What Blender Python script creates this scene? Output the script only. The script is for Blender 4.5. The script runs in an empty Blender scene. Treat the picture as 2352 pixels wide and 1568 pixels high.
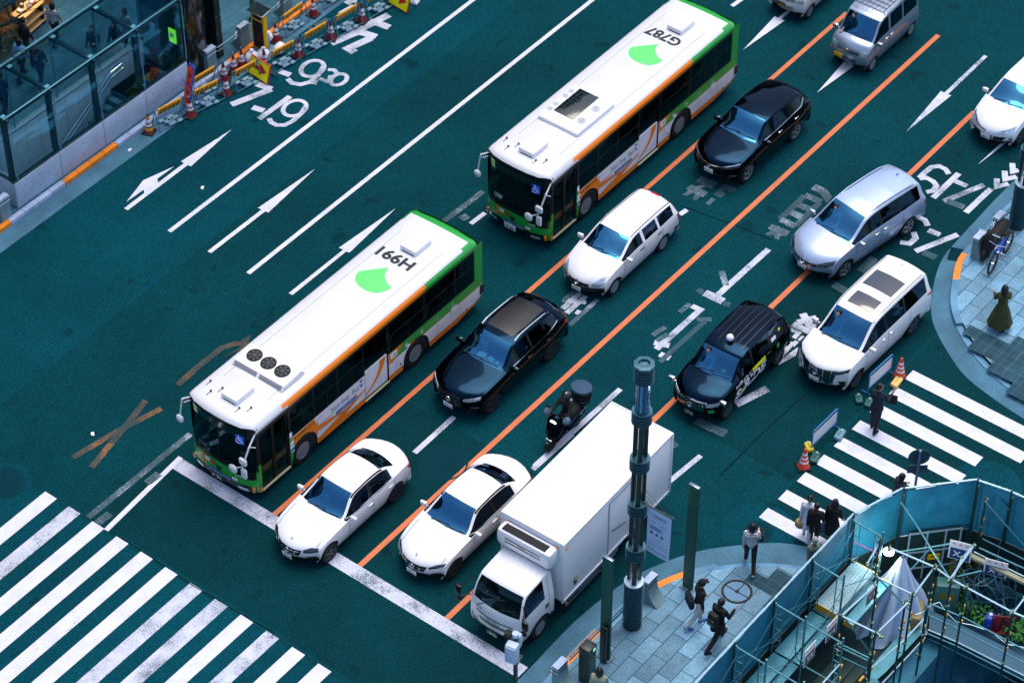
import bpy,bmesh,math,random
from mathutils import Vector,Matrix,Quaternion
from mathutils.bvhtree import BVHTree
random.seed(7)
SC = bpy.context.scene
COL = SC.collection
R = math.radians
# ---------------------------------------------------------------- camera
CAM = Vector((-36.78353,-34.23323,56.71069))
TILT,YAW,ROLL,FPX = 0.76272,0.660646,0.0009,6301.02      # FPX: focal length in photo pixels at 2352 px width
_F = Vector((math.cos(TILT) * math.cos(YAW),math.cos(TILT) * math.sin(YAW),-math.sin(TILT)))
_R = _F.cross(Vector((0,0,1))).normalized()
_U = _R.cross(_F)
_R,_U = math.cos(ROLL) * _R + math.sin(ROLL) * _U,math.cos(ROLL) * _U - math.sin(ROLL) * _R
cd = bpy.data.cameras.new("camera")
cam = bpy.data.objects.new("camera",cd)
COL.objects.link(cam)
cam.matrix_world = Matrix(((_R.x,_U.x,-_F.x,CAM.x),(_R.y,_U.y,-_F.y,CAM.y),(_R.z,_U.z,-_F.z,CAM.z),(0,0,0,1)))
cd.sensor_width = 36.0
cd.lens = 36.0 * FPX / 2352.0
cd.clip_start = 1.0
cd.clip_end = 2000.0
SC.camera = cam
# ---------------------------------------------------------------- sky, sun, exposure
W = bpy.data.worlds.new("World")
SC.world = W
W.use_nodes = True
nt = W.node_tree
bg = nt.nodes["Background"]
sky = nt.nodes.new("ShaderNodeTexSky")
sky.sky_type = 'NISHITA'
sky.sun_disc = False
SUN_EL,SUN_AZ = 74.0,15.0          # azimuth measured from +X towards +Y
sky.sun_elevation = R(SUN_EL)
sky.sun_rotation = R(90.0 - SUN_AZ)
sky.altitude = 40.0
sky.air_density = 1.1
sky.dust_density = 3.5
sky.ozone_density = 1.5
nt.links.new(sky.outputs[0],bg.inputs[0])
bg.inputs[1].default_value = 0.15
sd = bpy.data.lights.new("sun",'SUN')
sd.energy = 1.0
sd.angle = R(36.0)
sd.color = (1.0,0.91,0.80)
sun = bpy.data.objects.new("sun",sd)
COL.objects.link(sun)
_sv = Vector((math.cos(R(SUN_EL)) * math.cos(R(SUN_AZ)),math.cos(R(SUN_EL)) * math.sin(R(SUN_AZ)),math.sin(R(SUN_EL))))
sun.rotation_euler = _sv.to_track_quat('Z','Y').to_euler()
sun.location = _sv * 120
SC.view_settings.view_transform = 'Standard'
SC.view_settings.look = 'None'
SC.view_settings.exposure = 0.66
SC.view_settings.gamma = 1.0
try:
 SC.cycles.max_bounces = 8
 SC.cycles.transparent_max_bounces = 16
 SC.cycles.caustics_reflective = False
 SC.cycles.caustics_refractive = False
except Exception:
 pass
# ---------------------------------------------------------------- survey: photo point -> point on a level plane
ZW = dict(A=(0,0,1.5313),B=(700,0,1.5313),C=(1700,0,1.5314),D=(2724,0,1.5314),E=(600,900,1.3069),F=(1000,1500,1.2736),
  G=(1600,800,1.4257),H=(2600,800,1.4251),I=(2300,1700,1.521),J=(2700,1800,1.6838),K=(3200,1700,1.5212),L=(3200,1300,2.24),
  M=(0,1500,1.2736),N=(3600,900,2.6129),O=(0,0,3.1357),P=(2100,2300,2.94),Q=(500,200,3.4846),R=(950,0,3.136),
  S=(700,0,5.2267),T=(3800,500,2.4122),U=(2050,1480,3.6185),V=(3600,1880,3.7339),W=(3600,2250,3.26),X=(2900,2200,2.9529),a=(3600,620,1.9476),b=(3000,700,2.688),c=(2600,950,1.792),d=(3080,1200,3.2),e=(2680,680,4.2),f=(2200,1150,4.977),Y=(0,400,2.85),_=(0,0,0.57422))
def g(k,x,y,z=0.0):
 a,b,s = ZW[k]
 px,py = (a + x / s) / 1.7415,(b + y / s) / 1.7415
 d = _F + (px - 1176) / FPX * _R - (py - 784) / FPX * _U
 t = (z - CAM.z) / d.z
 return CAM + t * d
def gp(k,pts,z=0.0):
 return [tuple(g(k,x,y,z))[:2] for x,y in pts]
# ---------------------------------------------------------------- mesh builder
class MB:
 def __init__(s):
  s.v,s.f,s.m,s.sm = [],[],[],[]
 def add(s,vs,fs,mi=0,M=None,smooth=False):
  n = len(s.v)
  for p in vs:
   p = Vector(p)
   s.v.append(tuple(M @ p if M is not None else p))
  for f in fs:
   s.f.append(tuple(n + i for i in f)); s.m.append(mi); s.sm.append(smooth)
  return s
 def box(s,c,d,rz=0.0,mi=0,bev=0.0,M=None,taper=1.0):
  x,y,z = d[0] / 2,d[1] / 2,d[2] / 2
  B = Matrix.Translation(Vector(c)) @ Matrix.Rotation(rz,4,'Z')
  if M is not None: B = M @ B
  if bev <= 0:
   t = taper
   vs = [(-x,-y,-z),(x,-y,-z),(x,y,-z),(-x,y,-z),(-x * t,-y * t,z),(x * t,-y * t,z),(x * t,y * t,z),(-x * t,y * t,z)]
   return s.add(vs,[(0,3,2,1),(4,5,6,7),(0,1,5,4),(1,2,6,5),(2,3,7,6),(3,0,4,7)],mi,B)
  b = min(bev,x * .98,y * .98,z * .98)
  bm = bmesh.new()
  bmesh.ops.create_cube(bm,size=1.0)
  for v in bm.verts:
   v.co = Vector((v.co.x * 2 * x,v.co.y * 2 * y,v.co.z * 2 * z))
   if v.co.z > 0: v.co.x *= taper; v.co.y *= taper
  bmesh.ops.bevel(bm,geom=bm.edges[:],offset=b,segments=2,profile=.5,affect='EDGES')
  bm.verts.index_update()
  s.add([v.co.copy() for v in bm.verts],[[v.index for v in f.verts] for f in bm.faces],mi,B,True)
  bm.free()
  return s
 def cyl(s,p0,p1,r0,r1=None,n=12,mi=0,caps=True,smooth=True,M=None):
  p0,p1 = Vector(p0),Vector(p1)
  if r1 is None: r1 = r0
  d = (p1 - p0)
  if d.length < 1e-6: return s
  q = d.to_track_quat('Z','Y')
  vs = []
  for p,r in ((p0,r0),(p1,r1)):
   for i in range(n):
    a = 2 * math.pi * i / n
    vs.append(p + q @ Vector((r * math.cos(a),r * math.sin(a),0)))
  s.add(vs,[(i,(i + 1) % n,n + (i + 1) % n,n + i) for i in range(n)],mi,M,smooth)
  if caps:
   s.add(vs[:n],[tuple(range(n - 1,-1,-1))],mi,M)
   s.add(vs[n:],[tuple(range(n))],mi,M)
  return s
 def tube(s,pts,r,n=8,mi=0,M=None):
  pts = [Vector(p) for p in pts]
  for a,b in zip(pts,pts[1:]): s.cyl(a,b,r,n=n,mi=mi,M=M)
  for p in pts[1:-1]: s.ball(p,r,n=n,k=4,mi=mi,M=M)
  return s
 def lathe(s,prof,n=24,mi=0,M=None,caps=True,smooth=True):
  vs,fs = [],[]
  for r,z in prof:
   for i in range(n):
    a = 2 * math.pi * i / n
    vs.append((r * math.cos(a),r * math.sin(a),z))
  for j in range(len(prof) - 1):
   for i in range(n):
    k = (i + 1) % n
    fs.append((j * n + i,j * n + k,j * n + n + k,j * n + n + i))
  s.add(vs,fs,mi,M,smooth)
  if caps:
   s.add(vs[:n],[tuple(range(n - 1,-1,-1))],mi,M)
   s.add(vs[-n:],[tuple(range(n))],mi,M)
  return s
 def ball(s,c,r,n=12,k=8,mi=0,M=None,sc=(1,1,1)):
  c = Vector(c); vs,fs = [],[]
  for j in range(k + 1):
   th = math.pi * (j / k)
   rr = max(math.sin(th),1e-3)
   for i in range(n):
    a = 2 * math.pi * i / n
    vs.append(c + Vector((r * sc[0] * rr * math.cos(a),r * sc[1] * rr * math.sin(a),-r * sc[2] * math.cos(th))))
  for j in range(k):
   for i in range(n):
    q = (i + 1) % n
    fs.append((j * n + i,j * n + q,j * n + n + q,j * n + n + i))
  return s.add(vs,fs,mi,M,True)
 def capsule(s,p0,p1,r0,r1=None,n=10,k=3,mi=0,M=None):
  p0,p1 = Vector(p0),Vector(p1)
  if r1 is None: r1 = r0
  d = p1 - p0
  if d.length < 1e-5: return s.ball(p0,max(r0,r1),n=n,k=6,mi=mi,M=M)
  q = d.to_track_quat('Z','Y')
  rings = []
  for j in range(k + 1):
   a = -math.pi / 2 + (math.pi / 2) * j / k
   rings.append((p0,r0 * max(math.cos(a),.02),r0 * math.sin(a)))
  for j in range(k + 1):
   a = (math.pi / 2) * j / k
   rings.append((p1,r1 * max(math.cos(a),.02),r1 * math.sin(a)))
  vs,fs = [],[]
  for p,rr,h in rings:
   for i in range(n):
    a = 2 * math.pi * i / n
    vs.append(p + q @ Vector((rr * math.cos(a),rr * math.sin(a),h)))
  for j in range(len(rings) - 1):
   for i in range(n):
    t = (i + 1) % n
    fs.append((j * n + i,j * n + t,j * n + n + t,j * n + n + i))
  fs.append(tuple(range(n - 1,-1,-1)))
  m = (len(rings) - 1) * n
  fs.append(tuple(m + i for i in range(n)))
  return s.add(vs,fs,mi,M,True)
 def prism(s,poly,z0,z1,mi=0,M=None,top_only=False):
  """poly: 2-D outline (any orientation); extruded from z0 to z1"""
  a = sum(p[0] * q[1] - q[0] * p[1] for p,q in zip(poly,poly[1:] + poly[:1]))
  if a < 0: poly = poly[::-1]
  n = len(poly)
  s.add([(x,y,z1) for x,y in poly],[tuple(range(n))],mi,M)
  if not top_only:
   s.add([(x,y,z0) for x,y in poly],[tuple(range(n - 1,-1,-1))],mi,M)
   vs = [(x,y,z0) for x,y in poly] + [(x,y,z1) for x,y in poly]
   s.add(vs,[(i,(i + 1) % n,n + (i + 1) % n,n + i) for i in range(n)],mi,M)
  return s
 def grid(s,P,mi=0,M=None,smooth=True,flip=False):
  """P: rows of equal-length point lists"""
  h,w = len(P),len(P[0])
  vs = [p for r in P for p in r]
  fs = [(j * w + i,j * w + i + 1,(j + 1) * w + i + 1,(j + 1) * w + i) for j in range(h - 1) for i in range(w - 1)]
  if flip: fs = [f[::-1] for f in fs]
  return s.add(vs,fs,mi,M,smooth)
def mesh_of(name,mb,mats,sharp=40.0):
 me = bpy.data.meshes.new(name)
 me.from_pydata([tuple(p) for p in mb.v],[],mb.f)
 if not isinstance(mats,(list,tuple)): mats = [mats]
 for m in mats: me.materials.append(m)
 me.polygons.foreach_set('material_index',mb.m)
 me.polygons.foreach_set('use_smooth',mb.sm)
 me.update()
 if any(mb.sm) and sharp: me.set_sharp_from_angle(angle=R(sharp))
 return me
def obj(name,mb,mats,parent=None,loc=None,rz=0.0,sharp=40.0,weld=False):
 me = mesh_of(name,mb,mats,sharp)
 o = bpy.data.objects.new(name,me)
 COL.objects.link(o)
 if parent: o.parent = parent
 if loc is not None: o.location = loc
 if rz: o.rotation_euler = (0,0,rz)
 return o
def tag(o,label=None,cat=None,group=None,kind=None):
 if label: o['label'] = label
 if cat: o['category'] = cat
 if group: o['group'] = group
 if kind: o['kind'] = kind
 return o
def thing(name,label,cat,loc=(0,0,0),rz=0.0,group=None):
 o = bpy.data.objects.new(name,None)
 o.empty_display_size = 0.2
 COL.objects.link(o)
 o.location = loc
 o.rotation_euler = (0,0,rz)
 return tag(o,label,cat,group)
def dup(o,loc,rz=None,label=None,group=None):
 def cp(a,p):
  c = a.copy(); COL.objects.link(c)
  if p: c.parent = p
  for ch in a.children: cp(ch,c)
  return c
 c = cp(o,None)
 c.location = loc
 if rz is not None: c.rotation_euler = (0,0,rz)
 if label: c['label'] = label
 if group: c['group'] = group
 return c
# ---------------------------------------------------------------- text as mesh
_fc = {}
def text_mesh(body,size=1.0,depth=0.0,bold=0.0,sx=1.0,space=1.0,align='CENTER'):
 cu = bpy.data.curves.new("t",'FONT')
 cu.body = body
 cu.size = size
 cu.extrude = depth
 cu.offset = bold
 cu.space_character = space
 cu.align_x = align
 cu.align_y = 'CENTER'
 cu.resolution_u = 4
 o = bpy.data.objects.new("t",cu)
 me = bpy.data.meshes.new_from_object(o)
 mb = MB()
 mb.add([(v.co.x * sx,v.co.y,v.co.z) for v in me.vertices],[tuple(p.vertices) for p in me.polygons])
 bpy.data.objects.remove(o); bpy.data.curves.remove(cu); bpy.data.meshes.remove(me)
 return mb
def frame(o,x,y):
 """matrix with origin o, x axis x, y axis y"""
 x = Vector(x).normalized(); y = Vector(y); z = x.cross(y).normalized(); y = z.cross(x)
 o = Vector(o)
 return Matrix(((x.x,y.x,z.x,o.x),(x.y,y.y,z.y,o.y),(x.z,y.z,z.z,o.z),(0,0,0,1)))
def text(name,body,M,mat,parent=None,size=1.0,bold=0.0,sx=1.0,space=1.0,depth=0.0,align='CENTER'):
 t = text_mesh(body,size,depth,bold,sx,space,align)
 mb = MB(); mb.add(t.v,t.f,0,M)
 return obj(name,mb,mat,parent,sharp=0)
def fit_text(body,w,h,bold=0.0):
 """text mesh scaled to exactly w x h, centred"""
 t = text_mesh(body,1.0,0.0,bold)
 xs = [p[0] for p in t.v]; ys = [p[1] for p in t.v]
 cx,cy = (min(xs) + max(xs)) / 2,(min(ys) + max(ys)) / 2
 kx,ky = w / max(max(xs) - min(xs),1e-6),h / max(max(ys) - min(ys),1e-6)
 m = MB(); m.add([((p[0] - cx) * kx,(p[1] - cy) * ky,0) for p in t.v],t.f)
 return m
# ---------------------------------------------------------------- materials
def lin(c):
 return tuple((u / 12.92 if u <= .04045 else ((u + .055) / 1.055) ** 2.4) for u in (v / 255.0 for v in c)) + (1.0,)
def mat(name,col,rough=.5,metal=0.0,spec=.5,noise=None,coat=0.0,bump=None,emit=None,space='Object',alpha=1.0):
 """col: sRGB 0-255. noise=(scale, amount): brightness mottling; bump=(scale, strength)"""
 m = bpy.data.materials.new(name)
 m.use_nodes = True
 n = m.node_tree; b = n.nodes["Principled BSDF"]
 c = lin(col)
 b.inputs["Base Color"].default_value = c
 b.inputs["Roughness"].default_value = rough
 b.inputs["Metallic"].default_value = metal
 b.inputs["Specular IOR Level"].default_value = spec
 b.inputs["Coat Weight"].default_value = coat
 b.inputs["Coat Roughness"].default_value = .05
 if alpha < 1: b.inputs["Alpha"].default_value = alpha
 if emit:
  b.inputs["Emission Color"].default_value = lin(emit[0]); b.inputs["Emission Strength"].default_value = emit[1]
 if noise or bump:
  tc = n.nodes.new("ShaderNodeTexCoord") if space == 'Object' else n.nodes.new("ShaderNodeNewGeometry")
  vec = tc.outputs['Object' if space == 'Object' else 'Position']
 if noise:
  for i,(sc_,am) in enumerate(noise if isinstance(noise,list) else [noise]):
   t = n.nodes.new("ShaderNodeTexNoise"); t.inputs["Scale"].default_value = sc_; t.inputs["Detail"].default_value = 5
   n.links.new(vec,t.inputs["Vector"])
   r = n.nodes.new("ShaderNodeMapRange")
   r.inputs[1].default_value = .3; r.inputs[2].default_value = .7
   r.inputs[3].default_value = 1 - am; r.inputs[4].default_value = 1 + am
   n.links.new(t.outputs["Fac"],r.inputs[0])
   mx = n.nodes.new("ShaderNodeVectorMath"); mx.operation = 'SCALE'
   if i == 0: mx.inputs[0].default_value = c[:3]
   else: n.links.new(prev,mx.inputs[0])
   n.links.new(r.outputs[0],mx.inputs["Scale"])
   prev = mx.outputs[0]
  n.links.new(prev,b.inputs["Base Color"])
 if bump:
  t = n.nodes.new("ShaderNodeTexNoise"); t.inputs["Scale"].default_value = bump[0]; t.inputs["Detail"].default_value = 4
  n.links.new(vec,t.inputs["Vector"])
  bp = n.nodes.new("ShaderNodeBump"); bp.inputs["Strength"].default_value = bump[1]; bp.inputs["Distance"].default_value = .02
  n.links.new(t.outputs["Fac"],bp.inputs["Height"]); n.links.new(bp.outputs[0],b.inputs["Normal"])
 return m
def glass_mat(name,tint,gloss,glosscol=(255,255,255),rough=.02,facing=.5):
 """thin pane: tinted see-through with a mirror layer that grows towards grazing angles"""
 m = bpy.data.materials.new(name); m.use_nodes = True
 n = m.node_tree; n.nodes.clear()
 out = n.nodes.new("ShaderNodeOutputMaterial")
 tr = n.nodes.new("ShaderNodeBsdfTransparent"); tr.inputs[0].default_value = lin(tint)
 gl = n.nodes.new("ShaderNodeBsdfGlossy"); gl.inputs["Roughness"].default_value = rough; gl.inputs[0].default_value = lin(glosscol)
 lw = n.nodes.new("ShaderNodeLayerWeight"); lw.inputs[0].default_value = facing
 mr = n.nodes.new("ShaderNodeMapRange"); mr.inputs[3].default_value = gloss; mr.inputs[4].default_value = .9
 mx = n.nodes.new("ShaderNodeMixShader")
 pw = n.nodes.new("ShaderNodeMath"); pw.operation = 'POWER'; pw.inputs[1].default_value = 3.0     # same from both sides of a pane
 n.links.new(lw.outputs["Facing"],pw.inputs[0]); n.links.new(pw.outputs[0],mr.inputs[0])
 n.links.new(mr.outputs[0],mx.inputs[0]); n.links.new(tr.outputs[0],mx.inputs[1]); n.links.new(gl.outputs[0],mx.inputs[2])
 n.links.new(mx.outputs[0],out.inputs[0])
 return m
ASPHALT = (0,57,65)
def asphalt_nodes(n,col):
 """returns colour socket: fine aggregate, big blotches, dark drips"""
 geo = n.nodes.new("ShaderNodeNewGeometry")
 def noise(scale,detail=4,rough=.6):
  t = n.nodes.new("ShaderNodeTexNoise"); t.inputs["Scale"].default_value = scale
  t.inputs["Detail"].default_value = detail; t.inputs["Roughness"].default_value = rough
  n.links.new(geo.outputs["Position"],t.inputs["Vector"]); return t.outputs["Fac"]
 def rng(s,a,b,c,d):
  r = n.nodes.new("ShaderNodeMapRange"); r.inputs[1].default_value = a; r.inputs[2].default_value = b
  r.inputs[3].default_value = c; r.inputs[4].default_value = d; n.links.new(s,r.inputs[0]); return r.outputs[0]
 def mul(a,b):
  x = n.nodes.new("ShaderNodeMath"); x.operation = 'MULTIPLY'; n.links.new(a,x.inputs[0]); n.links.new(b,x.inputs[1]); return x.outputs[0]
 f = mul(rng(noise(15,4,.9),.33,.67,.42,1.62),rng(noise(.22,5),.3,.7,.78,1.22))
 f = mul(f,rng(noise(2.2,6,.7),.3,.7,.88,1.1))
 f = mul(f,rng(noise(1.1,3,.5),.64,.70,1.0,.62))         # oil drips
 f = mul(f,rng(noise(60,1,.5),.70,.76,1.0,2.6))          # bright chips
 s = n.nodes.new("ShaderNodeVectorMath"); s.operation = 'SCALE'; s.inputs[0].default_value = lin(col)[:3]
 n.links.new(f,s.inputs["Scale"])
 return s.outputs[0],geo
def asphalt_mat(name,col,rough=.8):
 m = bpy.data.materials.new(name); m.use_nodes = True
 n = m.node_tree; b = n.nodes["Principled BSDF"]
 c,geo = asphalt_nodes(n,col)
 n.links.new(c,b.inputs["Base Color"])
 b.inputs["Roughness"].default_value = rough; b.inputs["Specular IOR Level"].default_value = .06
 t = n.nodes.new("ShaderNodeTexNoise"); t.inputs["Scale"].default_value = 45
 n.links.new(geo.outputs["Position"],t.inputs["Vector"])
 bp = n.nodes.new("ShaderNodeBump"); bp.inputs["Strength"].default_value = .35; bp.inputs["Distance"].default_value = .015
 n.links.new(t.outputs["Fac"],bp.inputs["Height"]); n.links.new(bp.outputs[0],b.inputs["Normal"])
 return m
def paint_mat(name,col,wear=.2,crack=True,base=ASPHALT):
 """road paint with chips worn down to the asphalt"""
 m = bpy.data.materials.new(name); m.use_nodes = True
 n = m.node_tree; b = n.nodes["Principled BSDF"]
 ac,geo = asphalt_nodes(n,base)
 def noise(scale,detail=4,rough=.6):
  t = n.nodes.new("ShaderNodeTexNoise"); t.inputs["Scale"].default_value = scale
  t.inputs["Detail"].default_value = detail; t.inputs["Roughness"].default_value = rough
  n.links.new(geo.outputs["Position"],t.inputs["Vector"]); return t.outputs["Fac"]
 a = n.nodes.new("ShaderNodeMath"); a.operation = 'MULTIPLY_ADD'
 n.links.new(noise(.9,3),a.inputs[0]); a.inputs[1].default_value = .6
 n.links.new(noise(30,5,.85),a.inputs[2])
 th = 1.13 - .5 * wear
 r = n.nodes.new("ShaderNodeMapRange"); r.inputs[1].default_value = th - .05; r.inputs[2].default_value = th + .07
 r.inputs[3].default_value = 0; r.inputs[4].default_value = .92
 n.links.new(a.outputs[0],r.inputs[0])
 fac = r.outputs[0]
 if crack:
  v = n.nodes.new("ShaderNodeTexVoronoi"); v.feature = 'DISTANCE_TO_EDGE'; v.inputs["Scale"].default_value = 1.7
  mx0 = n.nodes.new("ShaderNodeVectorMath"); mx0.operation = 'ADD'
  nz = n.nodes.new("ShaderNodeTexNoise"); nz.inputs["Scale"].default_value = 3.5
  n.links.new(geo.outputs["Position"],nz.inputs["Vector"])
  n.links.new(geo.outputs["Position"],mx0.inputs[0]); n.links.new(nz.outputs["Color"],mx0.inputs[1])
  n.links.new(mx0.outputs[0],v.inputs["Vector"])
  r2 = n.nodes.new("ShaderNodeMapRange"); r2.inputs[1].default_value = .0; r2.inputs[2].default_value = .012
  r2.inputs[3].default_value = .7; r2.inputs[4].default_value = 0
  n.links.new(v.outputs["Distance"],r2.inputs[0])
  gate = n.nodes.new("ShaderNodeMapRange"); gate.inputs[1].default_value = .5; gate.inputs[2].default_value = .62
  n.links.new(noise(.35,3),gate.inputs[0])
  mm = n.nodes.new("ShaderNodeMath"); mm.operation = 'MULTIPLY'
  n.links.new(r2.outputs[0],mm.inputs[0]); n.links.new(gate.outputs[0],mm.inputs[1])
  mxx = n.nodes.new("ShaderNodeMath"); mxx.operation = 'MAXIMUM'
  n.links.new(fac,mxx.inputs[0]); n.links.new(mm.outputs[0],mxx.inputs[1]); fac = mxx.outputs[0]
 sv = n.nodes.new("ShaderNodeVectorMath"); sv.operation = 'SCALE'; sv.inputs[0].default_value = lin(col)[:3]
 r3 = n.nodes.new("ShaderNodeMapRange"); r3.inputs[1].default_value = .3; r3.inputs[2].default_value = .7; r3.inputs[3].default_value = .86; r3.inputs[4].default_value = 1.1
 n.links.new(noise(1.6,6,.7),r3.inputs[0]); n.links.new(r3.outputs[0],sv.inputs["Scale"])
 mix = n.nodes.new("ShaderNodeMix"); mix.data_type = 'RGBA'
 n.links.new(fac,mix.inputs[0]); n.links.new(sv.outputs[0],mix.inputs[6]); n.links.new(ac,mix.inputs[7])
 n.links.new(mix.outputs[2],b.inputs["Base Color"])
 b.inputs["Roughness"].default_value = .7; b.inputs["Specular IOR Level"].default_value = .25
 return m
def slab_mat(name,col,sx,sy,rot=0.0,joint=.012,var=.25,joint_col=(25,75,95),off=.5):
 """paving slabs: brick texture on world position"""
 m = bpy.data.materials.new(name); m.use_nodes = True
 n = m.node_tree; b = n.nodes["Principled BSDF"]
 geo = n.nodes.new("ShaderNodeNewGeometry")
 mp = n.nodes.new("ShaderNodeMapping"); mp.inputs["Rotation"].default_value = (0,0,rot)
 n.links.new(geo.outputs["Position"],mp.inputs["Vector"])
 bt = n.nodes.new("ShaderNodeTexBrick"); bt.offset = off; bt.squash = 1.0
 bt.inputs["Scale"].default_value = 1.0; bt.inputs["Mortar Size"].default_value = joint; bt.inputs["Mortar Smooth"].default_value = .1
 bt.inputs["Bias"].default_value = -.1; bt.inputs["Brick Width"].default_value = sx; bt.inputs["Row Height"].default_value = sy
 c = lin(col)
 bt.inputs["Color1"].default_value = tuple(v * (1 + var) for v in c[:3]) + (1,)
 bt.inputs["Color2"].default_value = tuple(v * (1 - var) for v in c[:3]) + (1,)
 bt.inputs["Mortar"].default_value = lin(joint_col)
 n.links.new(mp.outputs[0],bt.inputs["Vector"])
 prev = bt.outputs["Color"]
 for sc_,lo,hi in ((30,.72,1.25),(.7,.78,1.2),(4,.88,1.1)):
  t = n.nodes.new("ShaderNodeTexNoise"); t.inputs["Scale"].default_value = sc_; t.inputs["Detail"].default_value = 5
  n.links.new(geo.outputs["Position"],t.inputs["Vector"])
  r = n.nodes.new("ShaderNodeMapRange"); r.inputs[1].default_value = .3; r.inputs[2].default_value = .7; r.inputs[3].default_value = lo; r.inputs[4].default_value = hi
  n.links.new(t.outputs["Fac"],r.inputs[0])
  s = n.nodes.new("ShaderNodeVectorMath"); s.operation = 'SCALE'
  n.links.new(prev,s.inputs[0]); n.links.new(r.outputs[0],s.inputs["Scale"]); prev = s.outputs[0]
 n.links.new(prev,b.inputs["Base Color"])
 b.inputs["Roughness"].default_value = .75; b.inputs["Specular IOR Level"].default_value = .3
 return m
M = {}
M['white_paint'] = mat("white_car_paint",(226,228,233),.22,coat=.5)
M['white_side'] = mat("white_bus_paint",(232,232,240),.3,coat=.3,noise=(2,.03))
M['white_matt'] = mat("white_panel",(228,230,236),.45,noise=(1.5,.03))
M['black_paint'] = mat("black_car_paint",(2,26,44),.08,metal=1.0,coat=.10)
M['silver_paint'] = mat("silver_car_paint",(158,176,200),.3,metal=.55,coat=.6)
M['silver_blue'] = mat("pale_silver_paint",(172,190,220),.28,metal=.45,coat=.6)
M['green'] = mat("green_bus_paint",(38,160,62),.3,coat=.4)
M['orange'] = mat("orange_bus_paint",(246,130,10),.3,coat=.4)
M['orange_deep'] = mat("deep_orange_paint",(225,118,35),.35,coat=.3)
M['logo_green'] = mat("light_green_emblem",(96,222,112),.4)
M['black'] = mat("black_trim",(7,11,14),.35)
M['matt_black'] = mat("matt_black",(9,14,16),.75)
M['rubber'] = mat("tyre_rubber",(10,15,18),.7,noise=(12,.2))
M['under'] = mat("underbody",(5,8,10),.9)
M['rim'] = mat("alloy_rim",(120,135,150),.3,metal=.8)
M['rim_dark'] = mat("dark_alloy_rim",(66,78,86),.35,metal=.7)
M['steel_rim'] = mat("steel_rim",(165,175,185),.35,metal=.6)
M['chrome'] = mat("chrome",(215,222,230),.12,metal=1.0)
M['lamp'] = mat("headlamp_glass",(190,205,222),.12,metal=.5,coat=1.0,noise=(18,.35))
M['lamp_dark'] = mat("dark_headlamp_glass",(45,58,70),.1,metal=.4,coat=1.0,noise=(22,.8))
M['red_lamp'] = mat("red_lamp",(190,20,24),.2,coat=.8)
M['amber'] = mat("amber_lamp",(235,130,25),.25,coat=.6)
M['glow'] = mat("lit_lamp",(255,245,205),.3,emit=((255,238,180),6.0))
M['plate'] = mat("white_number_plate",(235,238,245),.5)
M['plate_ink'] = mat("green_plate_ink",(20,70,62),.6)
M['plate_yellow'] = mat("yellow_number_plate",(240,190,30),.5)
M['plate_green'] = mat("green_number_plate",(10,60,45),.5)
M['ink'] = mat("black_ink",(10,14,18),.6)
M['white_ink'] = mat("white_ink",(240,242,248),.6)
M['blue_sign'] = mat("blue_sticker",(24,86,170),.5)
M['wheelchair_blue'] = mat("bright_blue_sticker",(20,90,215),.5)
M['seat'] = mat("seat_fabric",(58,78,90),.9,noise=(9,.3))
M['seat_light'] = mat("light_seat_fabric",(120,140,150),.9,noise=(9,.2))
M['interior'] = mat("interior_trim",(26,36,44),.7,noise=(5,.3))
M['windscreen'] = glass_mat("windscreen_glass",(130,180,200),.30,(95,180,240))
M['side_glass'] = glass_mat("tinted_side_glass",(52,70,78),.06,(150,190,225))
M['dark_glass'] = glass_mat("privacy_glass",(14,20,24),.07,(150,190,225))
M['bus_glass'] = glass_mat("bus_side_glass",(92,116,120),.05,(150,200,215))
M['bus_screen'] = glass_mat("bus_windscreen_glass",(176,200,204),.06,(120,180,200))
M['canopy_glass'] = glass_mat("canopy_glass",(240,250,252),.03,(80,190,225))
M['roof_glass'] = glass_mat("canopy_roof_glass",(222,244,248),.10,(60,175,220))
M['lens_glass'] = glass_mat("lamp_cylinder_glass",(150,200,220),.25,(190,225,250))
# ================================================================ setting
M['asphalt'] = asphalt_mat("asphalt",ASPHALT)
M['asphalt_dark'] = asphalt_mat("darker_asphalt",(0,50,56))
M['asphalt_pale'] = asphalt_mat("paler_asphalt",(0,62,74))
M['gutter'] = mat("gutter_concrete",(62,108,132),.85,noise=[(28,.25),(1.0,.25)],space='w')
M['kerb'] = mat("kerb_stone",(168,184,212),.8,noise=[(25,.15),(1.5,.2)],space='w')
M['kerb_dull'] = mat("dull_kerb_stone",(88,138,172),.8,noise=[(25,.2),(1.2,.25)],space='w')
M['kerb_orange'] = mat("orange_kerb_paint",(242,134,22),.6,noise=[(20,.1),(2,.12)],space='w')
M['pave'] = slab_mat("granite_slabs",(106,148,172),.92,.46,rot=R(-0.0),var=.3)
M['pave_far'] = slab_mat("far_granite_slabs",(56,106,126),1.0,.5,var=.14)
M['pave_dark'] = slab_mat("dark_slabs",(24,66,80),.3,.3,joint=.006,var=.2,off=0,joint_col=(60,105,125))
M['iron'] = mat("cast_iron",(0,52,62),.8,spec=.08,noise=(30,.3))
M['w_new'] = paint_mat("fresh_white_paint",(210,213,228),.26)
M['w_mid'] = paint_mat("worn_white_paint",(200,205,222),.56)
M['w_old'] = paint_mat("faded_white_paint",(172,188,206),.86)
M['w_ghost'] = paint_mat("ghost_white_paint",(150,172,190),1.0)
M['o_line'] = paint_mat("orange_road_paint",(206,118,78),.16,crack=False)
M['o_old'] = paint_mat("faded_orange_paint",(160,104,50),.84,crack=False)
def struct(name,mb,m,sharp=40,loc=None):
 return tag(obj(name,mb,m,loc=loc,sharp=sharp),kind='structure')
mb = MB(); S_ = 900
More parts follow.
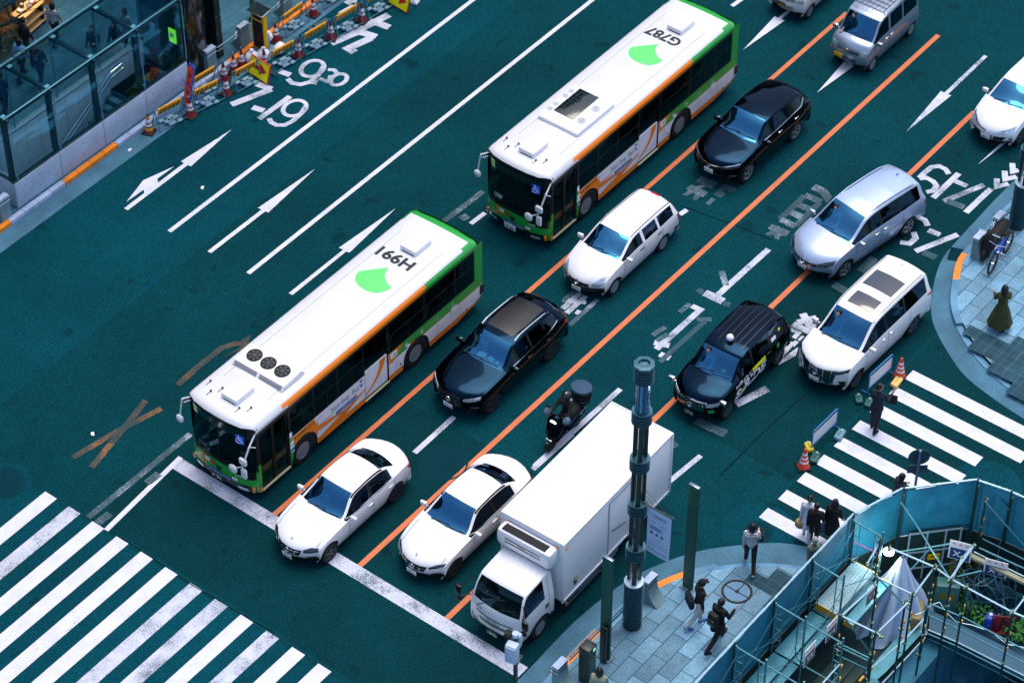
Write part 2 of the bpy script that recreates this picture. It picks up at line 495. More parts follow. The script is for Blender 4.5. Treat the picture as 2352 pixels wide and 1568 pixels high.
mb.add([(-S_,-S_,-.004),(S_,-S_,-.004),(S_,S_,-.004),(-S_,S_,-.004)],[(0,1,2,3)])
# the ground sheet leaves a hole for the building pit in the near corner
hole = (2.2,-30.0,13.0,-13.6)
def sheet_with_holes(z,x0,y0,x1,y1,holes):
 """level sheet cut into rectangles that leave the holes open"""
 m = MB()
 xs_ = sorted({x0,x1} | {h[0] for h in holes} | {h[2] for h in holes})
 ys_ = sorted({y0,y1} | {h[1] for h in holes} | {h[3] for h in holes})
 for a,c in zip(xs_,xs_[1:]):
  for b_,d_ in zip(ys_,ys_[1:]):
   mx_,my_ = (a + c) / 2,(b_ + d_) / 2
   if any(h[0] < mx_ < h[2] and h[1] < my_ < h[3] for h in holes): continue
   m.add([(a,b_,z),(c,b_,z),(c,d_,z),(a,d_,z)],[(0,1,2,3)])
 return m
struct("ground",sheet_with_holes(-.004,-S_,-S_,S_,S_,[hole,(5.3,18.3,11.3,19.95)]),M['asphalt'])
Z1 = .004
_zi = [0]
def layer():
 _zi[0] += 1
 return Z1 + .0009 * (_zi[0] % 11)
def flat(polys,z=None):
 m = MB()
 if z is None: z = layer()
 for i,p in enumerate(polys):
  m.prism([tuple(q) for q in p],0,z + .0001 * i,top_only=True)
 return m
def strip(p,q,w):
 p,q = Vector(p[:2]),Vector(q[:2]); d = (q - p).normalized(); n = Vector((-d.y,d.x)) * w / 2
 return [tuple(p + n),tuple(p - n),tuple(q - n),tuple(q + n)]
def polyline(pts,w):
 """one ribbon with mitred corners, as quads"""
 P = [Vector(p[:2]) for p in pts]
 if len(P) > 2 and (P[0] - P[-1]).length < 1e-4: P[-1] = P[0].copy(); closed = True
 else: closed = False
 L_,R2 = [],[]
 for i,p in enumerate(P):
  a = (P[i] - P[i - 1]).normalized() if i else ((P[0] - P[-2]).normalized() if closed else None)
  b = (P[i + 1] - P[i]).normalized() if i < len(P) - 1 else ((P[1] - P[0]).normalized() if closed else None)
  if a is None: a = b
  if b is None: b = a
  t = (a + b).normalized() if (a + b).length > .2 else b
  k = min(1.0 / max(t.dot(b),.5),1.8)
  n = Vector((-t.y,t.x)) * w / 2 * k
  L_.append(tuple(p + n)); R2.append(tuple(p - n))
 return [[L_[i],R2[i],R2[i + 1],L_[i + 1]] for i in range(len(P) - 1)]
# road patches; the street's shade gradient is put into their paler and darker colours
struct("road",flat([[(10.5,-7.6),(40,-7.6),(40,-3.2),(10.5,-3.2)]],.0015),M['asphalt_dark'])
struct("road",flat([[(-.35,-5.9),(6.2,-5.9),(6.2,7.0),(-2.75,7.0),(-2.75,-5.9)]],.0015),M['asphalt_dark'])
struct("road",flat([[(8.0,-7.7),(24,-7.7),(24,-30),(8.3,-30)]],.0019),M['asphalt_dark'])
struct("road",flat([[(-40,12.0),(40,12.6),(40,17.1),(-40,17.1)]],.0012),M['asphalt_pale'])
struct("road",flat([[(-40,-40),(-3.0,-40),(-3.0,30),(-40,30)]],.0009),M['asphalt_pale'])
# lane lines
def line(name,y,x0,x1,w,m): struct(name,flat([[(x0,y - w / 2),(x1,y - w / 2),(x1,y + w / 2),(x0,y + w / 2)]]),m)
YA,YB,YO1,YO3 = 13.67,10.43,3.13,-3.09
line("lane_line",YA,g('_',389,532).x,60,.155,M['w_new'])
line("lane_line",YB,g('_',570,628).x,60,.155,M['w_new'])
line("lane_line",YO1,.42,g('_',1925,50).x + .6,.16,M['o_line'])
line("lane_line",0,.42,g('D',1580,218).x,.17,M['o_line'])
line("lane_line",YO3,.42,g('_',2220,275).x + .5,.17,M['o_line'])
struct("stop_line",flat([[(-.02,-5.86),(.43,-5.86),(.43,6.72),(-.02,6.72)]]),M['w_mid'])
# bus-lane edge line turning into the stop line, and the old dotted line beside it
a,b = g('M',540,790),g('M',975,432)
struct("lane_line",flat([strip((a.x,a.y),(.45,6.72),.16)]),M['w_new'])
a,b,c = g('M',450,725),g('M',970,300),g('_',1110,440)
struct("lane_line",flat([strip(a,b,.2),strip(g('_',1015,512),c,.2),]),M['w_old'])
struct("lane_line",flat([strip(g('C',280,1372),g('C',368,1305),.16),strip(g('C',1880,40),g('C',2020,-60),.16)]),M['w_new'])
struct("lane_line",flat([strip(g('M',495,755),g('M',560,705),.26),strip(g('M',748,550),g('M',810,502),.26),strip(g('C',220,1345),g('C',262,1322),.26)]),M['w_old'])
dash = [(('_',948,1033),('_',1040,957)),(('_',1228,1070),('_',1425,893)),(('F',838,395),('F',1040,212)),(('_',1515,492),('_',1575,485))]
struct("lane_line",flat([strip(g(*p),g(*q),.17) for p,q in dash[1:3]]),M['w_mid'])
struct("lane_line",flat([strip(g('I',570,345),g('I',765,185),.16),strip(g('F',1440,480),g('F',1640,300),.17),strip(g('C',1560,1315),g('C',1605,1285),.17)]),M['w_mid'])
# crosswalks
cols = [M['w_new'],M['w_mid'],M['w_mid']]
for i in range(-3,19):
 y0 = 8.828 - .927 * i
 if i < 12: struct("crosswalk_stripe",flat([[(-14,y0 - .46),(-2.89 if i >= 0 else -4.3,y0 - .46),(-2.89 if i >= 0 else -4.3,y0),(-14,y0)]]),M['w_mid'] if i in (6,7,9,1) else M['w_new'])
for i in range(-1,9):
 x0 = 8.70 + .905 * i
 y1 = -7.66 - .035 * i
 yl = (-12.0 if i < 5 else -11.40 if i == 5 else -11.42 if i == 6 else -12.38 if i == 7 else -14.5)
 if i >= 0: struct("crosswalk_stripe",flat([[(x0,y1),(x0 + .455,y1),(x0 + .455,yl),(x0,yl)]]),M['w_new'])
# arrows of the far side lanes
struct("arrow_marking",flat([gp('A',[(760,1277),(1128,1000),(1108,990),(1418,795),(1170,1020),(1150,1013),(782,1289)])]),M['w_new'])
struct("arrow_marking",flat([gp('A',[(775,1237),(877,1106),(1068,1020),(964,1096),(968,1122),(885,1190),(880,1163)])]),M['w_new'])
struct("arrow_marking",flat([gp('B',[(198,1540),(530,1285),(508,1275),(858,1036),(573,1302),(553,1296),(222,1551)])]),M['w_new'])
struct("arrow_marking",flat([gp('E',[(725,357),(1010,130),(987,120),(1285,-86),(1043,145),(1025,140),(745,367)])]),M['w_new'])
# arrows of the near side lanes (pointing towards the junction)
struct("arrow_marking",flat([gp('D',[(380,308),(575,102),(594,112),(670,48),(690,58),(612,122),(636,128)])]),M['w_new'])
struct("arrow_marking",flat([gp('D',[(833,570),(1000,380),(1022,390),(1120,300),(1140,312),(1045,398),(1062,405)])]),M['w_new'])
struct("arrow_marking",flat([gp('D',[(1380,808),(1592,560),(1613,570),(1856,340),(1878,348),(1636,580),(1656,587)])]),M['w_mid'])
struct("arrow_marking",flat([gp('D',[(1817,1010),(1935,900),(2010,830),(2030,840),(1955,905)])]),M['w_new'])
# worn orange bend arrow and cross
struct("arrow_marking",flat(polyline(gp('_',[(408,884),(455,842),(508,800),(540,789),(556,790)]),.2) + [gp('E',[(368,698),(470,640),(480,600),(532,568),(505,640)])]),M['o_old'])
struct("cross_marking",flat(polyline(gp('M',[(370,420),(600,285),(822,170)]),.2) ),M['o_old'])
struct("cross_marking",flat(polyline(gp('M',[(465,470),(620,285),(742,130)]),.2),.0065),M['o_old'])
def ground_text(name,body,k,base0,base1,top0,m,bold=.02):
 """lettering laid on the road: base0->base1 is its baseline, base0->top0 its height (photo points)"""
 o,e,u = g(k,*base0),g(k,*base1),g(k,*top0)
 ex,ey = e - o,u - o
 t = fit_text(body,1,1,bold)
 mb = MB()
 for q in t.f: pass
 mb.add([(o.x + ex.x * (p[0] + .5) + ey.x * (p[1] + .5),o.y + ex.y * (p[0] + .5) + ey.y * (p[1] + .5),Z1) for p in t.v],t.f)
 return struct(name,mb,m,sharp=0)
def strokes(name,k,lines,w,m,z=Z1):
 ps = []
 mb = MB()
 for i,l in enumerate(lines):
  for q in polyline(gp(k,l),w): mb.prism(q,0,layer() if False else Z1 + .0009 * (_zi[0] % 11) + .0001 * i,top_only=True)
 layer()
 return struct(name,mb,m)
# time lettering in the kerb lane (7-9.30 / 7-19)
W1 = .2
strokes("road_lettering",'B',[[(495,512),(590,548)],[(590,548),(345,642)]],.26,M['w_mid'])
strokes("road_lettering",'B',[[(475,658),(545,680)]],.24,M['w_mid'])
strokes("road_lettering",'B',[[(515,730),(705,592)]],.2,M['w_mid'])
def ell(c,a,b,n=20,t0=0,t1=360):
 """closed curve in photo space: centre c, half axes a and b (vectors)"""
 return [(c[0] + a[0] * math.cos(R(t0 + (t1 - t0) * i / n)) + b[0] * math.sin(R(t0 + (t1 - t0) * i / n)),c[1] + a[1] * math.cos(R(t0 + (t1 - t0) * i / n)) + b[1] * math.sin(R(t0 + (t1 - t0) * i / n))) for i in range(n + 1)]
strokes("road_lettering",'B',[ell((733,664),(66,-30),(28,38))],.15,M['w_mid'])
strokes("road_lettering",'B',[[(800,655),(770,700),(722,742),(672,768),(622,768),(588,750),(577,727)]],.17,M['w_mid'])
strokes("road_lettering",'B',[[(640,438),(706,462)]],.24,M['w_mid'])
strokes("road_lettering",'B',[ell((842,422),(64,-32),(30,38))],.16,M['w_mid'])
strokes("road_lettering",'B',[[(908,412),(880,458),(826,505),(768,520),(716,510),(690,485)]],.18,M['w_mid'])
strokes("road_lettering",'B',[[(842,503),(872,508)]],.24,M['w_mid'])
strokes("road_lettering",'B',[[(936,428),(975,430),(994,450),(972,470),(940,472)],[(942,470),(958,482),(930,500),(884,482)]],.15,M['w_mid'])
strokes("road_lettering",'B',[ell((1003,488),(46,-23),(20,26))],.15,M['w_mid'])
strokes("road_lettering",'B',[[(955,268),(1125,195)],[(1115,192),(1310,92)],[(1070,190),(1160,205),(1232,228)],[(1178,128),(1245,145),(1312,170)],[(1200,235),(1062,298),(1100,322)]],.3,M['w_mid'])
strokes("road_lettering",'B',[[(1050,25),(1120,-20)],[(1075,0),(1115,8)],[(1420,-6),(1490,20)],[(1100,40),(1010,90)]],.26,M['w_mid'])
strokes("road_lettering",'R',[[(980,320),(1125,235)],[(990,300),(985,325)],[(900,375),(945,350)],[(640,660),(720,690),(690,640)]],.16,M['w_old'])
# lettering of the near lanes (read from the far end): 17-19, 7-9 and worn characters
def poly_marks(k,polys,m): struct("road_lettering",flat([gp(k,p) for p in polys]),m)
RL = lambda k,lines,w,m: strokes("road_lettering",k,lines,w,M[m])
RL('a',[[(380,150),(355,112),(305,88),(245,96),(190,140),(150,180)],[(150,185),(205,178),(260,208),(284,240),(262,278),(205,290)]],.18,'w_mid')
RL('a',[[(258,335),(458,145)]],.2,'w_mid'); RL('a',[[(430,205),(522,244)]],.2,'w_mid'); RL('a',[[(655,235),(340,362)]],.2,'w_mid'); RL('a',[[(365,360),(500,408)]],.26,'w_old'); RL('a',[[(512,450),(708,265)]],.2,'w_mid')
RL('a',[[(150,488),(195,508),(215,552)],[(0,680),(75,690),(122,648),(105,600)]],.19,'w_mid'); RL('a',[[(220,585),(312,623)]],.22,'w_mid'); RL('a',[[(450,620),(120,750)]],.2,'w_mid'); RL('a',[[(180,757),(280,800)]],.26,'w_ghost')
strokes("road_chevrons",'a',[[(755,185),(752,250),(845,225)],[(815,125),(820,190),(908,170)],[(875,65),(880,130),(925,120)]],.19,M['w_mid'])
RL('b',[[(322,478),(590,222)],[(485,550),(752,298)]],.2,'w_ghost'); RL('b',[[(590,215),(765,292)],[(520,320),(655,378)],[(435,402),(560,455)],[(330,478),(490,555)]],.27,'w_old')
poly_marks('b',[[(705,102),(825,155),(885,240),(825,310),(750,200),(650,155)]],M['w_old']); poly_marks('b',[[(235,530),(435,610),(385,665),(320,655),(310,705),(262,685),(255,645),(195,658),(165,635),(230,600),(195,575)]],M['w_old'])
RL('c',[[(850,85),(488,412)]],.2,'w_mid'); RL('c',[[(512,242),(545,345)]],.2,'w_old'); RL('c',[[(392,395),(525,458)]],.3,'w_mid'); RL('c',[[(345,396),(378,372)],[(525,470),(575,482)]],.22,'w_ghost')
RL('c',[[(300,490),(360,518),(45,800)]],.2,'w_mid'); RL('c',[[(30,752),(140,775)]],.22,'w_mid'); RL('c',[[(70,835),(142,866)]],.22,'w_mid'); RL('c',[[(212,536),(287,475)],[(20,700),(112,642)],[(48,742),(128,692)]],.17,'w_old'); RL('c',[[(335,590),(440,586)]],.18,'w_old'); RL('c',[[(395,600),(70,892)]],.17,'w_ghost')
RL('d',[[(418,175),(520,350)]],.24,'w_mid'); RL('d',[[(345,292),(600,230)]],.24,'w_mid'); RL('d',[[(288,308),(468,390),(570,310)]],.24,'w_mid')
poly_marks('d',[[(265,350),(410,415),(330,500),(280,475),(320,425),(270,400)],[(405,455),(442,466),(380,525),(350,510)],[(325,515),(370,540),(310,600),(290,590),(160,740),(190,620),(250,530),(290,535)],[(330,620),(365,605),(330,710),(100,835),(160,750)]],M['w_mid'])
poly_marks('e',[[(530,105),(815,215),(705,320),(620,290),(510,310),(645,380),(555,460),(505,445),(435,525),(375,490),(430,400),(385,385),(280,440),(210,415),(310,345),(270,320),(360,245),(440,280),(540,245),(425,190)],[(700,470),(765,500),(660,595),(595,565)]],M['w_old']); poly_marks('e',[[(890,250),(960,235),(1110,300),(1100,360),(1010,370),(930,330),(890,370),(940,405),(855,475),(720,410)]],M['w_ghost'])
RL('f',[[(600,110),(250,420)]],.18,'w_mid'); RL('f',[[(710,170),(330,510)]],.18,'w_mid'); RL('f',[[(262,248),(720,300)]],.17,'w_mid'); RL('f',[[(515,478),(672,545)]],.2,'w_mid'); RL('f',[[(950,240),(390,755)],[(500,75),(260,265)]],.16,'w_old')
RL('H',[[(490,1165),(670,1075)]],.26,'w_mid'); RL('H',[[(260,1255),(430,1335)]],.3,'w_old'); RL('H',[[(1045,480),(1180,560)],[(1200,410),(1280,330)]],.3,'w_ghost'); RL('I',[[(780,0),(920,45)]],.25,'w_old'); RL('I',[[(585,130),(615,105)]],.25,'w_old')
# seams between surfacing patches
M['seam'] = asphalt_mat("dark_seam",(0,34,42))
struct("road_seam",flat(polyline(gp('M',[(440,715),(700,880),(980,1070),(1400,1312)]),.03) + polyline(gp('M',[(1235,885),(1040,1060)]),.025) + polyline(gp('H',[(880,1110),(640,1330),(400,1568)]),.05) + polyline(gp('D',[(0,1260),(330,1380),(560,1470)]),.03) + polyline(gp('K',[(0,0),(0,1)]),.02)),M['seam'])
# manhole covers in the roadway
def disc(name,c,r,m,z=.005,n=40,ring=None):
 mb = MB(); mb.prism([(c.x + r * math.cos(2 * math.pi * i / n),c.y + r * math.sin(2 * math.pi * i / n)) for i in range(n)],0,z,top_only=True)
 return mb
def manhole(c,r,label,m=None,z=0.0,ringed=True):
 t = thing("manhole_cover",label,"manhole cover",(c.x,c.y,z))
 o = Vector((0,0,0))
 if ringed:
  f = MB()
  for a,b,zz in ((r * .92,r,.008),):
   n = 40
   P = [[(q * math.cos(2 * math.pi * i / n),q * math.sin(2 * math.pi * i / n),zz) for i in range(n + 1)] for q in (b,a)]
   f.grid(P)
  obj("cover_frame",f,M['iron'],t)
 cmb = disc("cover",o,r * .9,None,.006)
 k = int(r / .06)
 for i in range(-k,k + 1):
  h = math.sqrt(max(0,(r * .8) ** 2 - (i * .06) ** 2))
  cmb.box((i * .06,0,.0085),(.026,2 * h,.006))
 obj("cover_plate",cmb,m or M['iron'],t)
 return t
manhole(g('F',985,445),.72,"round iron manhole cover between the two white saloon cars")
manhole(g('M',18,552),.62,"round iron manhole cover at the left edge above the wide crosswalk")
manhole(g('I',1115,650),.42,"round iron manhole cover at the kerb beside the crosswalk, in a round asphalt patch")
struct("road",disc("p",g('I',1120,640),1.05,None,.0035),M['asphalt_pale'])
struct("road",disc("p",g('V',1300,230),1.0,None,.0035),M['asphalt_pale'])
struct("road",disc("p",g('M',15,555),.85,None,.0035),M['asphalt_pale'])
# ---------------------------------------------------------------- far pavement (upper left)
KZ = .15
def raised(name,poly,m,z1=KZ,z0=-.05):
 mb = MB(); mb.prism(poly,z0,z1); return struct(name,mb,m)
raised("gutter",[(-60,17.1),(60,17.1),(60,17.76),(-60,17.76)],M['gutter'],.012)
def kerb_run(y0,y1,x0,x1,orange):
 x = x0
 while x < x1:
  L = .6
  m = M['kerb']
  for a,b in orange:
   if a <= x + .3 <= b: m = M['kerb_orange']
  mb = MB(); mb.box((x + L / 2,(y0 + y1) / 2,.06),(L - .012,y1 - y0,.20),bev=.012)
  tag(obj("kerb",mb,m),kind='structure'); x += L
kerb_run(17.76,17.95,-2,40,[(1.5,4.6),(7.0,9.2),(14.6,22)])
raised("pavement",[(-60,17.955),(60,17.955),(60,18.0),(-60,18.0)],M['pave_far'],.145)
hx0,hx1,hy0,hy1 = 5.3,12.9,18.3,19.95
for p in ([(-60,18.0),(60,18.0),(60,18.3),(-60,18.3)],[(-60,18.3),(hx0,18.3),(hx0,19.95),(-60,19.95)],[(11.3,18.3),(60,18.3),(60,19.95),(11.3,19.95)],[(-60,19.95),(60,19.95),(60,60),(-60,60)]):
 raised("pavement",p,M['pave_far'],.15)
# ---------------------------------------------------------------- near-right corner pavement (upper right) and near corner (lower right)
def smooth_path(pts,n=4):
 P = [Vector(p) for p in pts]; out = []
 t = [0.0]
 for a_,b_ in zip(P,P[1:]): t.append(t[-1] + (b_ - a_).length)
 m = [(P[min(i + 1,len(P) - 1)] - P[max(i - 1,0)]) / (t[min(i + 1,len(P) - 1)] - t[max(i - 1,0)]) for i in range(len(P))]
 for i in range(1,len(P) - 1):        # lean towards the shorter neighbour so long straights stay straight
  l,r = t[i] - t[i - 1],t[i + 1] - t[i]
  m[i] = ((P[i] - P[i - 1]) / l * r + (P[i + 1] - P[i]) / r * l) / (l + r)
 for i in range(len(P) - 1):
  h = t[i + 1] - t[i]
  for j in range(n):
   u = j / n
   out.append(tuple((2 * u ** 3 - 3 * u * u + 1) * P[i] + (u ** 3 - 2 * u * u + u) * h * m[i] + (-2 * u ** 3 + 3 * u * u) * P[i + 1] + (u ** 3 - u * u) * h * m[i + 1]))
 out.append(tuple(pts[-1]))
 return out
go = smooth_path([(60,-5.9),(30,-5.92),(22.5,-5.95),(21.22,-6.03),(19.92,-6.48),(18.6,-7.25),(17.69,-8.35),(17.15,-9.25),(16.84,-10.37),(16.65,-11.6),(16.6,-13.5),(16.6,-40)])
gi = smooth_path([(60,-6.42),(30,-6.42),(22.5,-6.43),(21.33,-6.48),(20.4,-6.85),(19.25,-7.5),(18.35,-8.5),(17.85,-9.35),(17.45,-10.45),(17.22,-11.6),(17.15,-13.5),(17.15,-40)])
gk = smooth_path([(60,-6.60),(30,-6.60),(22.5,-6.61),(21.40,-6.66),(20.52,-7.02),(19.40,-7.65),(18.52,-8.62),(18.03,-9.45),(17.63,-10.5),(17.40,-11.6),(17.33,-13.5),(17.33,-40)])
def band(name,A,B,za,zb,m,step=None):
 mb = MB(); mb.grid([[(x,y,za) for x,y in A],[(x,y,zb) for x,y in B]],flip=True)
 return struct(name,mb,m)
def wall_band(mb,A,z0,z1):
 mb.grid([[(x,y,z0) for x,y in A],[(x,y,z1) for x,y in A]])
mb = MB(); mb.grid([[(x,y,.006) for x,y in go],[(x,y,.016) for x,y in gi]]); struct("gutter",mb,M['gutter'])
def kerb_arc(A,B,zf,lo,hi,orange):
 n = len(A)
 for i in range(lo,hi):
  z = zf(i)
  mb = MB()
  a,b,c,d_ = A[i],A[i + 1],B[i + 1],B[i]
  mb.add([(a[0],a[1],0),(b[0],b[1],0),(c[0],c[1],0),(d_[0],d_[1],0),(a[0],a[1],z),(b[0],b[1],z),(c[0],c[1],z),(d_[0],d_[1],z)],
   [(4,5,6,7),(0,1,5,4),(1,2,6,5),(2,3,7,6),(3,0,4,7)])
  struct("kerb",mb,M['kerb_orange'] if i in orange else M['kerb_dull'])
kerb_arc(gi,gk,lambda i: KZ + .004 if i < 22 else .05,0,len(gi) - 1,(11,12,13,14,15))
mb = MB(); P = gk[1:] + [(60,-40)]
mb.add([(x,y,KZ) for x,y in gk] + [(60,-40,KZ)],[tuple(range(len(gk) + 1))])
o = struct("pavement",mb,M['pave'])
# near corner
go2 = smooth_path([(-40,-5.92),(0,-5.92),(3.3,-5.94),(5.01,-6.27),(5.63,-6.52),(6.65,-7.08),(7.49,-7.82),(8.24,-8.64),(8.62,-9.37),(8.9,-10.4),(9.0,-14),(9.0,-30)])
gi2 = smooth_path([(-40,-6.55),(0,-6.55),(3.2,-6.55),(4.65,-6.82),(5.37,-7.09),(6.05,-7.5),(6.76,-8.1),(7.4,-8.85),(7.85,-9.6),(8.2,-10.5),(8.35,-14),(8.35,-30)])
gk2 = smooth_path([(-40,-6.74),(0,-6.74),(3.15,-6.74),(4.57,-7.0),(5.27,-7.26),(5.93,-7.66),(6.62,-8.24),(7.24,-8.96),(7.68,-9.7),(8.02,-10.56),(8.16,-14),(8.16,-30)])
mb = MB(); mb.grid([[(x,y,.006) for x,y in go2],[(x,y,.016) for x,y in gi2]],flip=True); struct("gutter",mb,M['gutter'])
kerb_arc(gi2,gk2,lambda i: KZ + .004 if i < 22 else .05,0,len(gi2) - 1,(13,14,15,16,17))
mb = MB(); mb.box((1.5,-6.645,.08),(2.0,.196,.157),bev=.004); struct('kerb',mb,M['kerb_orange'])
mb = MB(); i30 = len(gk2)
pts = [(x,y) for x,y in gk2 if y > -11.6]
poly = pts + [(8.10,-11.6),(-40,-11.6)]
mb.prism(poly,.0,KZ,top_only=True); struct("pavement",mb,M['pave'])
for q in ([(-40,-30),(2.2,-30),(2.2,-11.6),(-40,-11.6)],[(2.2,-13.6),(8.1,-13.6),(8.1,-11.6),(2.2,-11.6)],[(13,-40),(16.5,-40),(16.5,-13.0),(13,-13.6)]):
 mb = MB(); mb.prism(q,0,KZ,top_only=True); struct("pavement",mb,M['pave'])
# dark tactile slabs
ex,ey = Vector((1,0,0)),Vector((0,1,0))
def dark_slabs(polys,z=KZ + .004):
 struct("tactile_paving",flat(polys,z),M['pave_dark'])
def slab_cells(o,cells,n):
 m = MB(); c = .46
 for i,j in cells: x,y = o.x + c * i,o.y - c * j; m.prism([(x + .004,y - .004),(x + c - .004,y - .004),(x + c - .004,y - c + .004),(x + .004,y - c + .004)],0,KZ + .004,top_only=True)
 return struct("tactile_paving",m,M['pave_dark'])
slab_cells(g('I',1030,945,KZ),[(0,0),(0,1),(1,1),(-1,2),(0,2),(1,2),(-1,3),(0,3),(1,3),(2,3),(-2,3),(1,4),(0,4),(2,4)],0)
slab_cells(g('L',1450,70,KZ),[(0,0),(0,1),(-1,1),(-1,2),(0,2),(1,3),(-1,3),(0,3),(1,4),(-2,4),(-1,4),(0,4),(-2,3),(-2,5),(-1,5),(-3,5),(0,5),(1,5),(-2,6),(-3,6),(-1,6),(0,6),(1,6)],1)
gm_ = manhole(g('I',985,1012,KZ),.42,"round granite manhole cover ringed in black set in the corner pavement",mat("granite_cover",(100,140,172),.8,noise=(40,.3)),KZ + .002)
mb = MB(); mb.lathe([(.36,.008),(.36,.012),(.43,.012),(.43,.008)],n=40,caps=False); mb.box((0,0,.012),(.03,.74,.004)); mb.box((.18,0,.012),(.36,.03,.003)); mb.cyl((0,0,.008),(0,0,.016),.06,n=16); obj('cover_joints',mb,M['matt_black'],gm_)
t = thing("drain_grate","dark iron drain grate in the gutter beside the orange kerb","drain grate",tuple(g('N',585,310,.016)))
mb = MB()
for i in range(7): mb.box((-.27 + .09 * i,0,.012),(.03,.42,.02))
for j in (-.2,0,.2): mb.box((0,j,.018),(.58,.03,.02))
mb.box((0,0,.004),(.6,.44,.008))
obj("grate_bars",mb,M['iron'],t,rz=0)
t.rotation_euler = (0,0,R(20))
# ================================================================ vehicles
def pchip(xs,ys,q):
 n = len(xs)
 h = [xs[i + 1] - xs[i] for i in range(n - 1)]
 dl = [(ys[i + 1] - ys[i]) / h[i] for i in range(n - 1)]
 m = [0.0] * n
 m[0],m[-1] = dl[0],dl[-1]
 for i in range(1,n - 1):
  if dl[i - 1] * dl[i] <= 0: m[i] = 0
  else:
   w1,w2 = 2 * h[i] + h[i - 1],h[i] + 2 * h[i - 1]
   m[i] = (w1 + w2) / (w1 / dl[i - 1] + w2 / dl[i])
 out = []
 i = 0
 for x in q:
  while i < n - 2 and x > xs[i + 1]: i += 1
  t = (x - xs[i]) / h[i]
  out.append((2 * t ** 3 - 3 * t * t + 1) * ys[i] + (t ** 3 - 2 * t * t + t) * h[i] * m[i] + (-2 * t ** 3 + 3 * t * t) * ys[i + 1] + (t ** 3 - t * t) * h[i] * m[i + 1])
 return out
class Shell:
 """car body skin. st: stations (x, bow, z_belt, w_belt, z_rail, w_rail, z_centre); front is x=0, +x runs to the tail.
 glass: (kind, station a, station b) with kind 'front' 'rear' 'side' 'sidedark' 'roof'"""
 SUB = 6
 def __init__(s,st,wheels,wr,sill=.22,arch=.055,glass=(),bulge=.05,sillw=.05,side_frac=(.1,.9)):
  s.st,s.wheels = st,wheels
  n = len(st); T = [0.0]
  for a,b in zip(st,st[1:]):
   T.append(T[-1] + max(math.sqrt((a[0] - b[0]) ** 2 + (a[6] - b[6]) ** 2),.02))
  q = []
  for i in range(n - 1):
   for k in range(s.SUB): q.append(T[i] + (T[i + 1] - T[i]) * k / s.SUB)
  q.append(T[-1])
  C = [pchip(T,[p[j] for p in st],q) for j in range(7)]
  s.rings = []
  R_ = wr + arch
  for x,bow,zb,wb,zr,wrl,zc in zip(*C):
   def zsill(xx):
    z = sill
    for xw in wheels:
     dd = abs(xx - xw)
     if dd < R_: z = max(z,wr + math.sqrt(R_ * R_ - dd * dd) if dd < R_ else z)
    return z
   z0 = min(zsill(x + bow),zb - .02)
   ring = []
   zref = max(zb - sill,.05)
   for t in (0,.22,.5,.78,1.0):
    z = z0 + (zb - z0) * t
    u = max(0.0,min(1.0,(z - sill) / zref))
    y = wb + bulge * math.sin(math.pi * min(u * .95,1)) - sillw * (1 - u) ** 3
    ring.append((y,z))
   for t in side_frac:
    ring.append((wb + (wrl - wb) * t + .03 * math.sin(math.pi * t),zb + (zr - zb) * t))
   ring.append((wrl,zr))
   for f in (.93,.62,.31,0):
    y = wrl * f
    ring.append((y,zr + (zc - zr) * (1 - f * f)))
   s.rings.append([(x + bow * min(1.0,(abs(y) / max(wb,.1)) ** 2),y,z) for y,z in ring])
  s.nr = len(s.rings[0])
  s.glass = glass
  full = []
  for r in s.rings:
   full.append([(x,-y,z) for x,y,z in r] + [(x,y,z) for x,y,z in r[-2::-1]])
  s.full = full
  vs = [p for r in full for p in r]; w = len(full[0])
  fs = [(j * w + i,j * w + i + 1,(j + 1) * w + i + 1,(j + 1) * w + i) for j in range(len(full) - 1) for i in range(w - 1)]
  s.bvh = BVHTree.FromPolygons([Vector(p) for p in vs],fs)
  s.L = max(p[0] for p in st)
 def tagof(s,j,i):
  """kind for the cell between ring j,j+1 and rows i,i+1 (rows counted from the near sill)"""
  half = s.nr - 1
  ii = i if i < half else 2 * half - 1 - i
  for gi_,(kind,a,b) in enumerate(s.glass):
   if a * s.SUB <= j < b * s.SUB:
    if kind in ('front','rear','roof') and ii >= 8: return kind
    if kind in ('side','sidedark') and ii == 5: return kind + ('L' if i < half else 'R') + str(gi_)
    if kind == 'pillar' and ii == 5: return kind + ('L' if i < half else 'R') + str(gi_)
  return 'body'
 def build(s,root,paint,mats,names):
  parts = {}
  w = len(s.full[0])
  for j in range(len(s.full) - 1):
   for i in range(w - 1):
    k = s.tagof(j,i)
    parts.setdefault(k,[]).append((j,i))
  for k,cells in parts.items():
   mb = MB(); ix = {}
   for j,i in cells:
    f = []
    for a,b in ((j,i),(j + 1,i),(j + 1,i + 1),(j,i + 1)):
     if (a,b) not in ix: ix[(a,b)] = len(mb.v); mb.v.append(s.full[a][b])
     f.append(ix[(a,b)])
    mb.f.append(tuple(f)); mb.m.append(0); mb.sm.append(True)
   q = k.rstrip('0123456789')
   obj(names.get(q,'body'),mb,paint if k == 'body' else mats[q],root,sharp=38)
  return root
 def hit(s,axis,a,b,off=.006):
  L = s.L
  o,d = {'F': ((-3,a,b),(1,0,0)),'R': ((L + 3,a,b),(-1,0,0)),'N': ((a,-4,b),(0,1,0)),'P': ((a,4,b),(0,-1,0)),'T': ((a,b,6),(0,0,-1))}[axis]
  h = s.bvh.ray_cast(Vector(o),Vector(d))
  if h[0] is None:
   h = s.bvh.find_nearest(Vector((max(0,min(L,a if axis in 'NPT' else (0 if axis == 'F' else L))),a if axis in 'FR' else (b if axis == 'T' else (-1 if axis == 'N' else 1)),b if axis != 'T' else 1)))
  nrm = h[1]
  if nrm.dot(Vector(d)) > 0: nrm = -nrm
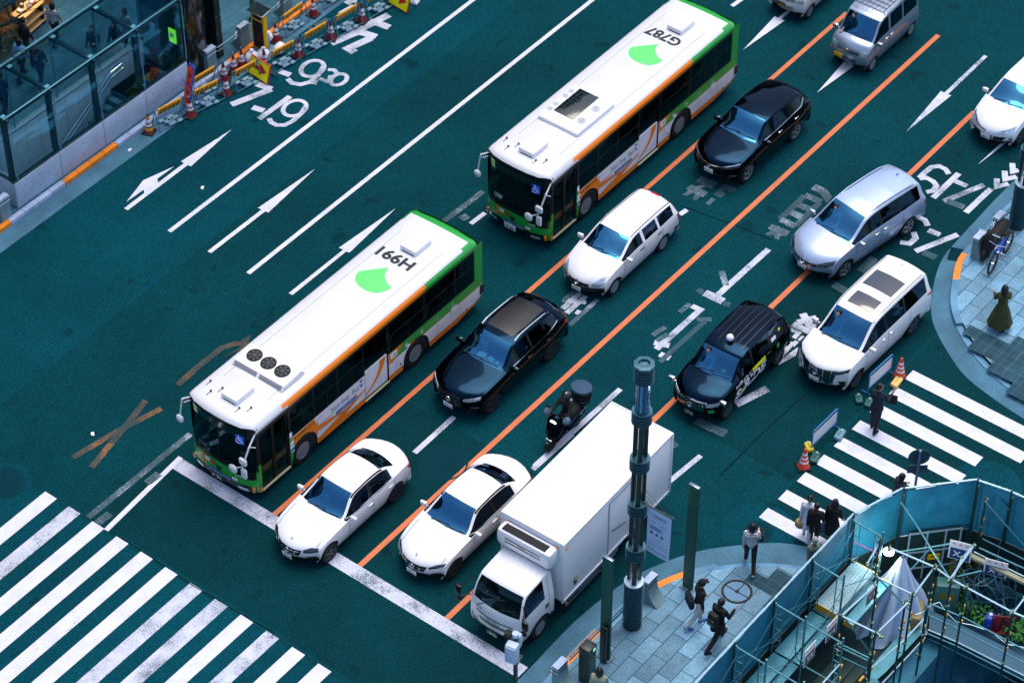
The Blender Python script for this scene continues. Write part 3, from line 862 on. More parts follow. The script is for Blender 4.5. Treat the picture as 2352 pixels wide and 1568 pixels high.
  return h[0] + nrm * off,nrm
 def patch(s,name,axis,top,bot,m,root,off=.008,n=8,rows=4):
  """skin patch between two poly-lines of (a,b) coordinates seen along axis"""
  def res(pl):
   out = []
   for k in range(n + 1):
    t = k / n * (len(pl) - 1); i = min(int(t),len(pl) - 2); f = t - i
    out.append((pl[i][0] * (1 - f) + pl[i + 1][0] * f,pl[i][1] * (1 - f) + pl[i + 1][1] * f))
   return out
  A,B = res(top),res(bot)
  P = []
  for r in range(rows + 1):
   t = r / rows
   P.append([tuple(s.hit(axis,A[k][0] * (1 - t) + B[k][0] * t,A[k][1] * (1 - t) + B[k][1] * t,off)[0]) for k in range(n + 1)])
  mb = MB(); mb.grid(P)
  # thin rim so the patch is a real layer
  rim = P[0] + [r[-1] for r in P[1:]] + P[-1][-2::-1] + [r[0] for r in P[-2:0:-1]]
  cc = Vector((s.L / 2,0,.6))
  inner = [tuple(Vector(p) + (cc - Vector(p)).normalized() * (off + .012)) for p in rim]
  mb.grid([rim + rim[:1],inner + inner[:1]],smooth=False)
  return obj(name,mb,m,root,sharp=50)
 def seam(s,name,axis,pts,w,m,root,off=.004):
  """narrow strip following the skin"""
  P = []
  dense = []
  for a,b in zip(pts,pts[1:]):
   k = max(2,int(math.hypot(a[0] - b[0],a[1] - b[1]) / .09))
   dense += [(a[0] + (b[0] - a[0]) * i / k,a[1] + (b[1] - a[1]) * i / k) for i in range(k)]
  dense.append(pts[-1])
  hs = [s.hit(axis,a,b,off) for a,b in dense]
  l,r = [],[]
  for i,(p,nn) in enumerate(hs):
   d = (hs[min(i + 1,len(hs) - 1)][0] - hs[max(i - 1,0)][0]).normalized()
   side = d.cross(nn).normalized() * w / 2
   l.append(tuple(p + side)); r.append(tuple(p - side))
  mb = MB(); mb.grid([l,r]); return obj(name,mb,m,root,sharp=0)
def wheel(root,x,y,r,w,rim='rim',spokes=5,name='wheel',side=-1,dish=0.0,rr=.66):
 rr /= .66
 """tyre with a rim child; side -1: outer face looks to -y"""
 Mx = Matrix.Translation((x,y,r)) @ Matrix.Rotation(R(90) * (1 if side < 0 else -1),4,'X')
 mb = MB()
 mb.lathe([(r * .66 * rr,-w / 2),(r * .9,-w / 2),(r * .985,-w * .4),(r,-w * .25),(r,w * .25),(r * .985,w * .4),(r * .92,w / 2),(r * .70 * rr,w / 2),(r * .67 * rr,w * .42)],n=28,M=Mx,caps=False)
 t = obj(name,mb,M['rubber'],root,sharp=30)
 r0,r = r,r * rr
 mb = MB()
 mb.lathe([(r * .70,w * .44),(r * .67,w * .46),(r * .63,w * .40),(r * .60,w * .2 - dish),(.02,w * .18 - dish)],n=28,M=Mx,caps=True)
 o = obj('rim',mb,M['matt_black'] if spokes else M[rim],t,sharp=30)
 mb = MB()
 if spokes:
  mb.lathe([(r * .69,w * .47),(r * .66,w * .49),(r * .60,w * .44)],n=28,M=Mx,caps=False)
  for i in range(spokes):
   a = 2 * math.pi * i / spokes + .3
   for da in ((-.13,.13) if spokes <= 6 else (0,)):
    p1 = Vector((r * .64 * math.cos(a + da),r * .64 * math.sin(a + da),w * .45)); p0 = Vector((r * .12 * math.cos(a),r * .12 * math.sin(a),w * .38))
    d = (p1 - p0); c = (p0 + p1) / 2
    mb.box((0,0,0),(d.length,r * .085,.03),M=Mx @ Matrix.Translation(c) @ d.to_track_quat('X','Z').to_matrix().to_4x4())
  mb.lathe([(r * .16,w * .34),(r * .15,w * .44),(.01,w * .45)],n=14,M=Mx)
 else:
  mb.lathe([(r * .30,w * .2 - dish),(r * .28,w * .42),(r * .10,w * .46),(.01,w * .46)],n=20,M=Mx,caps=False)
  for i in range(8):
   a = 2 * math.pi * i / 8 + .2
   mb.cyl((r * .44 * math.cos(a),r * .44 * math.sin(a),w * .18 - dish),(r * .44 * math.cos(a),r * .44 * math.sin(a),w * .22 - dish),r * .12,n=8,M=Mx,mi=1)
 obj('spokes' if spokes else 'hub',mb,[M[rim],M['matt_black']],t,sharp=30)
 return t
def number_plate(root,p,tilt,txt,kind='white',wdt=.33,hgt=.165,small='品川 300'):
 """plate facing -x, leaning by tilt"""
 Mx = Matrix.Translation(Vector(p)) @ Matrix.Rotation(tilt,4,'Y') @ frame((0,0,0),(0,-1,0),(0,0,1))
 mb = MB(); mb.box((0,0,0),(wdt,hgt,.012),bev=.005,M=Mx)
 pm,ink = {'white': ('plate','plate_ink'),'yellow': ('plate_yellow','ink'),'black': ('black','plate_yellow'),'green': ('plate_green','white_ink')}[kind]
 o = obj('number_plate',mb,M[pm],root)
 t = fit_text(txt,wdt * .72,hgt * .46,.012); mb = MB(); mb.add(t.v,t.f,0,Mx @ Matrix.Translation((.02,-.025,.0075)))
 t = fit_text(small,wdt * .5,hgt * .2); mb.add(t.v,t.f,0,Mx @ Matrix.Translation((0,.05,.0075)))
 t = fit_text('わ',wdt * .1,hgt * .25); mb.add(t.v,t.f,0,Mx @ Matrix.Translation((-wdt * .42,-.02,.0075)))
 obj('plate_text',mb,M[ink],o,sharp=0)
 return o
def cabin(root,sh,x_dash,x_back,zfloor,hw,zdash,rows,seat='seat',wheel_side=1,scale=1.0):
 roof = max(p[6] for p in sh.st)
 """dashboard, floor, seats, steering wheel seen through the glass. wheel_side=+1: driver on the +y side"""
 mb = MB()
 mb.box(((x_dash + x_back) / 2 + .2,0,zfloor),(x_back - x_dash + .5,hw * 1.9,.04))
 for y in (-1,1):
  mb.box(((x_dash + x_back) / 2 + .15,y * hw * .97,zfloor + .2),(x_back - x_dash + .3,.03,.42))
 obj('cabin_floor',mb,M['interior'],root)
 mb = MB(); mb.box((x_dash + .12,0,zdash - .14),(.5,hw * 1.82,.3),bev=.09)
 mb.box((x_dash + .2,wheel_side * hw * .47,zdash - .01),(.22,.36,.1),bev=.04)
 obj('dashboard',mb,M['interior'],root)
 mb = MB()
 P = [Vector((0,.17 * math.cos(2 * math.pi * i / 18),.17 * math.sin(2 * math.pi * i / 18))) for i in range(19)]
 T = Matrix.Translation((x_dash + .5,wheel_side * hw * .47,zdash - .02)) @ Matrix.Rotation(R(-28),4,'Y')
 mb.tube(P,.016,n=6,M=T)
 for a in (0,120,240):
  mb.cyl((0,0,0),(0,.17 * math.cos(R(a + 90)),.17 * math.sin(R(a + 90))),.013,n=6,M=T)
 obj('steering_wheel',mb,M['matt_black'],root)
 for xr in rows:
  for y in ((-.47,.47) if hw > .5 else (-.4,.4)):
   yy = y * hw
   mb = MB()
   hp = min(zfloor + .36,roof - 1.03); mb.box((xr,yy,hp - .08),(.5,hw * .62,.16),bev=.06)
   bh = min(.62,roof - .36 - hp)
   mb.box((xr + .3,yy,hp + bh / 2),(.15,hw * .60,bh),bev=.06,M=Matrix.Translation((xr + .3,0,hp)) @ Matrix.Rotation(R(14),4,'Y') @ Matrix.Translation((-xr - .3,0,-hp)))
   mb.box((xr + .36,yy,min(zfloor + 1.05,roof - .29)),(.11,.26,.18),bev=.05)
   obj('seat',mb,M[seat],root)
def side_mirror(root,p,m,side,sz=(.1,.22,.16)):
 mb = MB()
 y = p[1]
 mb.box((p[0],y + side * .13,p[2]),sz,bev=min(sz) * .45)
 mb.cyl((p[0] + .03,y - side * .02,p[2] - .05),(p[0],y + side * .08,p[2] - .03),.025,n=8)
 o = obj('side_mirror',mb,m,root)
 mb = MB(); mb.box((p[0] + sz[0] / 2 + .001,y + side * .13,p[2]),(.006,sz[1] * .8,sz[2] * .72),bev=.002)
 obj('mirror_glass',mb,M['chrome'],o)
 return o
def under(root,L,W,wheels,wr,z0=.2,z1=.62):
 """dark underbody and wheel wells"""
 mb = MB()
 hw = W / 2 - .1
 xs = [min(.62,wheels[0] - wr - .1)] + [v for w in wheels for v in (w - wr - .08,w + wr + .08)] + [L - .25]
 for a,b in zip(xs[::2],xs[1::2]):
  k = .62 if a < .7 else (.8 if b > L - .4 else 1.0)
  mb.box(((a + b) / 2,0,(z0 + z1) / 2),(b - a,hw * 2 * k,z1 - z0))
 mb.box((L / 2,0,(z0 + z1) / 2),(L - .6,hw * 2 - .5,z1 - z0 - .01))
 for w in wheels: mb.box((w,0,z1 + .0),(wr * 2 + .1,hw * 2,.06))
 obj('underbody',mb,M['under'],root)
def quad_patch(sh,name,axis,a,b,c,d,m,root,**k):
 return sh.patch(name,axis,[a,b],[d,c],m,root,**k)
NAMES = {'front': 'windscreen','rear': 'rear_window','sideL': 'side_window','sideR': 'side_window','sidedarkL': 'rear_side_window','sidedarkR': 'rear_side_window','roof': 'sunroof','body': 'body','pillarL': 'door_pillar','pillarR': 'door_pillar'}
GM = {'front': None}
def car(name,label,cat,loc,rz,st,wheels,wr,W,paint,glass,sill=.22,rim='rim',spokes=5,tyre_w=.2,group=None,front='windscreen',rear='dark_glass',dash=None,rows=(),zfloor=.42,mirror=None,mirror_mat=None,plate=None,details=None,dark='dark_glass',bulge=.05,seat='seat',track=None,screen_dark=False):
 root = thing(name,label,cat,(loc[0],loc[1],0),rz,group)
 sh = Shell(st,wheels,wr,sill=sill,glass=glass,bulge=bulge)
 gm = {'front': M[front],'rear': M[rear],'sideL': M['side_glass'],'sideR': M['side_glass'],'sidedarkL': M[dark],'sidedarkR': M[dark],'roof': M['dark_glass'],'pillarL': M['black'],'pillarR': M['black']}
 sh.build(root,paint,gm,NAMES)
 L = sh.L
 under(root,L,W,wheels,wr,sill - .02,.6)
 ty = (track or W / 2 - tyre_w / 2 - .02)
 for xw in wheels:
  wheel(root,xw,-ty,wr,tyre_w,rim,spokes,side=-1)
  wheel(root,xw,ty,wr,tyre_w,rim,spokes,side=1)
 if dash: cabin(root,sh,dash[0],dash[1],zfloor,W / 2 - .1,dash[2],rows,seat)
 if mirror:
  for s_ in (-1,1): side_mirror(root,(mirror[0],s_ * mirror[1],mirror[2]),mirror_mat or paint,s_)
 if plate: number_plate(root,*plate)
 if details: details(root,sh)
 return root,sh
def lamp_pair(sh,root,name,axis,top,bot,m,**k):
 for s_ in (1,-1):
  sh.patch(name,axis,[(a * s_,b) for a,b in top] if axis in 'FR' else top,[(a * s_,b) for a,b in bot] if axis in 'FR' else bot,m,root,**k)
def handles(sh,root,xs,z,m,w=.2):
 for ax in ('N','P'):
  for x in xs:
   h,n = sh.hit(ax,x,z,.012)
   mb = MB(); mb.box(tuple(h),(w,.03,.035),bev=.012); obj('door_handle',mb,m,root)
def doors(sh,root,xs,z0,z1,m=None):
 for ax in ('N','P'):
  for x in xs:
   sh.seam('door_gap',ax,[(x,z1),(x,z0)],.014,m or M['matt_black'],root)
def side_strip(sh,root,name,pts,w,m,off=.01):
 for ax in ('N','P'): sh.seam(name,ax,pts,w,m,root,off)
def roof_rails(root,sh,x0,x1,y,z0,m,r=.02,h=.05,name='roof_rail'):
 for s_ in (-1,1):
  mb = MB()
  pts = []
  for k in range(9):
   x = x0 + (x1 - x0) * k / 8
   p,_ = sh.hit('T',x,s_ * y,0)
   pts.append((x,s_ * y,p.z + (h if 0 < k < 8 else 0)))
  mb.tube(pts,r,n=6)
  obj(name,mb,m,root)
def wipers(sh,root,pts):
 for a,b in pts:
  pa,_ = sh.hit('T',*a,.02); pb,_ = sh.hit('T',*b,.025)
  mb = MB(); mb.cyl(pa,pb,.012,n=6); obj('wiper',mb,M['matt_black'],root)
def badge(sh,root,y,z,r,m=None,axis='F'):
 h,n = sh.hit(axis,y,z,.012)
 mb = MB(); q = n.to_track_quat('Z','Y').to_matrix().to_4x4()
 P = [(r * math.cos(2 * math.pi * i / 16),r * math.sin(2 * math.pi * i / 16),0) for i in range(17)]
 Mx = Matrix.Translation(h) @ q
 mb.tube(P,r * .16,n=5,M=Mx)
 for a in (90,210,330): mb.cyl((0,0,0),(r * math.cos(R(a)),r * math.sin(R(a)),0),r * .1,n=5,M=Mx)
 obj('badge',mb,m or M['chrome'],root)
def grille(sh,root,top,bot,bars,name='grille',m='black',barm='chrome',vert=0,n=8,bw=.018):
 sh.patch(name,'F',top,bot,M[m],root,off=.006,n=n)
 g_ = [c for c in root.children if c.name.startswith(name)][-1]
 for k in range(bars):
  t = (k + .5) / bars
  pts = [(top[i][0] * (1 - t) + bot[i][0] * t,top[i][1] * (1 - t) + bot[i][1] * t) for i in range(len(top))]
  o = sh.seam('grille_bar','F',pts,bw,M[barm],root,.014); o.parent = g_
 for k in range(vert):
  t = (k + .5) / vert
  def at(pl):
   u = t * (len(pl) - 1); i = min(int(u),len(pl) - 2); f = u - i
   return (pl[i][0] * (1 - f) + pl[i + 1][0] * f,pl[i][1] * (1 - f) + pl[i + 1][1] * f)
  o = sh.seam('grille_bar','F',[at(top),at(bot)],bw,M[barm],root,.014); o.parent = g_
def mirror_y(pl): return [(-a,b) for a,b in pl]
# ---- saloon --------------------------------------------------------------
SALOON = [  # x, bow, zb, wb, zr, wr, zc
 (.10,.42,.26,.72,.28,.66,.28),(.02,.42,.40,.76,.42,.70,.42),(.0,.42,.52,.78,.54,.72,.55),(.06,.40,.66,.80,.68,.72,.70),
 (.22,.36,.74,.82,.76,.73,.80),(.62,.24,.83,.84,.855,.74,.89),(1.22,.18,.90,.85,.93,.74,.975),(1.40,.16,.915,.85,.95,.735,.995),
 (2.12,.10,.94,.845,1.36,.585,1.405),(2.22,.09,.945,.845,1.385,.58,1.43),(2.62,.02,.95,.845,1.40,.575,1.455),(2.70,.02,.952,.845,1.40,.575,1.455),
 (3.20,-.03,.96,.845,1.365,.57,1.425),(3.36,-.05,.965,.84,1.33,.565,1.39),(3.62,-.08,.97,.835,1.225,.575,1.285),(3.98,-.14,.985,.825,1.03,.60,1.09),(4.08,-.15,.985,.82,1.01,.62,1.055),
 (4.42,-.2,.965,.79,.99,.66,1.02),(4.60,-.26,.93,.76,.95,.66,.975),(4.68,-.30,.78,.76,.80,.68,.81),(4.66,-.30,.50,.78,.52,.70,.52),(4.58,-.28,.28,.74,.30,.66,.30)]
SAL_GLASS = [('front',7,8),('rear',13,15),('side',8,10),('side',11,14),('side',7,8),('pillar',10,11)]
def saloon(label,loc,rz,plate,lamp_style):
 def det(root,sh):
  if lamp_style == 0:
   lamp_pair(sh,root,'headlamp','F',[(.44,.69),(.60,.735),(.76,.72)],[(.46,.60),(.60,.60),(.78,.63)],M['lamp_dark'])
  else:
   lamp_pair(sh,root,'headlamp','F',[(.46,.665),(.62,.725),(.79,.735)],[(.47,.60),(.62,.63),(.78,.68)],M['lamp_dark'])
  grille(sh,root,[(-.42,.66),(0,.67),(.42,.66)],[(-.34,.47),(0,.45),(.34,.47)],2)
  badge(sh,root,0,.57,.085)
  sh.patch('lower_grille','F',[(-.40,.40),(0,.40),(.40,.40)],[(-.44,.30),(0,.29),(.44,.30)],M['black'],root)
  for s_ in (-1,1): sh.patch('air_intake','F',[(s_ * .50,.42),(s_ * .72,.46)],[(s_ * .50,.33),(s_ * .72,.35)],M['black'],root)
  lamp_pair(sh,root,'tail_lamp','R',[(.48,.88),(.74,.88)],[(.5,.74),(.75,.72)],M['red_lamp'])
  for ax in 'NP': sh.patch('tail_lamp',ax,[(4.25,.90),(4.46,.88)],[(4.30,.79),(4.46,.74)],M['red_lamp'],root)
  handles(sh,root,(2.55,3.42),.80,M['white_paint'])
  doors(sh,root,(1.62,2.66,3.6),.30,.93)
  side_strip(sh,root,'window_trim',[(1.6,.955),(2.6,.975),(3.4,.99)],.022,M['chrome'])
  sh.seam('roof_gap','T',[(2.05,-.59),(3.4,-.57)],.05,M['matt_black'],root,.006)
  sh.seam('roof_gap','T',[(2.05,.59),(3.4,.57)],.05,M['matt_black'],root,.006)
  sh.seam('bonnet_gap','T',[(.35,-.70),(1.25,-.72)],.012,M['rim_dark'],root)
  sh.seam('bonnet_gap','T',[(.35,.70),(1.25,.72)],.012,M['rim_dark'],root)
  wipers(sh,root,[((1.42,.45),(1.50,-.15)),((1.42,-.05),(1.52,-.6))])
  badge(sh,root,.25,0,.035,axis='T')
 return car("saloon_car",label,"car",loc,rz,SALOON,(.82,3.66),.325,1.80,M['white_paint'],SAL_GLASS,rim='rim_dark',spokes=5,tyre_w=.22,
   dash=(1.45,3.6,.93),rows=(2.0,2.85),mirror=(1.72,.84,.98),plate=((-.015,0,.36),R(-4),*plate),details=det)
saloon("white saloon with a round-badged grille stopped with its nose over the stop line",(-.71,1.62),0,("19-86",'white'),0)
saloon("white saloon with slim headlamps stopped between the orange lines beside the box truck",(.93,-1.46),0,("98-74",'white'),1)
# ---- black crossover with silver roof rails --------------------------------
CROSS = [(.12,.40,.34,.74,.36,.68,.36),(.02,.40,.55,.82,.57,.74,.57),(.0,.40,.72,.84,.75,.74,.77),(.05,.38,.88,.86,.90,.76,.93),
  (.22,.32,.96,.88,.985,.78,1.03),(.70,.22,1.04,.90,1.07,.80,1.11),(1.25,.18,1.09,.91,1.13,.80,1.17),(1.42,.16,1.105,.91,1.15,.79,1.20),
  (2.18,.10,1.13,.905,1.585,.66,1.64),(2.30,.09,1.135,.905,1.61,.655,1.66),(2.75,.03,1.14,.905,1.635,.65,1.69),(2.83,.03,1.142,.905,1.635,.65,1.69),
  (3.45,0,1.16,.905,1.61,.65,1.675),(3.55,0,1.165,.905,1.605,.65,1.67),(4.12,-.08,1.20,.89,1.53,.62,1.61),(4.24,-.10,1.20,.885,1.50,.61,1.58),
  (4.66,-.18,1.15,.86,1.20,.68,1.24),(4.76,-.22,1.10,.85,1.12,.72,1.15),(4.86,-.28,.85,.84,.87,.74,.87),(4.84,-.28,.55,.84,.57,.74,.57),(4.76,-.26,.36,.80,.38,.7,.38)]
def det_cross(root,sh):
 lamp_pair(sh,root,'headlamp','F',[(.44,.86),(.60,.90),(.84,.95)],[(.45,.78),(.62,.78),(.86,.86)],M['lamp'])
 grille(sh,root,[(-.36,.90),(0,.92),(.36,.90)],[(-.46,.42),(0,.40),(.46,.42)],7,barm='rim_dark',vert=8)
 side = [(-.38,.91),(-.26,.66),(-.48,.42)]
 badge(sh,root,0,.74,.085)
 sh.seam('bumper_trim','F',[(-.80,.45),(-.5,.36),(0,.33),(.5,.36),(.80,.45)],.035,M['chrome'],root,.014)
 for s_ in (-1,1): sh.patch('fog_lamp','F',[(s_ * .60,.52),(s_ * .80,.54)],[(s_ * .62,.46),(s_ * .80,.48)],M['lamp'],root)
 for ax in 'NP': sh.patch('tail_lamp',ax,[(4.40,1.08),(4.66,1.10)],[(4.42,.98),(4.66,.96)],M['red_lamp'],root)
 roof_rails(root,sh,2.35,4.0,.60,0,M['chrome'],.022,.04)
 sh.patch('roof_glass','T',[(2.42,.46),(3.0,.5),(3.95,.46)],[(2.42,-.46),(3.0,-.5),(3.95,-.46)],M['black'],root,off=.006,n=10)
 side_strip(sh,root,'window_trim',[(1.75,1.12),(2.8,1.16),(3.6,1.19),(4.1,1.28)],.03,M['chrome'])
 handles(sh,root,(2.65,3.55),.98,M['black']); doors(sh,root,(1.72,2.80,3.75),.42,1.1)
 wipers(sh,root,[((1.46,.5),(1.52,-.1)),((1.46,0),(1.55,-.6))])
 mb = MB(); h,_ = sh.hit('T',1.62,.1,-.12); mb.box((1.7,.1,1.14),(.22,.28,.05),.3,bev=.02); mb.box((1.72,-.22,1.14),(.16,.2,.05),-.2,bev=.02); mb.ball((1.68,-.48,1.15),.07)
 tag(obj('dashboard_papers',mb,M['white_matt'],root))
CG = [('pillar',10,11),('front',7,8),('rear',15,16),('side',7,10),('sidedark',11,12),('sidedark',13,14)]
car("crossover","glossy black crossover with silver roof rails behind the white saloon at the stop line","car",(6.45,1.70),0,CROSS,(.95,3.74),.365,1.895,M['black_paint'],CG,sill=.26,
 rim='rim_dark',spokes=5,tyre_w=.24,dash=(1.5,4.2,1.12),rows=(2.1,3.0),zfloor=.55,mirror=(1.80,.90,1.14),plate=((-.02,.0,.50),R(-3),"56-56",'white'),details=det_cross,bulge=.06)
# ---- white estate with black bumpers ----------------------------------------
ESTATE = [(.10,.38,.28,.68,.30,.62,.30),(.02,.38,.42,.74,.44,.68,.44),(.0,.38,.58,.76,.60,.70,.61),(.06,.36,.70,.77,.72,.70,.74),
  (.24,.32,.80,.785,.83,.70,.86),(.60,.24,.90,.80,.93,.71,.98),(.98,.20,.98,.815,1.02,.72,1.07),(1.10,.18,1.00,.815,1.04,.71,1.10),
  (1.86,.10,1.01,.81,1.38,.61,1.43),(1.98,.09,1.01,.81,1.41,.60,1.455),(2.30,.03,1.01,.81,1.44,.60,1.49),(2.39,.03,1.01,.81,1.44,.60,1.49),
  (3.10,0,1.01,.805,1.43,.595,1.485),(3.20,0,1.01,.805,1.43,.595,1.48),(3.98,-.06,1.02,.79,1.38,.575,1.44),(4.06,-.08,1.02,.785,1.35,.57,1.41),
  (4.30,-.14,1.00,.77,1.04,.62,1.08),(4.34,-.16,.95,.765,.98,.66,1.0),(4.38,-.18,.70,.76,.72,.68,.72),(4.40,-.18,.48,.76,.5,.68,.5),(4.32,-.18,.30,.72,.32,.64,.32)]
def det_estate(root,sh):
 lamp_pair(sh,root,'headlamp','F',[(.44,.68),(.56,.80),(.70,.86)],[(.48,.58),(.62,.60),(.74,.70)],M['lamp'])
 sh.patch('front_bumper','F',[(-.76,.53),(-.4,.55),(0,.56),(.4,.55),(.76,.53)],[(-.72,.30),(-.4,.29),(0,.29),(.4,.29),(.72,.30)],M['matt_black'],root,n=16,off=.02)
 grille(sh,root,[(-.36,.67),(0,.69),(.36,.67)],[(-.38,.57),(0,.57),(.38,.57)],2,barm='rim_dark')
 badge(sh,root,0,.66,.07)
 for ax in 'NP':
  sh.patch('tail_lamp',ax,[(4.10,.98),(4.28,.97)],[(4.14,.78),(4.3,.76)],M['red_lamp'],root)
  sh.patch('rear_bumper',ax,[(4.02,.52),(4.3,.52)],[(4.04,.32),(4.28,.34)],M['matt_black'],root,off=.016)
 sh.patch('brake_lamp','T',[(4.00,.16),(4.00,-.16)],[(4.08,.16),(4.08,-.16)],M['red_lamp'],root,off=.02)
 for s_ in (-1,1): sh.seam('roof_gap','T',[(1.95,s_ * .57),(4.0,s_ * .54)],.03,M['matt_black'],root,.008)
 for ax in 'NP': sh.patch('door_pillar',ax,[(2.30,1.40),(2.42,1.40)],[(2.30,1.03),(2.42,1.03)],M['white_paint'],root,off=.006)
 handles(sh,root,(2.2,3.12),.90,M['black']); doors(sh,root,(1.30,2.35,3.3),.34,1.0)
 wipers(sh,root,[((1.14,.45),(1.22,-.1)),((1.14,-.05),(1.26,-.55))])
EG = [('front',7,8),('rear',15,16),('side',7,10),('side',11,12),('sidedark',13,14)]
car("estate_car","white estate car with black bumpers driving behind the black crossover","car",(12.8,1.82),0,ESTATE,(.85,3.38),.30,1.69,M['white_paint'],EG,sill=.24,
 rim='steel_rim',spokes=0,tyre_w=.17,dash=(1.2,4.0,1.02),rows=(1.85,2.7),zfloor=.44,mirror=(1.42,.80,1.03),mirror_mat=M['white_paint'],plate=((-.03,.0,.43),R(-2),"16-38",'white'),details=det_estate,seat='seat_light')
# ---- black tall crossover --------------------------------------------------
def det_harrier(root,sh):
 lamp_pair(sh,root,'headlamp','F',[(.36,.83),(.60,.89),(.84,.95)],[(.38,.77),(.62,.79),(.86,.86)],M['lamp_dark'])
 sh.seam('grille_trim','F',[(-.84,.95),(-.4,.86),(0,.84),(.4,.86),(.84,.95)],.035,M['chrome'],root,.016)
 sh.patch('grille','F',[(-.36,.80),(0,.79),(.36,.80)],[(-.36,.72),(0,.71),(.36,.72)],M['black'],root)
 badge(sh,root,0,.80,.06)
 sh.patch('lower_grille','F',[(-.45,.56),(0,.56),(.45,.56)],[(-.4,.40),(0,.39),(.4,.40)],M['matt_black'],root)
 for s_ in (-1,1): sh.patch('fog_lamp','F',[(s_ * .60,.50),(s_ * .78,.52)],[(s_ * .62,.44),(s_ * .78,.46)],M['lamp'],root)
 for ax in 'NP': sh.patch('tail_lamp',ax,[(4.42,1.08),(4.66,1.08)],[(4.44,.97),(4.68,.96)],M['red_lamp'],root)
 side_strip(sh,root,'window_trim',[(1.75,1.13),(2.8,1.17),(3.8,1.23),(4.1,1.34)],.025,M['chrome'])
 side_strip(sh,root,'sill_trim',[(1.5,.34),(3.2,.36)],.03,M['chrome'])
 handles(sh,root,(2.6,3.5),1.0,M['chrome']); doors(sh,root,(1.7,2.80,3.75),.42,1.1)
 wipers(sh,root,[((1.46,.5),(1.52,-.1)),((1.46,0),(1.55,-.6))])
 mb = MB(); h,_ = sh.hit('T',4.05,0,0); mb.box((4.08,0,h.z + .03),(.22,.05,.08),bev=.02,taper=.6); obj('roof_aerial',mb,M['black'],root)
car("crossover","black crossover with bright alloy wheels near the rear of the farther bus","car",(19.6,1.70),R(-1.2),[(x * .966,b,*[v * (.985 if i % 2 == 0 else .97) for i,v in enumerate(r)]) for x,b,*r in CROSS],(.93,3.59),.36,1.835,M['black_paint'],CG,sill=.26,
 rim='steel_rim',spokes=5,tyre_w=.23,dash=(1.5,4.1,1.10),rows=(2.1,3.0),zfloor=.55,mirror=(1.74,.86,1.12),plate=((-.02,.0,.62),R(-3),"78-44",'white'),details=det_harrier,bulge=.06)
# ---- silver people carrier ---------------------------------------------------
MPV = [(.12,.40,.26,.74,.28,.68,.28),(.02,.40,.44,.82,.46,.74,.46),(.0,.40,.60,.84,.63,.74,.64),(.07,.38,.74,.86,.76,.76,.79),
 (.26,.32,.86,.875,.88,.76,.93),(.62,.24,.97,.89,1.0,.78,1.05),(1.00,.20,1.05,.90,1.09,.78,1.15),(1.12,.18,1.07,.90,1.11,.77,1.18),
 (2.02,.10,1.09,.90,1.58,.66,1.635),(2.14,.09,1.09,.90,1.61,.655,1.66),(2.50,.03,1.09,.90,1.655,.65,1.71),(2.60,.03,1.09,.90,1.66,.65,1.715),
 (3.40,0,1.09,.90,1.665,.645,1.725),(3.50,0,1.09,.90,1.66,.645,1.72),(4.42,-.05,1.10,.88,1.58,.625,1.65),(4.54,-.07,1.10,.875,1.54,.62,1.61),
 (4.76,-.14,1.08,.86,1.12,.68,1.16),(4.80,-.16,1.02,.855,1.05,.72,1.07),(4.85,-.18,.75,.85,.77,.74,.77),(4.86,-.18,.5,.84,.52,.74,.52),(4.78,-.18,.30,.8,.32,.7,.32)]
MG = [('pillar',10,11),('pillar',12,13),('front',7,8),('rear',15,16),('side',7,8),('side',8,10),('sidedark',11,12),('sidedark',13,14)]
def det_mpv(root,sh):
 lamp_pair(sh,root,'headlamp','F',[(.46,.72),(.62,.80),(.84,.87)],[(.48,.62),(.66,.65),(.86,.76)],M['lamp_dark'])
 grille(sh,root,[(-.46,.70),(0,.71),(.46,.70)],[(-.44,.61),(0,.60),(.44,.61)],2)
 badge(sh,root,0,.68,.085)
 sh.patch('lower_grille','F',[(-.72,.42),(0,.40),(.72,.42)],[(-.70,.30),(0,.28),(.70,.30)],M['matt_black'],root)
 sh.seam('bumper_trim','F',[(-.70,.33),(0,.30),(.70,.33)],.02,M['chrome'],root,.014)
 for ax in 'NP': sh.patch('tail_lamp',ax,[(4.56,1.02),(4.76,1.02)],[(4.58,.84),(4.78,.82)],M['red_lamp'],root)
 roof_rails(root,sh,2.3,4.3,.60,0,M['silver_blue'],.024,.04)
 side_strip(sh,root,'side_trim',[(1.5,.40),(3.3,.40)],.03,M['chrome'])
 handles(sh,root,(2.35,2.75),.96,M['chrome']); doors(sh,root,(1.42,2.54,3.55),.34,1.06)
 wipers(sh,root,[((1.16,.55),(1.24,-.1)),((1.16,-.05),(1.28,-.65))])
 mb = MB(); h,_ = sh.hit('T',4.2,0,0); mb.box((4.2,0,h.z + .04),(.12,.05,.09),bev=.02,taper=.5); obj('roof_aerial',mb,M['silver_blue'],root)
car("people_carrier","silver people carrier turning across the orange line beside the white minivan","car",(17.79,-3.05),R(-9.3),MPV,(.95,3.87),.335,1.90,M['silver_blue'],MG,sill=.24,
 rim='steel_rim',spokes=5,tyre_w=.22,dash=(1.2,4.4,1.08),rows=(1.95,2.85,3.65),zfloor=.5,mirror=(1.50,.90,1.10),plate=((-.02,.0,.48),R(-3),"55-88",'white'),details=det_mpv)
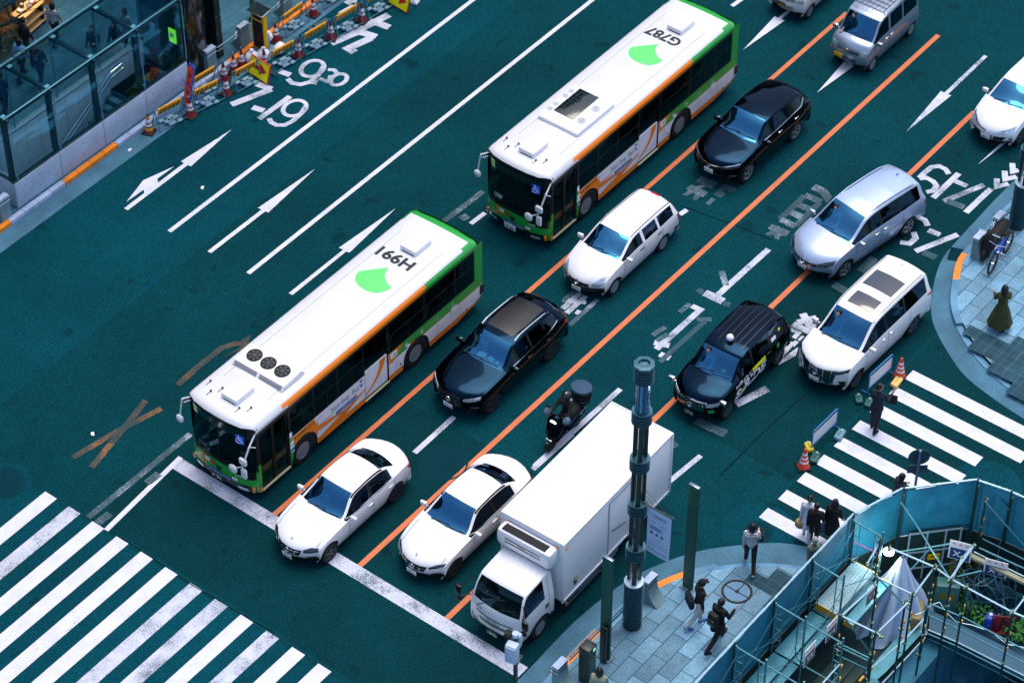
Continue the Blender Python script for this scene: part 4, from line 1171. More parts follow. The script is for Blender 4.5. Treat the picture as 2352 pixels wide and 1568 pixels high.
# ---- white minivan with two sunroofs ------------------------------------------
VAN = [(.14,.44,.26,.72,.28,.66,.28),(.02,.44,.44,.80,.46,.74,.46),(.0,.44,.70,.83,.73,.74,.75),(.04,.42,.93,.85,.955,.75,.98),
 (.20,.36,1.02,.865,1.045,.76,1.09),(.55,.28,1.09,.88,1.12,.77,1.18),(.92,.22,1.14,.89,1.18,.77,1.25),(1.02,.20,1.15,.89,1.20,.76,1.28),
 (1.84,.12,1.17,.89,1.73,.68,1.79),(1.94,.11,1.17,.89,1.77,.68,1.82),(2.30,.03,1.17,.89,1.83,.68,1.89),(2.40,.03,1.17,.89,1.835,.68,1.895),
 (3.30,0,1.17,.89,1.85,.68,1.91),(3.40,0,1.17,.89,1.85,.68,1.91),(4.52,-.02,1.20,.885,1.81,.67,1.87),(4.66,-.04,1.20,.88,1.78,.66,1.84),
 (4.84,-.10,1.18,.87,1.25,.70,1.28),(4.88,-.12,1.10,.865,1.14,.74,1.16),(4.94,-.14,.80,.86,.82,.76,.82),(4.95,-.14,.52,.85,.54,.76,.54),(4.88,-.14,.28,.82,.30,.74,.30)]
def det_van(root,sh):
 lamp_pair(sh,root,'headlamp','F',[(.50,.93),(.66,.97),(.86,1.02)],[(.52,.84),(.68,.86),(.86,.93)],M['lamp_dark'])
 grille(sh,root,[(-.60,.98),(-.3,.96),(0,.95),(.3,.96),(.60,.98)],[(-.50,.46),(-.3,.42),(0,.41),(.3,.42),(.50,.46)],6,vert=12,n=12)
 badge(sh,root,0,.80,.09)
 sh.seam('bumper_trim','F',[(-.50,.40),(0,.36),(.50,.40)],.05,M['chrome'],root,.014)
 for s_ in (-1,1):
  sh.patch('fog_lamp','F',[(s_ * .64,.58),(s_ * .80,.56)],[(s_ * .70,.38),(s_ * .80,.40)],M['black'],root)
  sh.patch('bumper_corner','F',[(s_ * .52,.62),(s_ * .60,.66)],[(s_ * .54,.40),(s_ * .60,.40)],M['white_paint'],root,off=.02)
 for x0,x1,hw in ((2.12,2.66,.42),(3.02,3.78,.50)):
  sh.patch('sunroof','T',[(x0,hw),(x1,hw)],[(x0,-hw),(x1,-hw)],M['dark_gloss'],root,off=.012)
 for ax in 'NP': sh.patch('tail_lamp',ax,[(4.50,1.16),(4.84,1.20)],[(4.62,1.08),(4.86,1.02)],M['red_lamp'],root)
 for s_ in (-1,1): sh.seam('roof_gap','T',[(1.9,s_ * .645),(4.5,s_ * .635)],.025,M['rim_dark'],root,.006)
 handles(sh,root,(2.22,2.62),1.04,M['chrome']); doors(sh,root,(1.30,2.42,3.6),.36,1.14)
 wipers(sh,root,[((1.06,.55),(1.14,-.1)),((1.06,-.05),(1.18,-.65))])
 mb = MB(); h,_ = sh.hit('T',4.45,.05,0); mb.box((4.45,.05,h.z + .03),(.16,.06,.07),bev=.02,taper=.5); obj('roof_aerial',mb,M['white_paint'],root)
M['dark_gloss'] = mat("dark_sunroof_glass",(8,22,40),.06,coat=1.0,spec=.8)
car("minivan","white minivan with two dark sunroofs and a big chrome mesh grille","minivan",(13.85,-6.08),R(-1.6),VAN,(.92,3.92),.345,1.85,M['white_paint'],MG,sill=.24,
 rim='rim',spokes=10,tyre_w=.22,dash=(1.1,4.4,1.16),rows=(1.8,2.8,3.7),zfloor=.52,mirror=(1.42,.89,1.22),plate=((-.03,.0,.55),R(-3),"16-18",'white'),details=det_van)
# ---- black taxi ---------------------------------------------------------------
TAXI = [(.12,.36,.26,.66,.28,.60,.28),(.02,.36,.44,.74,.46,.66,.46),(.0,.36,.62,.76,.65,.68,.66),(.05,.35,.80,.775,.83,.69,.86),
  (.20,.30,.93,.785,.955,.70,.99),(.50,.24,1.00,.80,1.03,.71,1.08),(.88,.20,1.04,.81,1.08,.72,1.14),(.98,.18,1.05,.81,1.10,.71,1.17),
  (1.58,.10,1.06,.81,1.58,.64,1.63),(1.68,.09,1.06,.81,1.63,.635,1.675),(2.02,.03,1.06,.81,1.69,.63,1.745),(2.12,.03,1.06,.81,1.695,.63,1.75),
  (2.95,0,1.06,.81,1.69,.63,1.745),(3.05,0,1.06,.81,1.69,.63,1.74),(3.86,-.05,1.08,.80,1.60,.61,1.66),(3.98,-.08,1.08,.795,1.55,.60,1.61),
  (4.26,-.14,1.04,.78,1.10,.66,1.13),(4.30,-.16,.98,.775,1.0,.68,1.02),(4.38,-.18,.72,.77,.74,.68,.74),(4.39,-.18,.5,.76,.52,.68,.52),(4.32,-.18,.30,.72,.32,.64,.32)]
M['lime'] = mat("lime_sticker",(225,230,20),.5)
M['tx_green'] = mat("green_taxi_sticker",(30,170,80),.5)
def det_taxi(root,sh):
 lamp_pair(sh,root,'headlamp','F',[(.44,.82),(.58,.84),(.74,.88)],[(.46,.72),(.60,.73),(.76,.79)],M['lamp'])
 sh.seam('grille_trim','F',[(-.46,.86),(0,.885),(.46,.86)],.04,M['chrome'],root,.016)
 grille(sh,root,[(-.42,.83),(0,.85),(.42,.83)],[(-.42,.55),(0,.53),(.42,.55)],5,vert=9,bw=.014)
 badge(sh,root,0,.72,.075)
 sh.seam('bumper_trim','F',[(-.6,.32),(0,.29),(.6,.32)],.03,M['rim'],root,.014)
 for s_ in (-1,1): pass
 sh.patch('accessibility_sticker','F',[(-.52,.62),(-.66,.64)],[(-.52,.49),(-.66,.51)],M['tx_green'],root,off=.01)
 lamp_pair(sh,root,'tail_lamp','R',[(.60,1.02),(.76,1.04)],[(.62,.76),(.76,.74)],M['red_lamp'])
 for ax in 'NP': sh.patch('tail_lamp',ax,[(4.10,1.12),(4.24,1.04)],[(4.16,.90),(4.3,.80)],M['red_lamp'],root)
 # roof ribs and the round roof lamp
 for k in range(-2,4):
  y = k * .19 - .1
  P = []
  sh.seam('roof_rib','T',[(1.9 + .12 * (k % 2),y),(3.7,y)],.026,M['black'],root,.016)
 h,_ = sh.hit('T',1.98,-.02,0)
 mb = MB(); mb.lathe([(.07,0),(.065,.05)],n=16,M=Matrix.Translation(h)); o = obj('roof_lamp_base',mb,M['black'],root)
 mb = MB(); mb.ball(h + Vector((0,0,.12)),.115,n=20,k=12); o = obj('roof_lamp',mb,M['white_paint'],root)
 text('roof_lamp_text','m',frame(h + Vector((-.114,0,.09)),(0,-1,0),(.25,0,1)),M['blue_sign'],o,.1,.006)
 # S.RIDE lettering on the near doors
 def side_text(name,body,x0,x1,zc,hgt,m,bold=.02,slant=0.0):
  t = fit_text(body,x1 - x0,hgt,bold); mb = MB(); vs = []
  for p in t.v:
   x,z = (x0 + x1) / 2 + p[0] + slant * p[1],zc + p[1]
   hh,nn = sh.hit('N',x,z,.008); vs.append(tuple(hh))
  mb.add(vs,t.f); return obj(name,mb,m,root,sharp=0)
 side_text('door_lettering','S',1.16,1.40,.62,.32,M['white_ink'],.04,.15)
 side_text('door_lettering','RIDE',1.58,2.72,.70,.36,M['white_ink'],.03,.15)
 side_text('door_lettering','km呼ぶなら',1.15,1.95,.95,.15,M['white_ink'],.012)
 sh.patch('lime_sticker','N',[(1.42,.62),(1.52,.62)],[(1.42,.52),(1.52,.52)],M['lime'],root,off=.01)
 o = sh.patch('lime_sticker','N',[(2.02,1.03),(2.72,1.03)],[(2.02,.91),(2.72,.91)],M['lime'],root,off=.01)
 side_text('sticker_text','エスライド',2.14,2.60,.97,.07,M['ink'],.01).parent = o
 sh.patch('accessibility_sticker','N',[(3.36,1.0),(3.46,1.0)],[(3.36,.86),(3.46,.86)],M['tx_green'],root,off=.01)
 sh.patch('window_sticker','N',[(3.12,1.34),(3.34,1.34)],[(3.12,1.22),(3.34,1.22)],M['white_ink'],root,off=.012)
 sh.patch('window_sticker','N',[(3.54,1.42),(3.62,1.42)],[(3.54,1.34),(3.62,1.34)],M['lime'],root,off=.012)
 handles(sh,root,(1.95,2.9),1.0,M['black']); doors(sh,root,(1.15,2.08,3.05),.36,1.04,M['rim_dark'])
 wipers(sh,root,[((1.02,.5),(1.10,-.1)),((1.02,-.05),(1.14,-.6))])
 mb = MB(); mb.box((1.32,-.28,1.15),(.16,.18,.12),.4,bev=.05); obj('dashboard_cloth',mb,mat("yellow_cloth",(225,205,130),.8),root)
M['taxi_screen'] = glass_mat("taxi_windscreen_glass",(120,175,200),.32,(95,175,230))
car("taxi","black taxi with a white ball roof lamp and white door lettering","taxi",(10.57,-3.93),R(1.6),TAXI,(.80,3.55),.31,1.695,M['black_paint'],MG,sill=.24,
 rim='rim',spokes=10,tyre_w=.19,dash=(1.05,3.8,1.05),rows=(1.6,2.8),zfloor=.46,mirror=(.36,.76,.98),mirror_mat=M['chrome'],plate=((-.03,.0,.43),R(-3),"27-85",'green'),details=det_taxi,front='taxi_screen',dark='side_glass')
# ---- small box vans -------------------------------------------------------------
KEI = [(.10,.16,.30,.62,.32,.58,.32),(.02,.16,.44,.68,.46,.64,.46),(.0,.16,.60,.70,.63,.64,.64),(.03,.16,.78,.71,.81,.64,.83),
 (.10,.15,.93,.715,.96,.64,1.0),(.22,.14,1.03,.72,1.07,.65,1.11),(.36,.13,1.08,.725,1.12,.66,1.17),(.42,.12,1.09,.725,1.14,.66,1.19),
 (.92,.08,1.10,.725,1.72,.62,1.76),(1.02,.07,1.10,.725,1.76,.62,1.80),(1.40,.02,1.10,.725,1.82,.62,1.87),(1.50,.02,1.10,.725,1.825,.62,1.875),
 (2.25,0,1.10,.725,1.84,.62,1.89),(2.33,0,1.10,.725,1.84,.62,1.89),(3.18,-.02,1.12,.72,1.82,.61,1.87),(3.26,-.03,1.12,.72,1.78,.61,1.83),
 (3.33,-.05,1.10,.715,1.18,.64,1.2),(3.36,-.05,1.0,.71,1.03,.65,1.05),(3.39,-.06,.75,.71,.77,.65,.77),(3.39,-.06,.5,.7,.52,.64,.52),(3.34,-.06,.30,.68,.32,.62,.32)]
def det_kei(root,sh):
 lamp_pair(sh,root,'headlamp','F',[(.46,.92),(.66,.95)],[(.46,.74),(.67,.78)],M['lamp'])
 for i,z in enumerate((.84,.79)): sh.seam('grille_bar','F',[(-.42,z),(0,z - .01),(.42,z)],.03,M['chrome'],root,.012)
 badge(sh,root,0,.92,.045)
 for z in (.56,.50,.44): sh.seam('lower_grille_slot','F',[(-.36,z),(0,z - .01),(.52,z)],.03,M['matt_black'],root,.01)
 handles(sh,root,(1.3,1.6),.96,M['chrome']); doors(sh,root,(.55,1.45,2.4),.36,1.08,M['rim_dark'])
 sh.seam('slide_rail','N',[(1.6,.86),(3.0,.86)],.03,M['chrome'],root,.01)
 wipers(sh,root,[((.46,.45),(.53,-.1)),((.46,-.05),(.56,-.5))])
def roof_rack(root,x0,x1,hw,z):
 mb = MB()
 for s_ in (-1,1):
  mb.tube([(x0,s_ * hw,z + .1),(x1,s_ * hw,z + .1)],.016,n=6)
  for x in (x0 + .05,(x0 + x1) / 2,x1 - .05): mb.tube([(x,s_ * hw,z + .1),(x,s_ * (hw + .07),z - .03)],.014,n=6)
 for k in range(6): mb.cyl((x0,hw - .18 * k - .1,z + .09),(x1,hw - .18 * k - .1,z + .09),.011,n=6)
 n = int((x1 - x0) / .22)
 for k in range(n + 1): mb.cyl((x0 + k * (x1 - x0) / n,-hw,z + .1),(x0 + k * (x1 - x0) / n,hw,z + .1),.014,n=6)
 obj('roof_rack',mb,M['rim_dark'],root)
def kei(label,loc,paint,plate,rack,rows=(.95,1.75),rz=0):
 r,sh = car("kei_van",label,"van",loc,rz,KEI,(.58,3.0),.27,1.475,paint,[('front',7,8),('rear',15,16),('side',7,8),('side',8,10),('sidedark',11,12),('sidedark',13,14)],sill=.26,
  rim='steel_rim',spokes=0,tyre_w=.15,dash=(.5,3.0,1.10),rows=rows,zfloor=.52,mirror=(.62,.73,1.12),plate=((-.025,.30 if rack else .1,.56),R(-1),*plate),details=det_kei,seat='seat_light')
 if rack: roof_rack(r,1.15,3.2,.56,1.9)
 return r
M['kei_silver'] = mat("grey_silver_paint",(150,165,185),.3,metal=.55,coat=.5)
kei("silver kei van with a black roof rack and a yellow number plate",(27.2,1.45),M['kei_silver'],("72-71",'yellow'),True)
kei("white kei van cut by the top edge with a black and yellow number plate",(28.35,4.70),M['white_paint'],("58-69",'black'),False)
# ---- white estate at the right edge -----------------------------------------------
def det_wagon(root,sh):
 lamp_pair(sh,root,'headlamp','F',[(.36,.70),(.56,.78),(.74,.86)],[(.38,.66),(.58,.66),(.76,.74)],M['lamp'])
 sh.seam('grille_trim','F',[(-.74,.84),(-.3,.70),(0,.68),(.3,.70),(.74,.84)],.04,M['chrome'],root,.014)
 sh.patch('lower_grille','F',[(-.60,.56),(0,.58),(.60,.56)],[(-.44,.32),(0,.30),(.44,.32)],M['black'],root)
 for s_ in (-1,1): sh.patch('fog_lamp','F',[(s_ * .66,.50),(s_ * .74,.50)],[(s_ * .68,.40),(s_ * .74,.42)],M['black'],root)
 handles(sh,root,(2.2,3.12),.90,M['white_paint']); doors(sh,root,(1.30,2.35,3.3),.34,1.0)
 wipers(sh,root,[((1.14,.45),(1.22,-.1)),((1.14,-.05),(1.26,-.55))])
car("estate_car","white car with a hexagonal black grille cut by the right edge","car",(26.6,-4.28),0,ESTATE,(.90,3.48),.31,1.695,M['white_paint'],EG,sill=.22,
 rim='rim',spokes=5,tyre_w=.18,dash=(1.2,4.0,1.02),rows=(1.85,2.7),zfloor=.44,mirror=(1.42,.80,1.03),plate=((-.03,.0,.50),R(-2),"45-35",'white'),details=det_wagon)
# ================================================================ city buses
def bus(label,loc,number,plate_txt,plate_kind,ac,depot,L=10.2):
 """local frame: nose centre near x=0, +x to the tail, y=0 the middle; near side (doors) at y=-HW"""
 root = thing("city_bus",label,"bus",(loc[0],loc[1],0),0)
 HW,ZR = 1.24,2.70
 BOW = .30
 mats = [M['white_side'],M['green'],M['orange'],M['black'],M['white_roof']]
 WH,OR_,GR,BK = 0,2,1,3
 wheels,wr = (2.18,2.18 + 5.05),.48
 def xe(y): return BOW * (.45 * abs(y / HW) ** 2 + .55 * abs(y / HW) ** 7)
 # ---- sides
 for sgn in (-1,1):
  mb = MB(); glass = {}
  cuts = sorted(set([BOW + .02,.42,1.60,1.72,2.68,2.76,3.70,3.78,4.84,4.90,5.98,6.06,7.60,7.72,9.06,9.14,10.0,L - .12] + [w + s_ * d for w in wheels for s_ in (-1,1) for d in (.62,.6,.56,.5,.42,.32,.2,.08)]))
  zs = [.30,.50,.74,1.0,1.38,1.44,2.50,2.62,2.735]
  Rw = .60
  def zbot(x):
   z = .30 if x < 9.7 else .30 + (x - 9.7) * .45
   for w in wheels:
    if abs(x - w) < Rw: z = max(z,wr + .02 + math.sqrt(Rw * Rw - (x - w) ** 2))
   return z
  win = [(1.72,2.68),(2.76,3.70),(3.78,4.84),(6.06,7.60),(7.72,9.06),(9.14,10.0)]
  if sgn > 0: win = [(1.72,2.68),(2.76,3.70),(3.78,4.84),(4.90,5.98),(6.06,7.60),(7.72,9.06),(9.14,10.0)]
  doors_ = [(.42,1.60),(4.90,5.98)] if sgn < 0 else []
  glassP = []
  for a,b in zip(cuts,cuts[1:]):
   xm = (a + b) / 2
   for k in range(len(zs) - 1):
    z0,z1 = zs[k],zs[k + 1]
    za0,zb0 = max(z0,zbot(a)),max(z0,zbot(b))
    if za0 >= z1 - 1e-4 and zb0 >= z1 - 1e-4: continue
    za0,zb0 = min(za0,z1),min(zb0,z1)
    if any(d0 - .01 <= xm <= d1 + .01 for d0,d1 in doors_) and (z1 <= 2.51): continue
    q = [(a,sgn * HW,za0),(b,sgn * HW,zb0),(b,sgn * HW,z1),(a,sgn * HW,z1)]
    if z0 >= 1.43 and z1 <= 2.51 and any(w0 - .01 <= xm <= w1 + .01 for w0,w1 in win):
     glassP.append(q); continue
    if k == 7: c = WH if xm < 1.70 else (OR_ if xm < 7.72 else GR)
    elif k >= 4: c = BK if xm < 10.0 else GR
    elif k == 0: c = OR_ if xm > 2.6 else (OR_ if xm < .42 else (GR if xm < 2.3 else OR_))
    elif k == 3: c = GR if xm > 6.1 or xm < 1.72 else WH
    else: c = GR if xm < 2.2 else WH
    if sgn > 0 and k < 4: c = WH if 2.2 < xm else GR
    mb.add(q if sgn < 0 else q[::-1],[(0,1,2,3)],c)
  obj('side_panel',mb,mats,root)
  for w0,w1 in win:
   gm = MB()
   for q in glassP:
    if w0 - .01 <= (q[0][0] + q[1][0]) / 2 <= w1 + .01: gm.add(q,[(0,1,2,3)])
   o = obj('side_window',gm,M['bus_glass'],root)
   fr = MB(); y = sgn * (HW + .006)
   fr.box(((w0 + w1) / 2,y,2.04),(w1 - w0,.014,.03)); fr.box(((w0 + w1) / 2 + .05,y,1.74),(.03,.014,.6))
   obj('window_frame',fr,M['black'],o)
 # ---- roof: rounded edges, nose lip and tail
 ys = [-1,-.985,-.95,-.88,-.7,-.35,0,.35,.7,.88,.95,.985,1]
 def rz(f):
  a = abs(f)
  e = 2.94 - .05 * f * f
  if a > .88: e -= .16 * ((a - .88) / .12) ** 2.0
  return e
 xs = [(0,-.13),(.05,-.06),(.12,-.02),(.25,0),(1.4,0),(1.42,0),(4,0),(7.7,0),(7.72,0),(9.5,0),(9.85,0),(10.02,-.02),(10.12,-.07),(10.2,-.16)]
 rows = []
 for x,dz in xs:
  r = []
  for f in ys:
   xx = x + (xe(f * HW) if x < 1.4 else 0) * (1 - x / 1.4) - (.14 * abs(f) ** 3 if x > 9.9 else 0)
   r.append((xx + .06,f * HW,rz(f) + dz * (1 - abs(f) ** 6)))
  rows.append(r)
 mb = MB()
 for j in range(len(rows) - 1):
  for i in range(len(ys) - 1):
   edge = i in (0,1)
   x = xs[j][0]
   c = 4
   if x >= 9.85: c = GR
   elif x >= 9.5 and (i < 3 or i > len(ys) - 5): c = GR
   elif edge and x >= 7.7: c = GR
   elif edge and x >= 1.4: c = OR_
   mb.add([rows[j][i],rows[j + 1][i],rows[j + 1][i + 1],rows[j][i + 1]],[(0,3,2,1)],c,smooth=True)
 # weld the roof so that it shades smoothly
 bm = bmesh.new(); me = mesh_of("roof",mb,mats,0); bm.from_mesh(me)
 bmesh.ops.remove_doubles(bm,verts=bm.verts,dist=.0005); bm.to_mesh(me); bm.free()
 me.set_sharp_from_angle(angle=R(40))
 o = bpy.data.objects.new('roof',me); COL.objects.link(o); o.parent = root
 # ---- front face
 fy = [-1,-.985,-.95,-.85,-.6,-.3,0,.3,.6,.85,.95,.985,1]
 fz = [(.24,.10),(.34,.02),(.56,.0),(.74,.01),(.98,.03),(1.12,.04),(2.30,.13),(2.62,.12),(2.80,.10)]
 scr,body = MB(),MB()
 def zadj(z,f):   # the windscreen sill dips in the middle and towards the near side
  if abs(z - .98) < .01 or abs(z - 1.12) < .01: return z + (.16 if f < -.5 else -.02 if f > .5 else .02) * (-1 if z < 1 and f < -.5 else 0 if f < -.5 else 1)
  return z
 P = [[(xe(f * HW) + lean,f * HW,zadj(z,f)) for f in fy] for z,lean in fz]
 for j in range(len(P) - 1):
  for i in range(len(fy) - 1):
   q = [P[j][i],P[j][i + 1],P[j + 1][i + 1],P[j + 1][i]]
   zm,fm = (fz[j][0] + fz[j + 1][0]) / 2,(fy[i] + fy[i + 1]) / 2
   if 1.12 < zm < 2.3 and abs(fm) < .95: scr.add(q,[(0,1,2,3)],0,smooth=True); continue
   c = BK if zm < .56 else GR if zm < 1.05 else BK
   if abs(fm) > .96 and .3 < zm < 1.3: c = GR
   body.add(q,[(0,1,2,3)],c,smooth=True)
 obj('front_panel',body,mats,root)
 ws = obj('windscreen',scr,M['bus_screen'],root)
 def fx(y,z):
  for (z0,l0),(z1,l1) in zip(fz,fz[1:]):
   if z0 <= z <= z1: return xe(y) + l0 + (l1 - l0) * (z - z0) / (z1 - z0)
  return xe(y)
 def fpatch(name,corners,m,par=root,off=.012,n=6,mi=0):
  (a,b,c,d) = corners
  G = []
  for r in range(4):
   t = r / 3
   row = []
   for k in range(n + 1):
    u = k / n
    y = (a[0] * (1 - u) + b[0] * u) * (1 - t) + (d[0] * (1 - u) + c[0] * u) * t
    z = (a[1] * (1 - u) + b[1] * u) * (1 - t) + (d[1] * (1 - u) + c[1] * u) * t
    row.append((fx(y,z) - off,y,z))
   G.append(row)
  mb = MB(); mb.grid(G); return obj(name,mb,m,par,sharp=0)
 def ftext(name,body_,yc,zc,w,h,m,par,bold=.01,off=.02):
  t = fit_text(body_,w,h,bold); mb = MB()
  mb.add([(fx(yc - p[0],zc + p[1]) - off,yc - p[0],zc + p[1]) for p in t.v],t.f); return obj(name,mb,m,par,sharp=0)
 # destination box (unlit), stickers, numbers
 fpatch('destination_display',[(.95,2.60),(-.95,2.60),(-.95,2.36),(.95,2.36)],M['display'])
 o = fpatch('wheelchair_sticker',[(-.62,2.44),(-.90,2.44),(-.90,2.10),(-.62,2.10)],M['wheelchair_blue'],off=.02)
 wm = MB()
 T = lambda p: [(fx(-.76 - a,2.27 + b) - .026,-.76 - a,2.27 + b) for a,b in p]
 wm.tube(T([(-.03,.10),(-.03,-.02),(.05,-.02),(.09,-.10)]),.012,n=5)
 wm.tube(T([(-.03 + .085 * math.cos(R(a)),-.05 + .085 * math.sin(R(a))) for a in range(100,330,25)]),.010,n=5)
 wm.ball(T([(-.03,.13)])[0],.024,n=8,k=6); wm.tube(T([(-.03,.05),(.05,.05)]),.010,n=5)
 obj('wheelchair_symbol',wm,M['white_ink'],o)
 o = fpatch('pale_sticker',[(1.04,2.60),(.84,2.60),(.84,2.30),(1.04,2.30)],M['pale_yellow'],off=.02)
 dm = MB(); dm.prism([(.05 * math.cos(R(a)),.05 * math.sin(R(a))) for a in range(0,360,20)],0,.004,M=frame((fx(.94,2.46) - .024,.94,2.46),(0,-1,0),(0,0,1)))
 obj('sticker_dot',dm,M['logo_green'],o)
 ftext('front_number',number,.62,1.36,.34,.15,M['white_ink'] if ac == 'solar' else M['rim'],root,.01,.03)
 ftext('front_number',number,-.72,.88,.24,.07,M['white_ink'],root,.01,.03)
 fpatch('black_mask',[(-.45,1.14),(-1.13,1.14),(-1.13,.82),(-.62,.84)],M['black'],off=.014,n=8)
 for y in (.70,.58): fpatch('orange_stripe',[(y,.98),(y - .07,.98),(y - .10,.66),(y - .03,.66)],M['orange'],off=.016)
 o = fpatch('advert_sticker',[(.56,.93),(.36,.93),(.36,.81),(.56,.81)],M['white_ink'],off=.02); ftext('advert_text','HTZ',.46,.87,.15,.06,M['rim_dark'],o,.0,.026)
 fpatch('advert_sticker',[(.34,.92),(.16,.92),(.16,.80),(.34,.80)],M['red_brown'],off=.02)
 fpatch('front_emblem',[(.12,.86),(-.10,.86),(-.06,.70),(.06,.70)],M['rim_dark'],off=.03)
 o = fpatch('blue_name_strip',[(.42,.64),(-.44,.64),(-.44,.54),(.42,.54)],M['blue_name'],off=.022,n=10)
 ftext('name_strip_text','ノンステップバス',-.01,.59,.80,.075,M['white_ink'],o,.006,.03)
 o = fpatch('card_sticker',[(-.48,.74),(-.66,.74),(-.66,.64),(-.48,.64)],M['white_ink'],off=.022); ftext('card_text','IC',-.57,.69,.1,.06,M['red_brown'],o,.004,.03)
 number_plate(root,(fx(.0,.44) - .03,.10,.42),R(-2),plate_txt,plate_kind,.44,.22,'品川 200')
 for y in (-.86,.86):
  fpatch('headlamp',[(y + .2,.48),(y - .12,.48),(y - .12,.36),(y + .2,.36)] if y < 0 else [(y + .12,.48),(y - .2,.48),(y - .2,.36),(y + .12,.36)],M['lamp'],off=.02)
 for y in (-1.12,1.12):
  mb = MB(); mb.box((fx(y,.44) - .01,y,.45),(.08,.10,.19),bev=.03); obj('indicator',mb,M['amber'],root)
 mb = MB()
 for a,b in ((.75,-.05),(-.05,-.75)): mb.tube([(fx(a,1.12) - .03,a,1.12),(fx((a + b) / 2,1.3) - .05,(a + b) / 2,1.3),(fx(b,1.55) - .05,b,1.6)],.014,n=5)
 obj('wiper',mb,M['matt_black'],root)
 mb = MB(); mb.cyl((fx(0,1.2) + .02,0,1.12),(fx(0,2.3) + .02,0,2.3),.03,n=6); obj('screen_bar',mb,M['black'],root)
 # mirrors on white arms
 mb = MB()
 A = [(.34,-1.20,2.62),(.05,-1.22,2.35),(-.15,-1.16,1.85),(-.12,-1.05,1.60)]
 mb.tube(A,.028,n=6); mb.tube([A[1],(.28,-1.23,2.15)],.02,n=6); mb.tube([A[3],(-.14,-.80,1.42)],.022,n=6)
 am = obj('mirror_arm',mb,M['white_paint'],root)
 mb = MB(); mb.box((-.12,-1.10,1.83),(.1,.27,.24),bev=.05); mb.box((-.12,-1.10,1.36),(.1,.20,.36),bev=.05)
 mb.ball((-.18,-.74,1.38),.16,sc=(.4,1,1)); obj('mirror_shell',mb,M['white_paint'],am)
 mb = MB(); B = [(.36,1.20,2.60),(.16,1.38,2.55),(.06,1.42,1.95)]
 mb.tube(B,.024,n=6); mb.tube([(.36,1.22,2.45),(.2,1.36,2.4)],.018,n=6); am = obj('mirror_arm',mb,M['white_paint'],root)
 mb = MB(); mb.ball((.04,1.42,1.85),.14,sc=(.5,1,1)); obj('mirror_shell',mb,M['white_paint'],am)
 # ---- rear face
 mb = MB(); rb = MB()
 P = [[(L - .1 + .04 - .14 * abs(f) ** 3 + (.03 if z < 1.3 else -.05 * (z - 1.3)),f * HW,z) for f in fy] for z in (.55,.85,1.38,2.45,2.74)]
 for j in range(4):
  for i in range(len(fy) - 1):
   q = [P[j][i],P[j + 1][i],P[j + 1][i + 1],P[j][i + 1]]
   (rb if j == 2 and abs(fy[i] + fy[i + 1]) < 1.7 else mb).add(q,[(0,1,2,3)],BK if j == 0 else GR,smooth=True)
 obj('rear_panel',mb,mats,root); obj('rear_window',rb,M['bus_glass'],root)
 mb = MB(); mb.box((L - .16,-HW + .005,.82),(.18,.04,.34)); mb.box((L - .16,HW - .005,.82),(.18,.04,.34)); obj('rear_lamp_housing',mb,M['black'],root)
 for s_ in (-1,1):
  mb = MB(); mb.box((L - .04,s_ * .95,.78),(.06,.26,.16),bev=.02); obj('tail_lamp',mb,M['red_lamp'],root)
 # ---- near-side graphics (thin sheets on the flat panel)
 Y = -HW
 def sp(name,poly,m,off=.004,par=root):
  mb = MB(); mb.prism(poly,0,.002,M=Matrix(((1,0,0,0),(0,0,-1,Y - off),(0,1,0,0),(0,0,0,1)))); return obj(name,mb,m,par)
 def stext(name,body_,x0,x1,zc,h,m,par=root,off=.010,bold=.01,slant=0):
  t = fit_text(body_,x1 - x0,h,bold); mb = MB(); mb.add([((x0 + x1) / 2 + p[0] + slant * p[1],Y - off,zc + p[1]) for p in t.v],t.f); return obj(name,mb,m,par,sharp=0)
 def curve(p0,p1,p2,n=10): return [((1 - t) ** 2 * p0[0] + 2 * t * (1 - t) * p1[0] + t * t * p2[0],(1 - t) ** 2 * p0[1] + 2 * t * (1 - t) * p1[1] + t * t * p2[1]) for t in (i / n for i in range(n + 1))]
 arch = [(2.18 + .605 * math.cos(R(a)),.50 + .605 * math.sin(R(a))) for a in range(125,12,-8)]
 sp('orange_swoosh',[(1.72,1.36),(2.70,1.37)] + curve((2.70,1.37),(2.72,1.02),(3.10,.92)) + curve((3.10,.92),(3.5,.86),(3.95,.72)) + [(3.9,.66)] + curve((3.9,.66),(3.3,.76),(2.80,.78)) + arch[::-1] + [(1.80,1.12)],M['orange'])
 sp('orange_swoosh',curve((2.86,.50),(3.3,.60),(4.88,.86)) + curve((4.88,.80),(3.9,.52),(3.6,.31)) + [(2.86,.31)],M['orange'])
 sp('green_field',[(1.63,.32),(1.63,1.10),(1.84,1.10),(1.66,.32)],M['green'],.006)
 stext('depot_text','S-' + number if ac != 'solar' else number,1.82,2.36,1.26,.12,M['ink'],bold=.004)
 stext('depot_text',depot,2.40,2.66,1.26,.11,M['ink'],bold=.004)
 o = sp('entrance_sign',[(1.64,.98),(1.64,1.24),(1.80,1.24),(1.80,.98)],M['white_ink'],.008); stext('entrance_text','↑入口',1.66,1.79,1.12,.1,M['ink'],o,.014)
 o = sp('blue_sign_sheet',[(1.65,.78),(1.65,.94),(1.80,.94),(1.80,.78)],M['blue_sign'],.008); stext('blue_sign_text','iii',1.67,1.78,.86,.1,M['white_ink'],o,.014)
 sp('white_sticker',[(1.63,1.42),(1.63,1.62),(1.74,1.62),(1.74,1.42)],M['white_ink'],.008)
 stext('side_lettering','Non·Step  Bus',3.42,4.62,1.10,.26,M['name_blue'],bold=-.004,slant=.0)
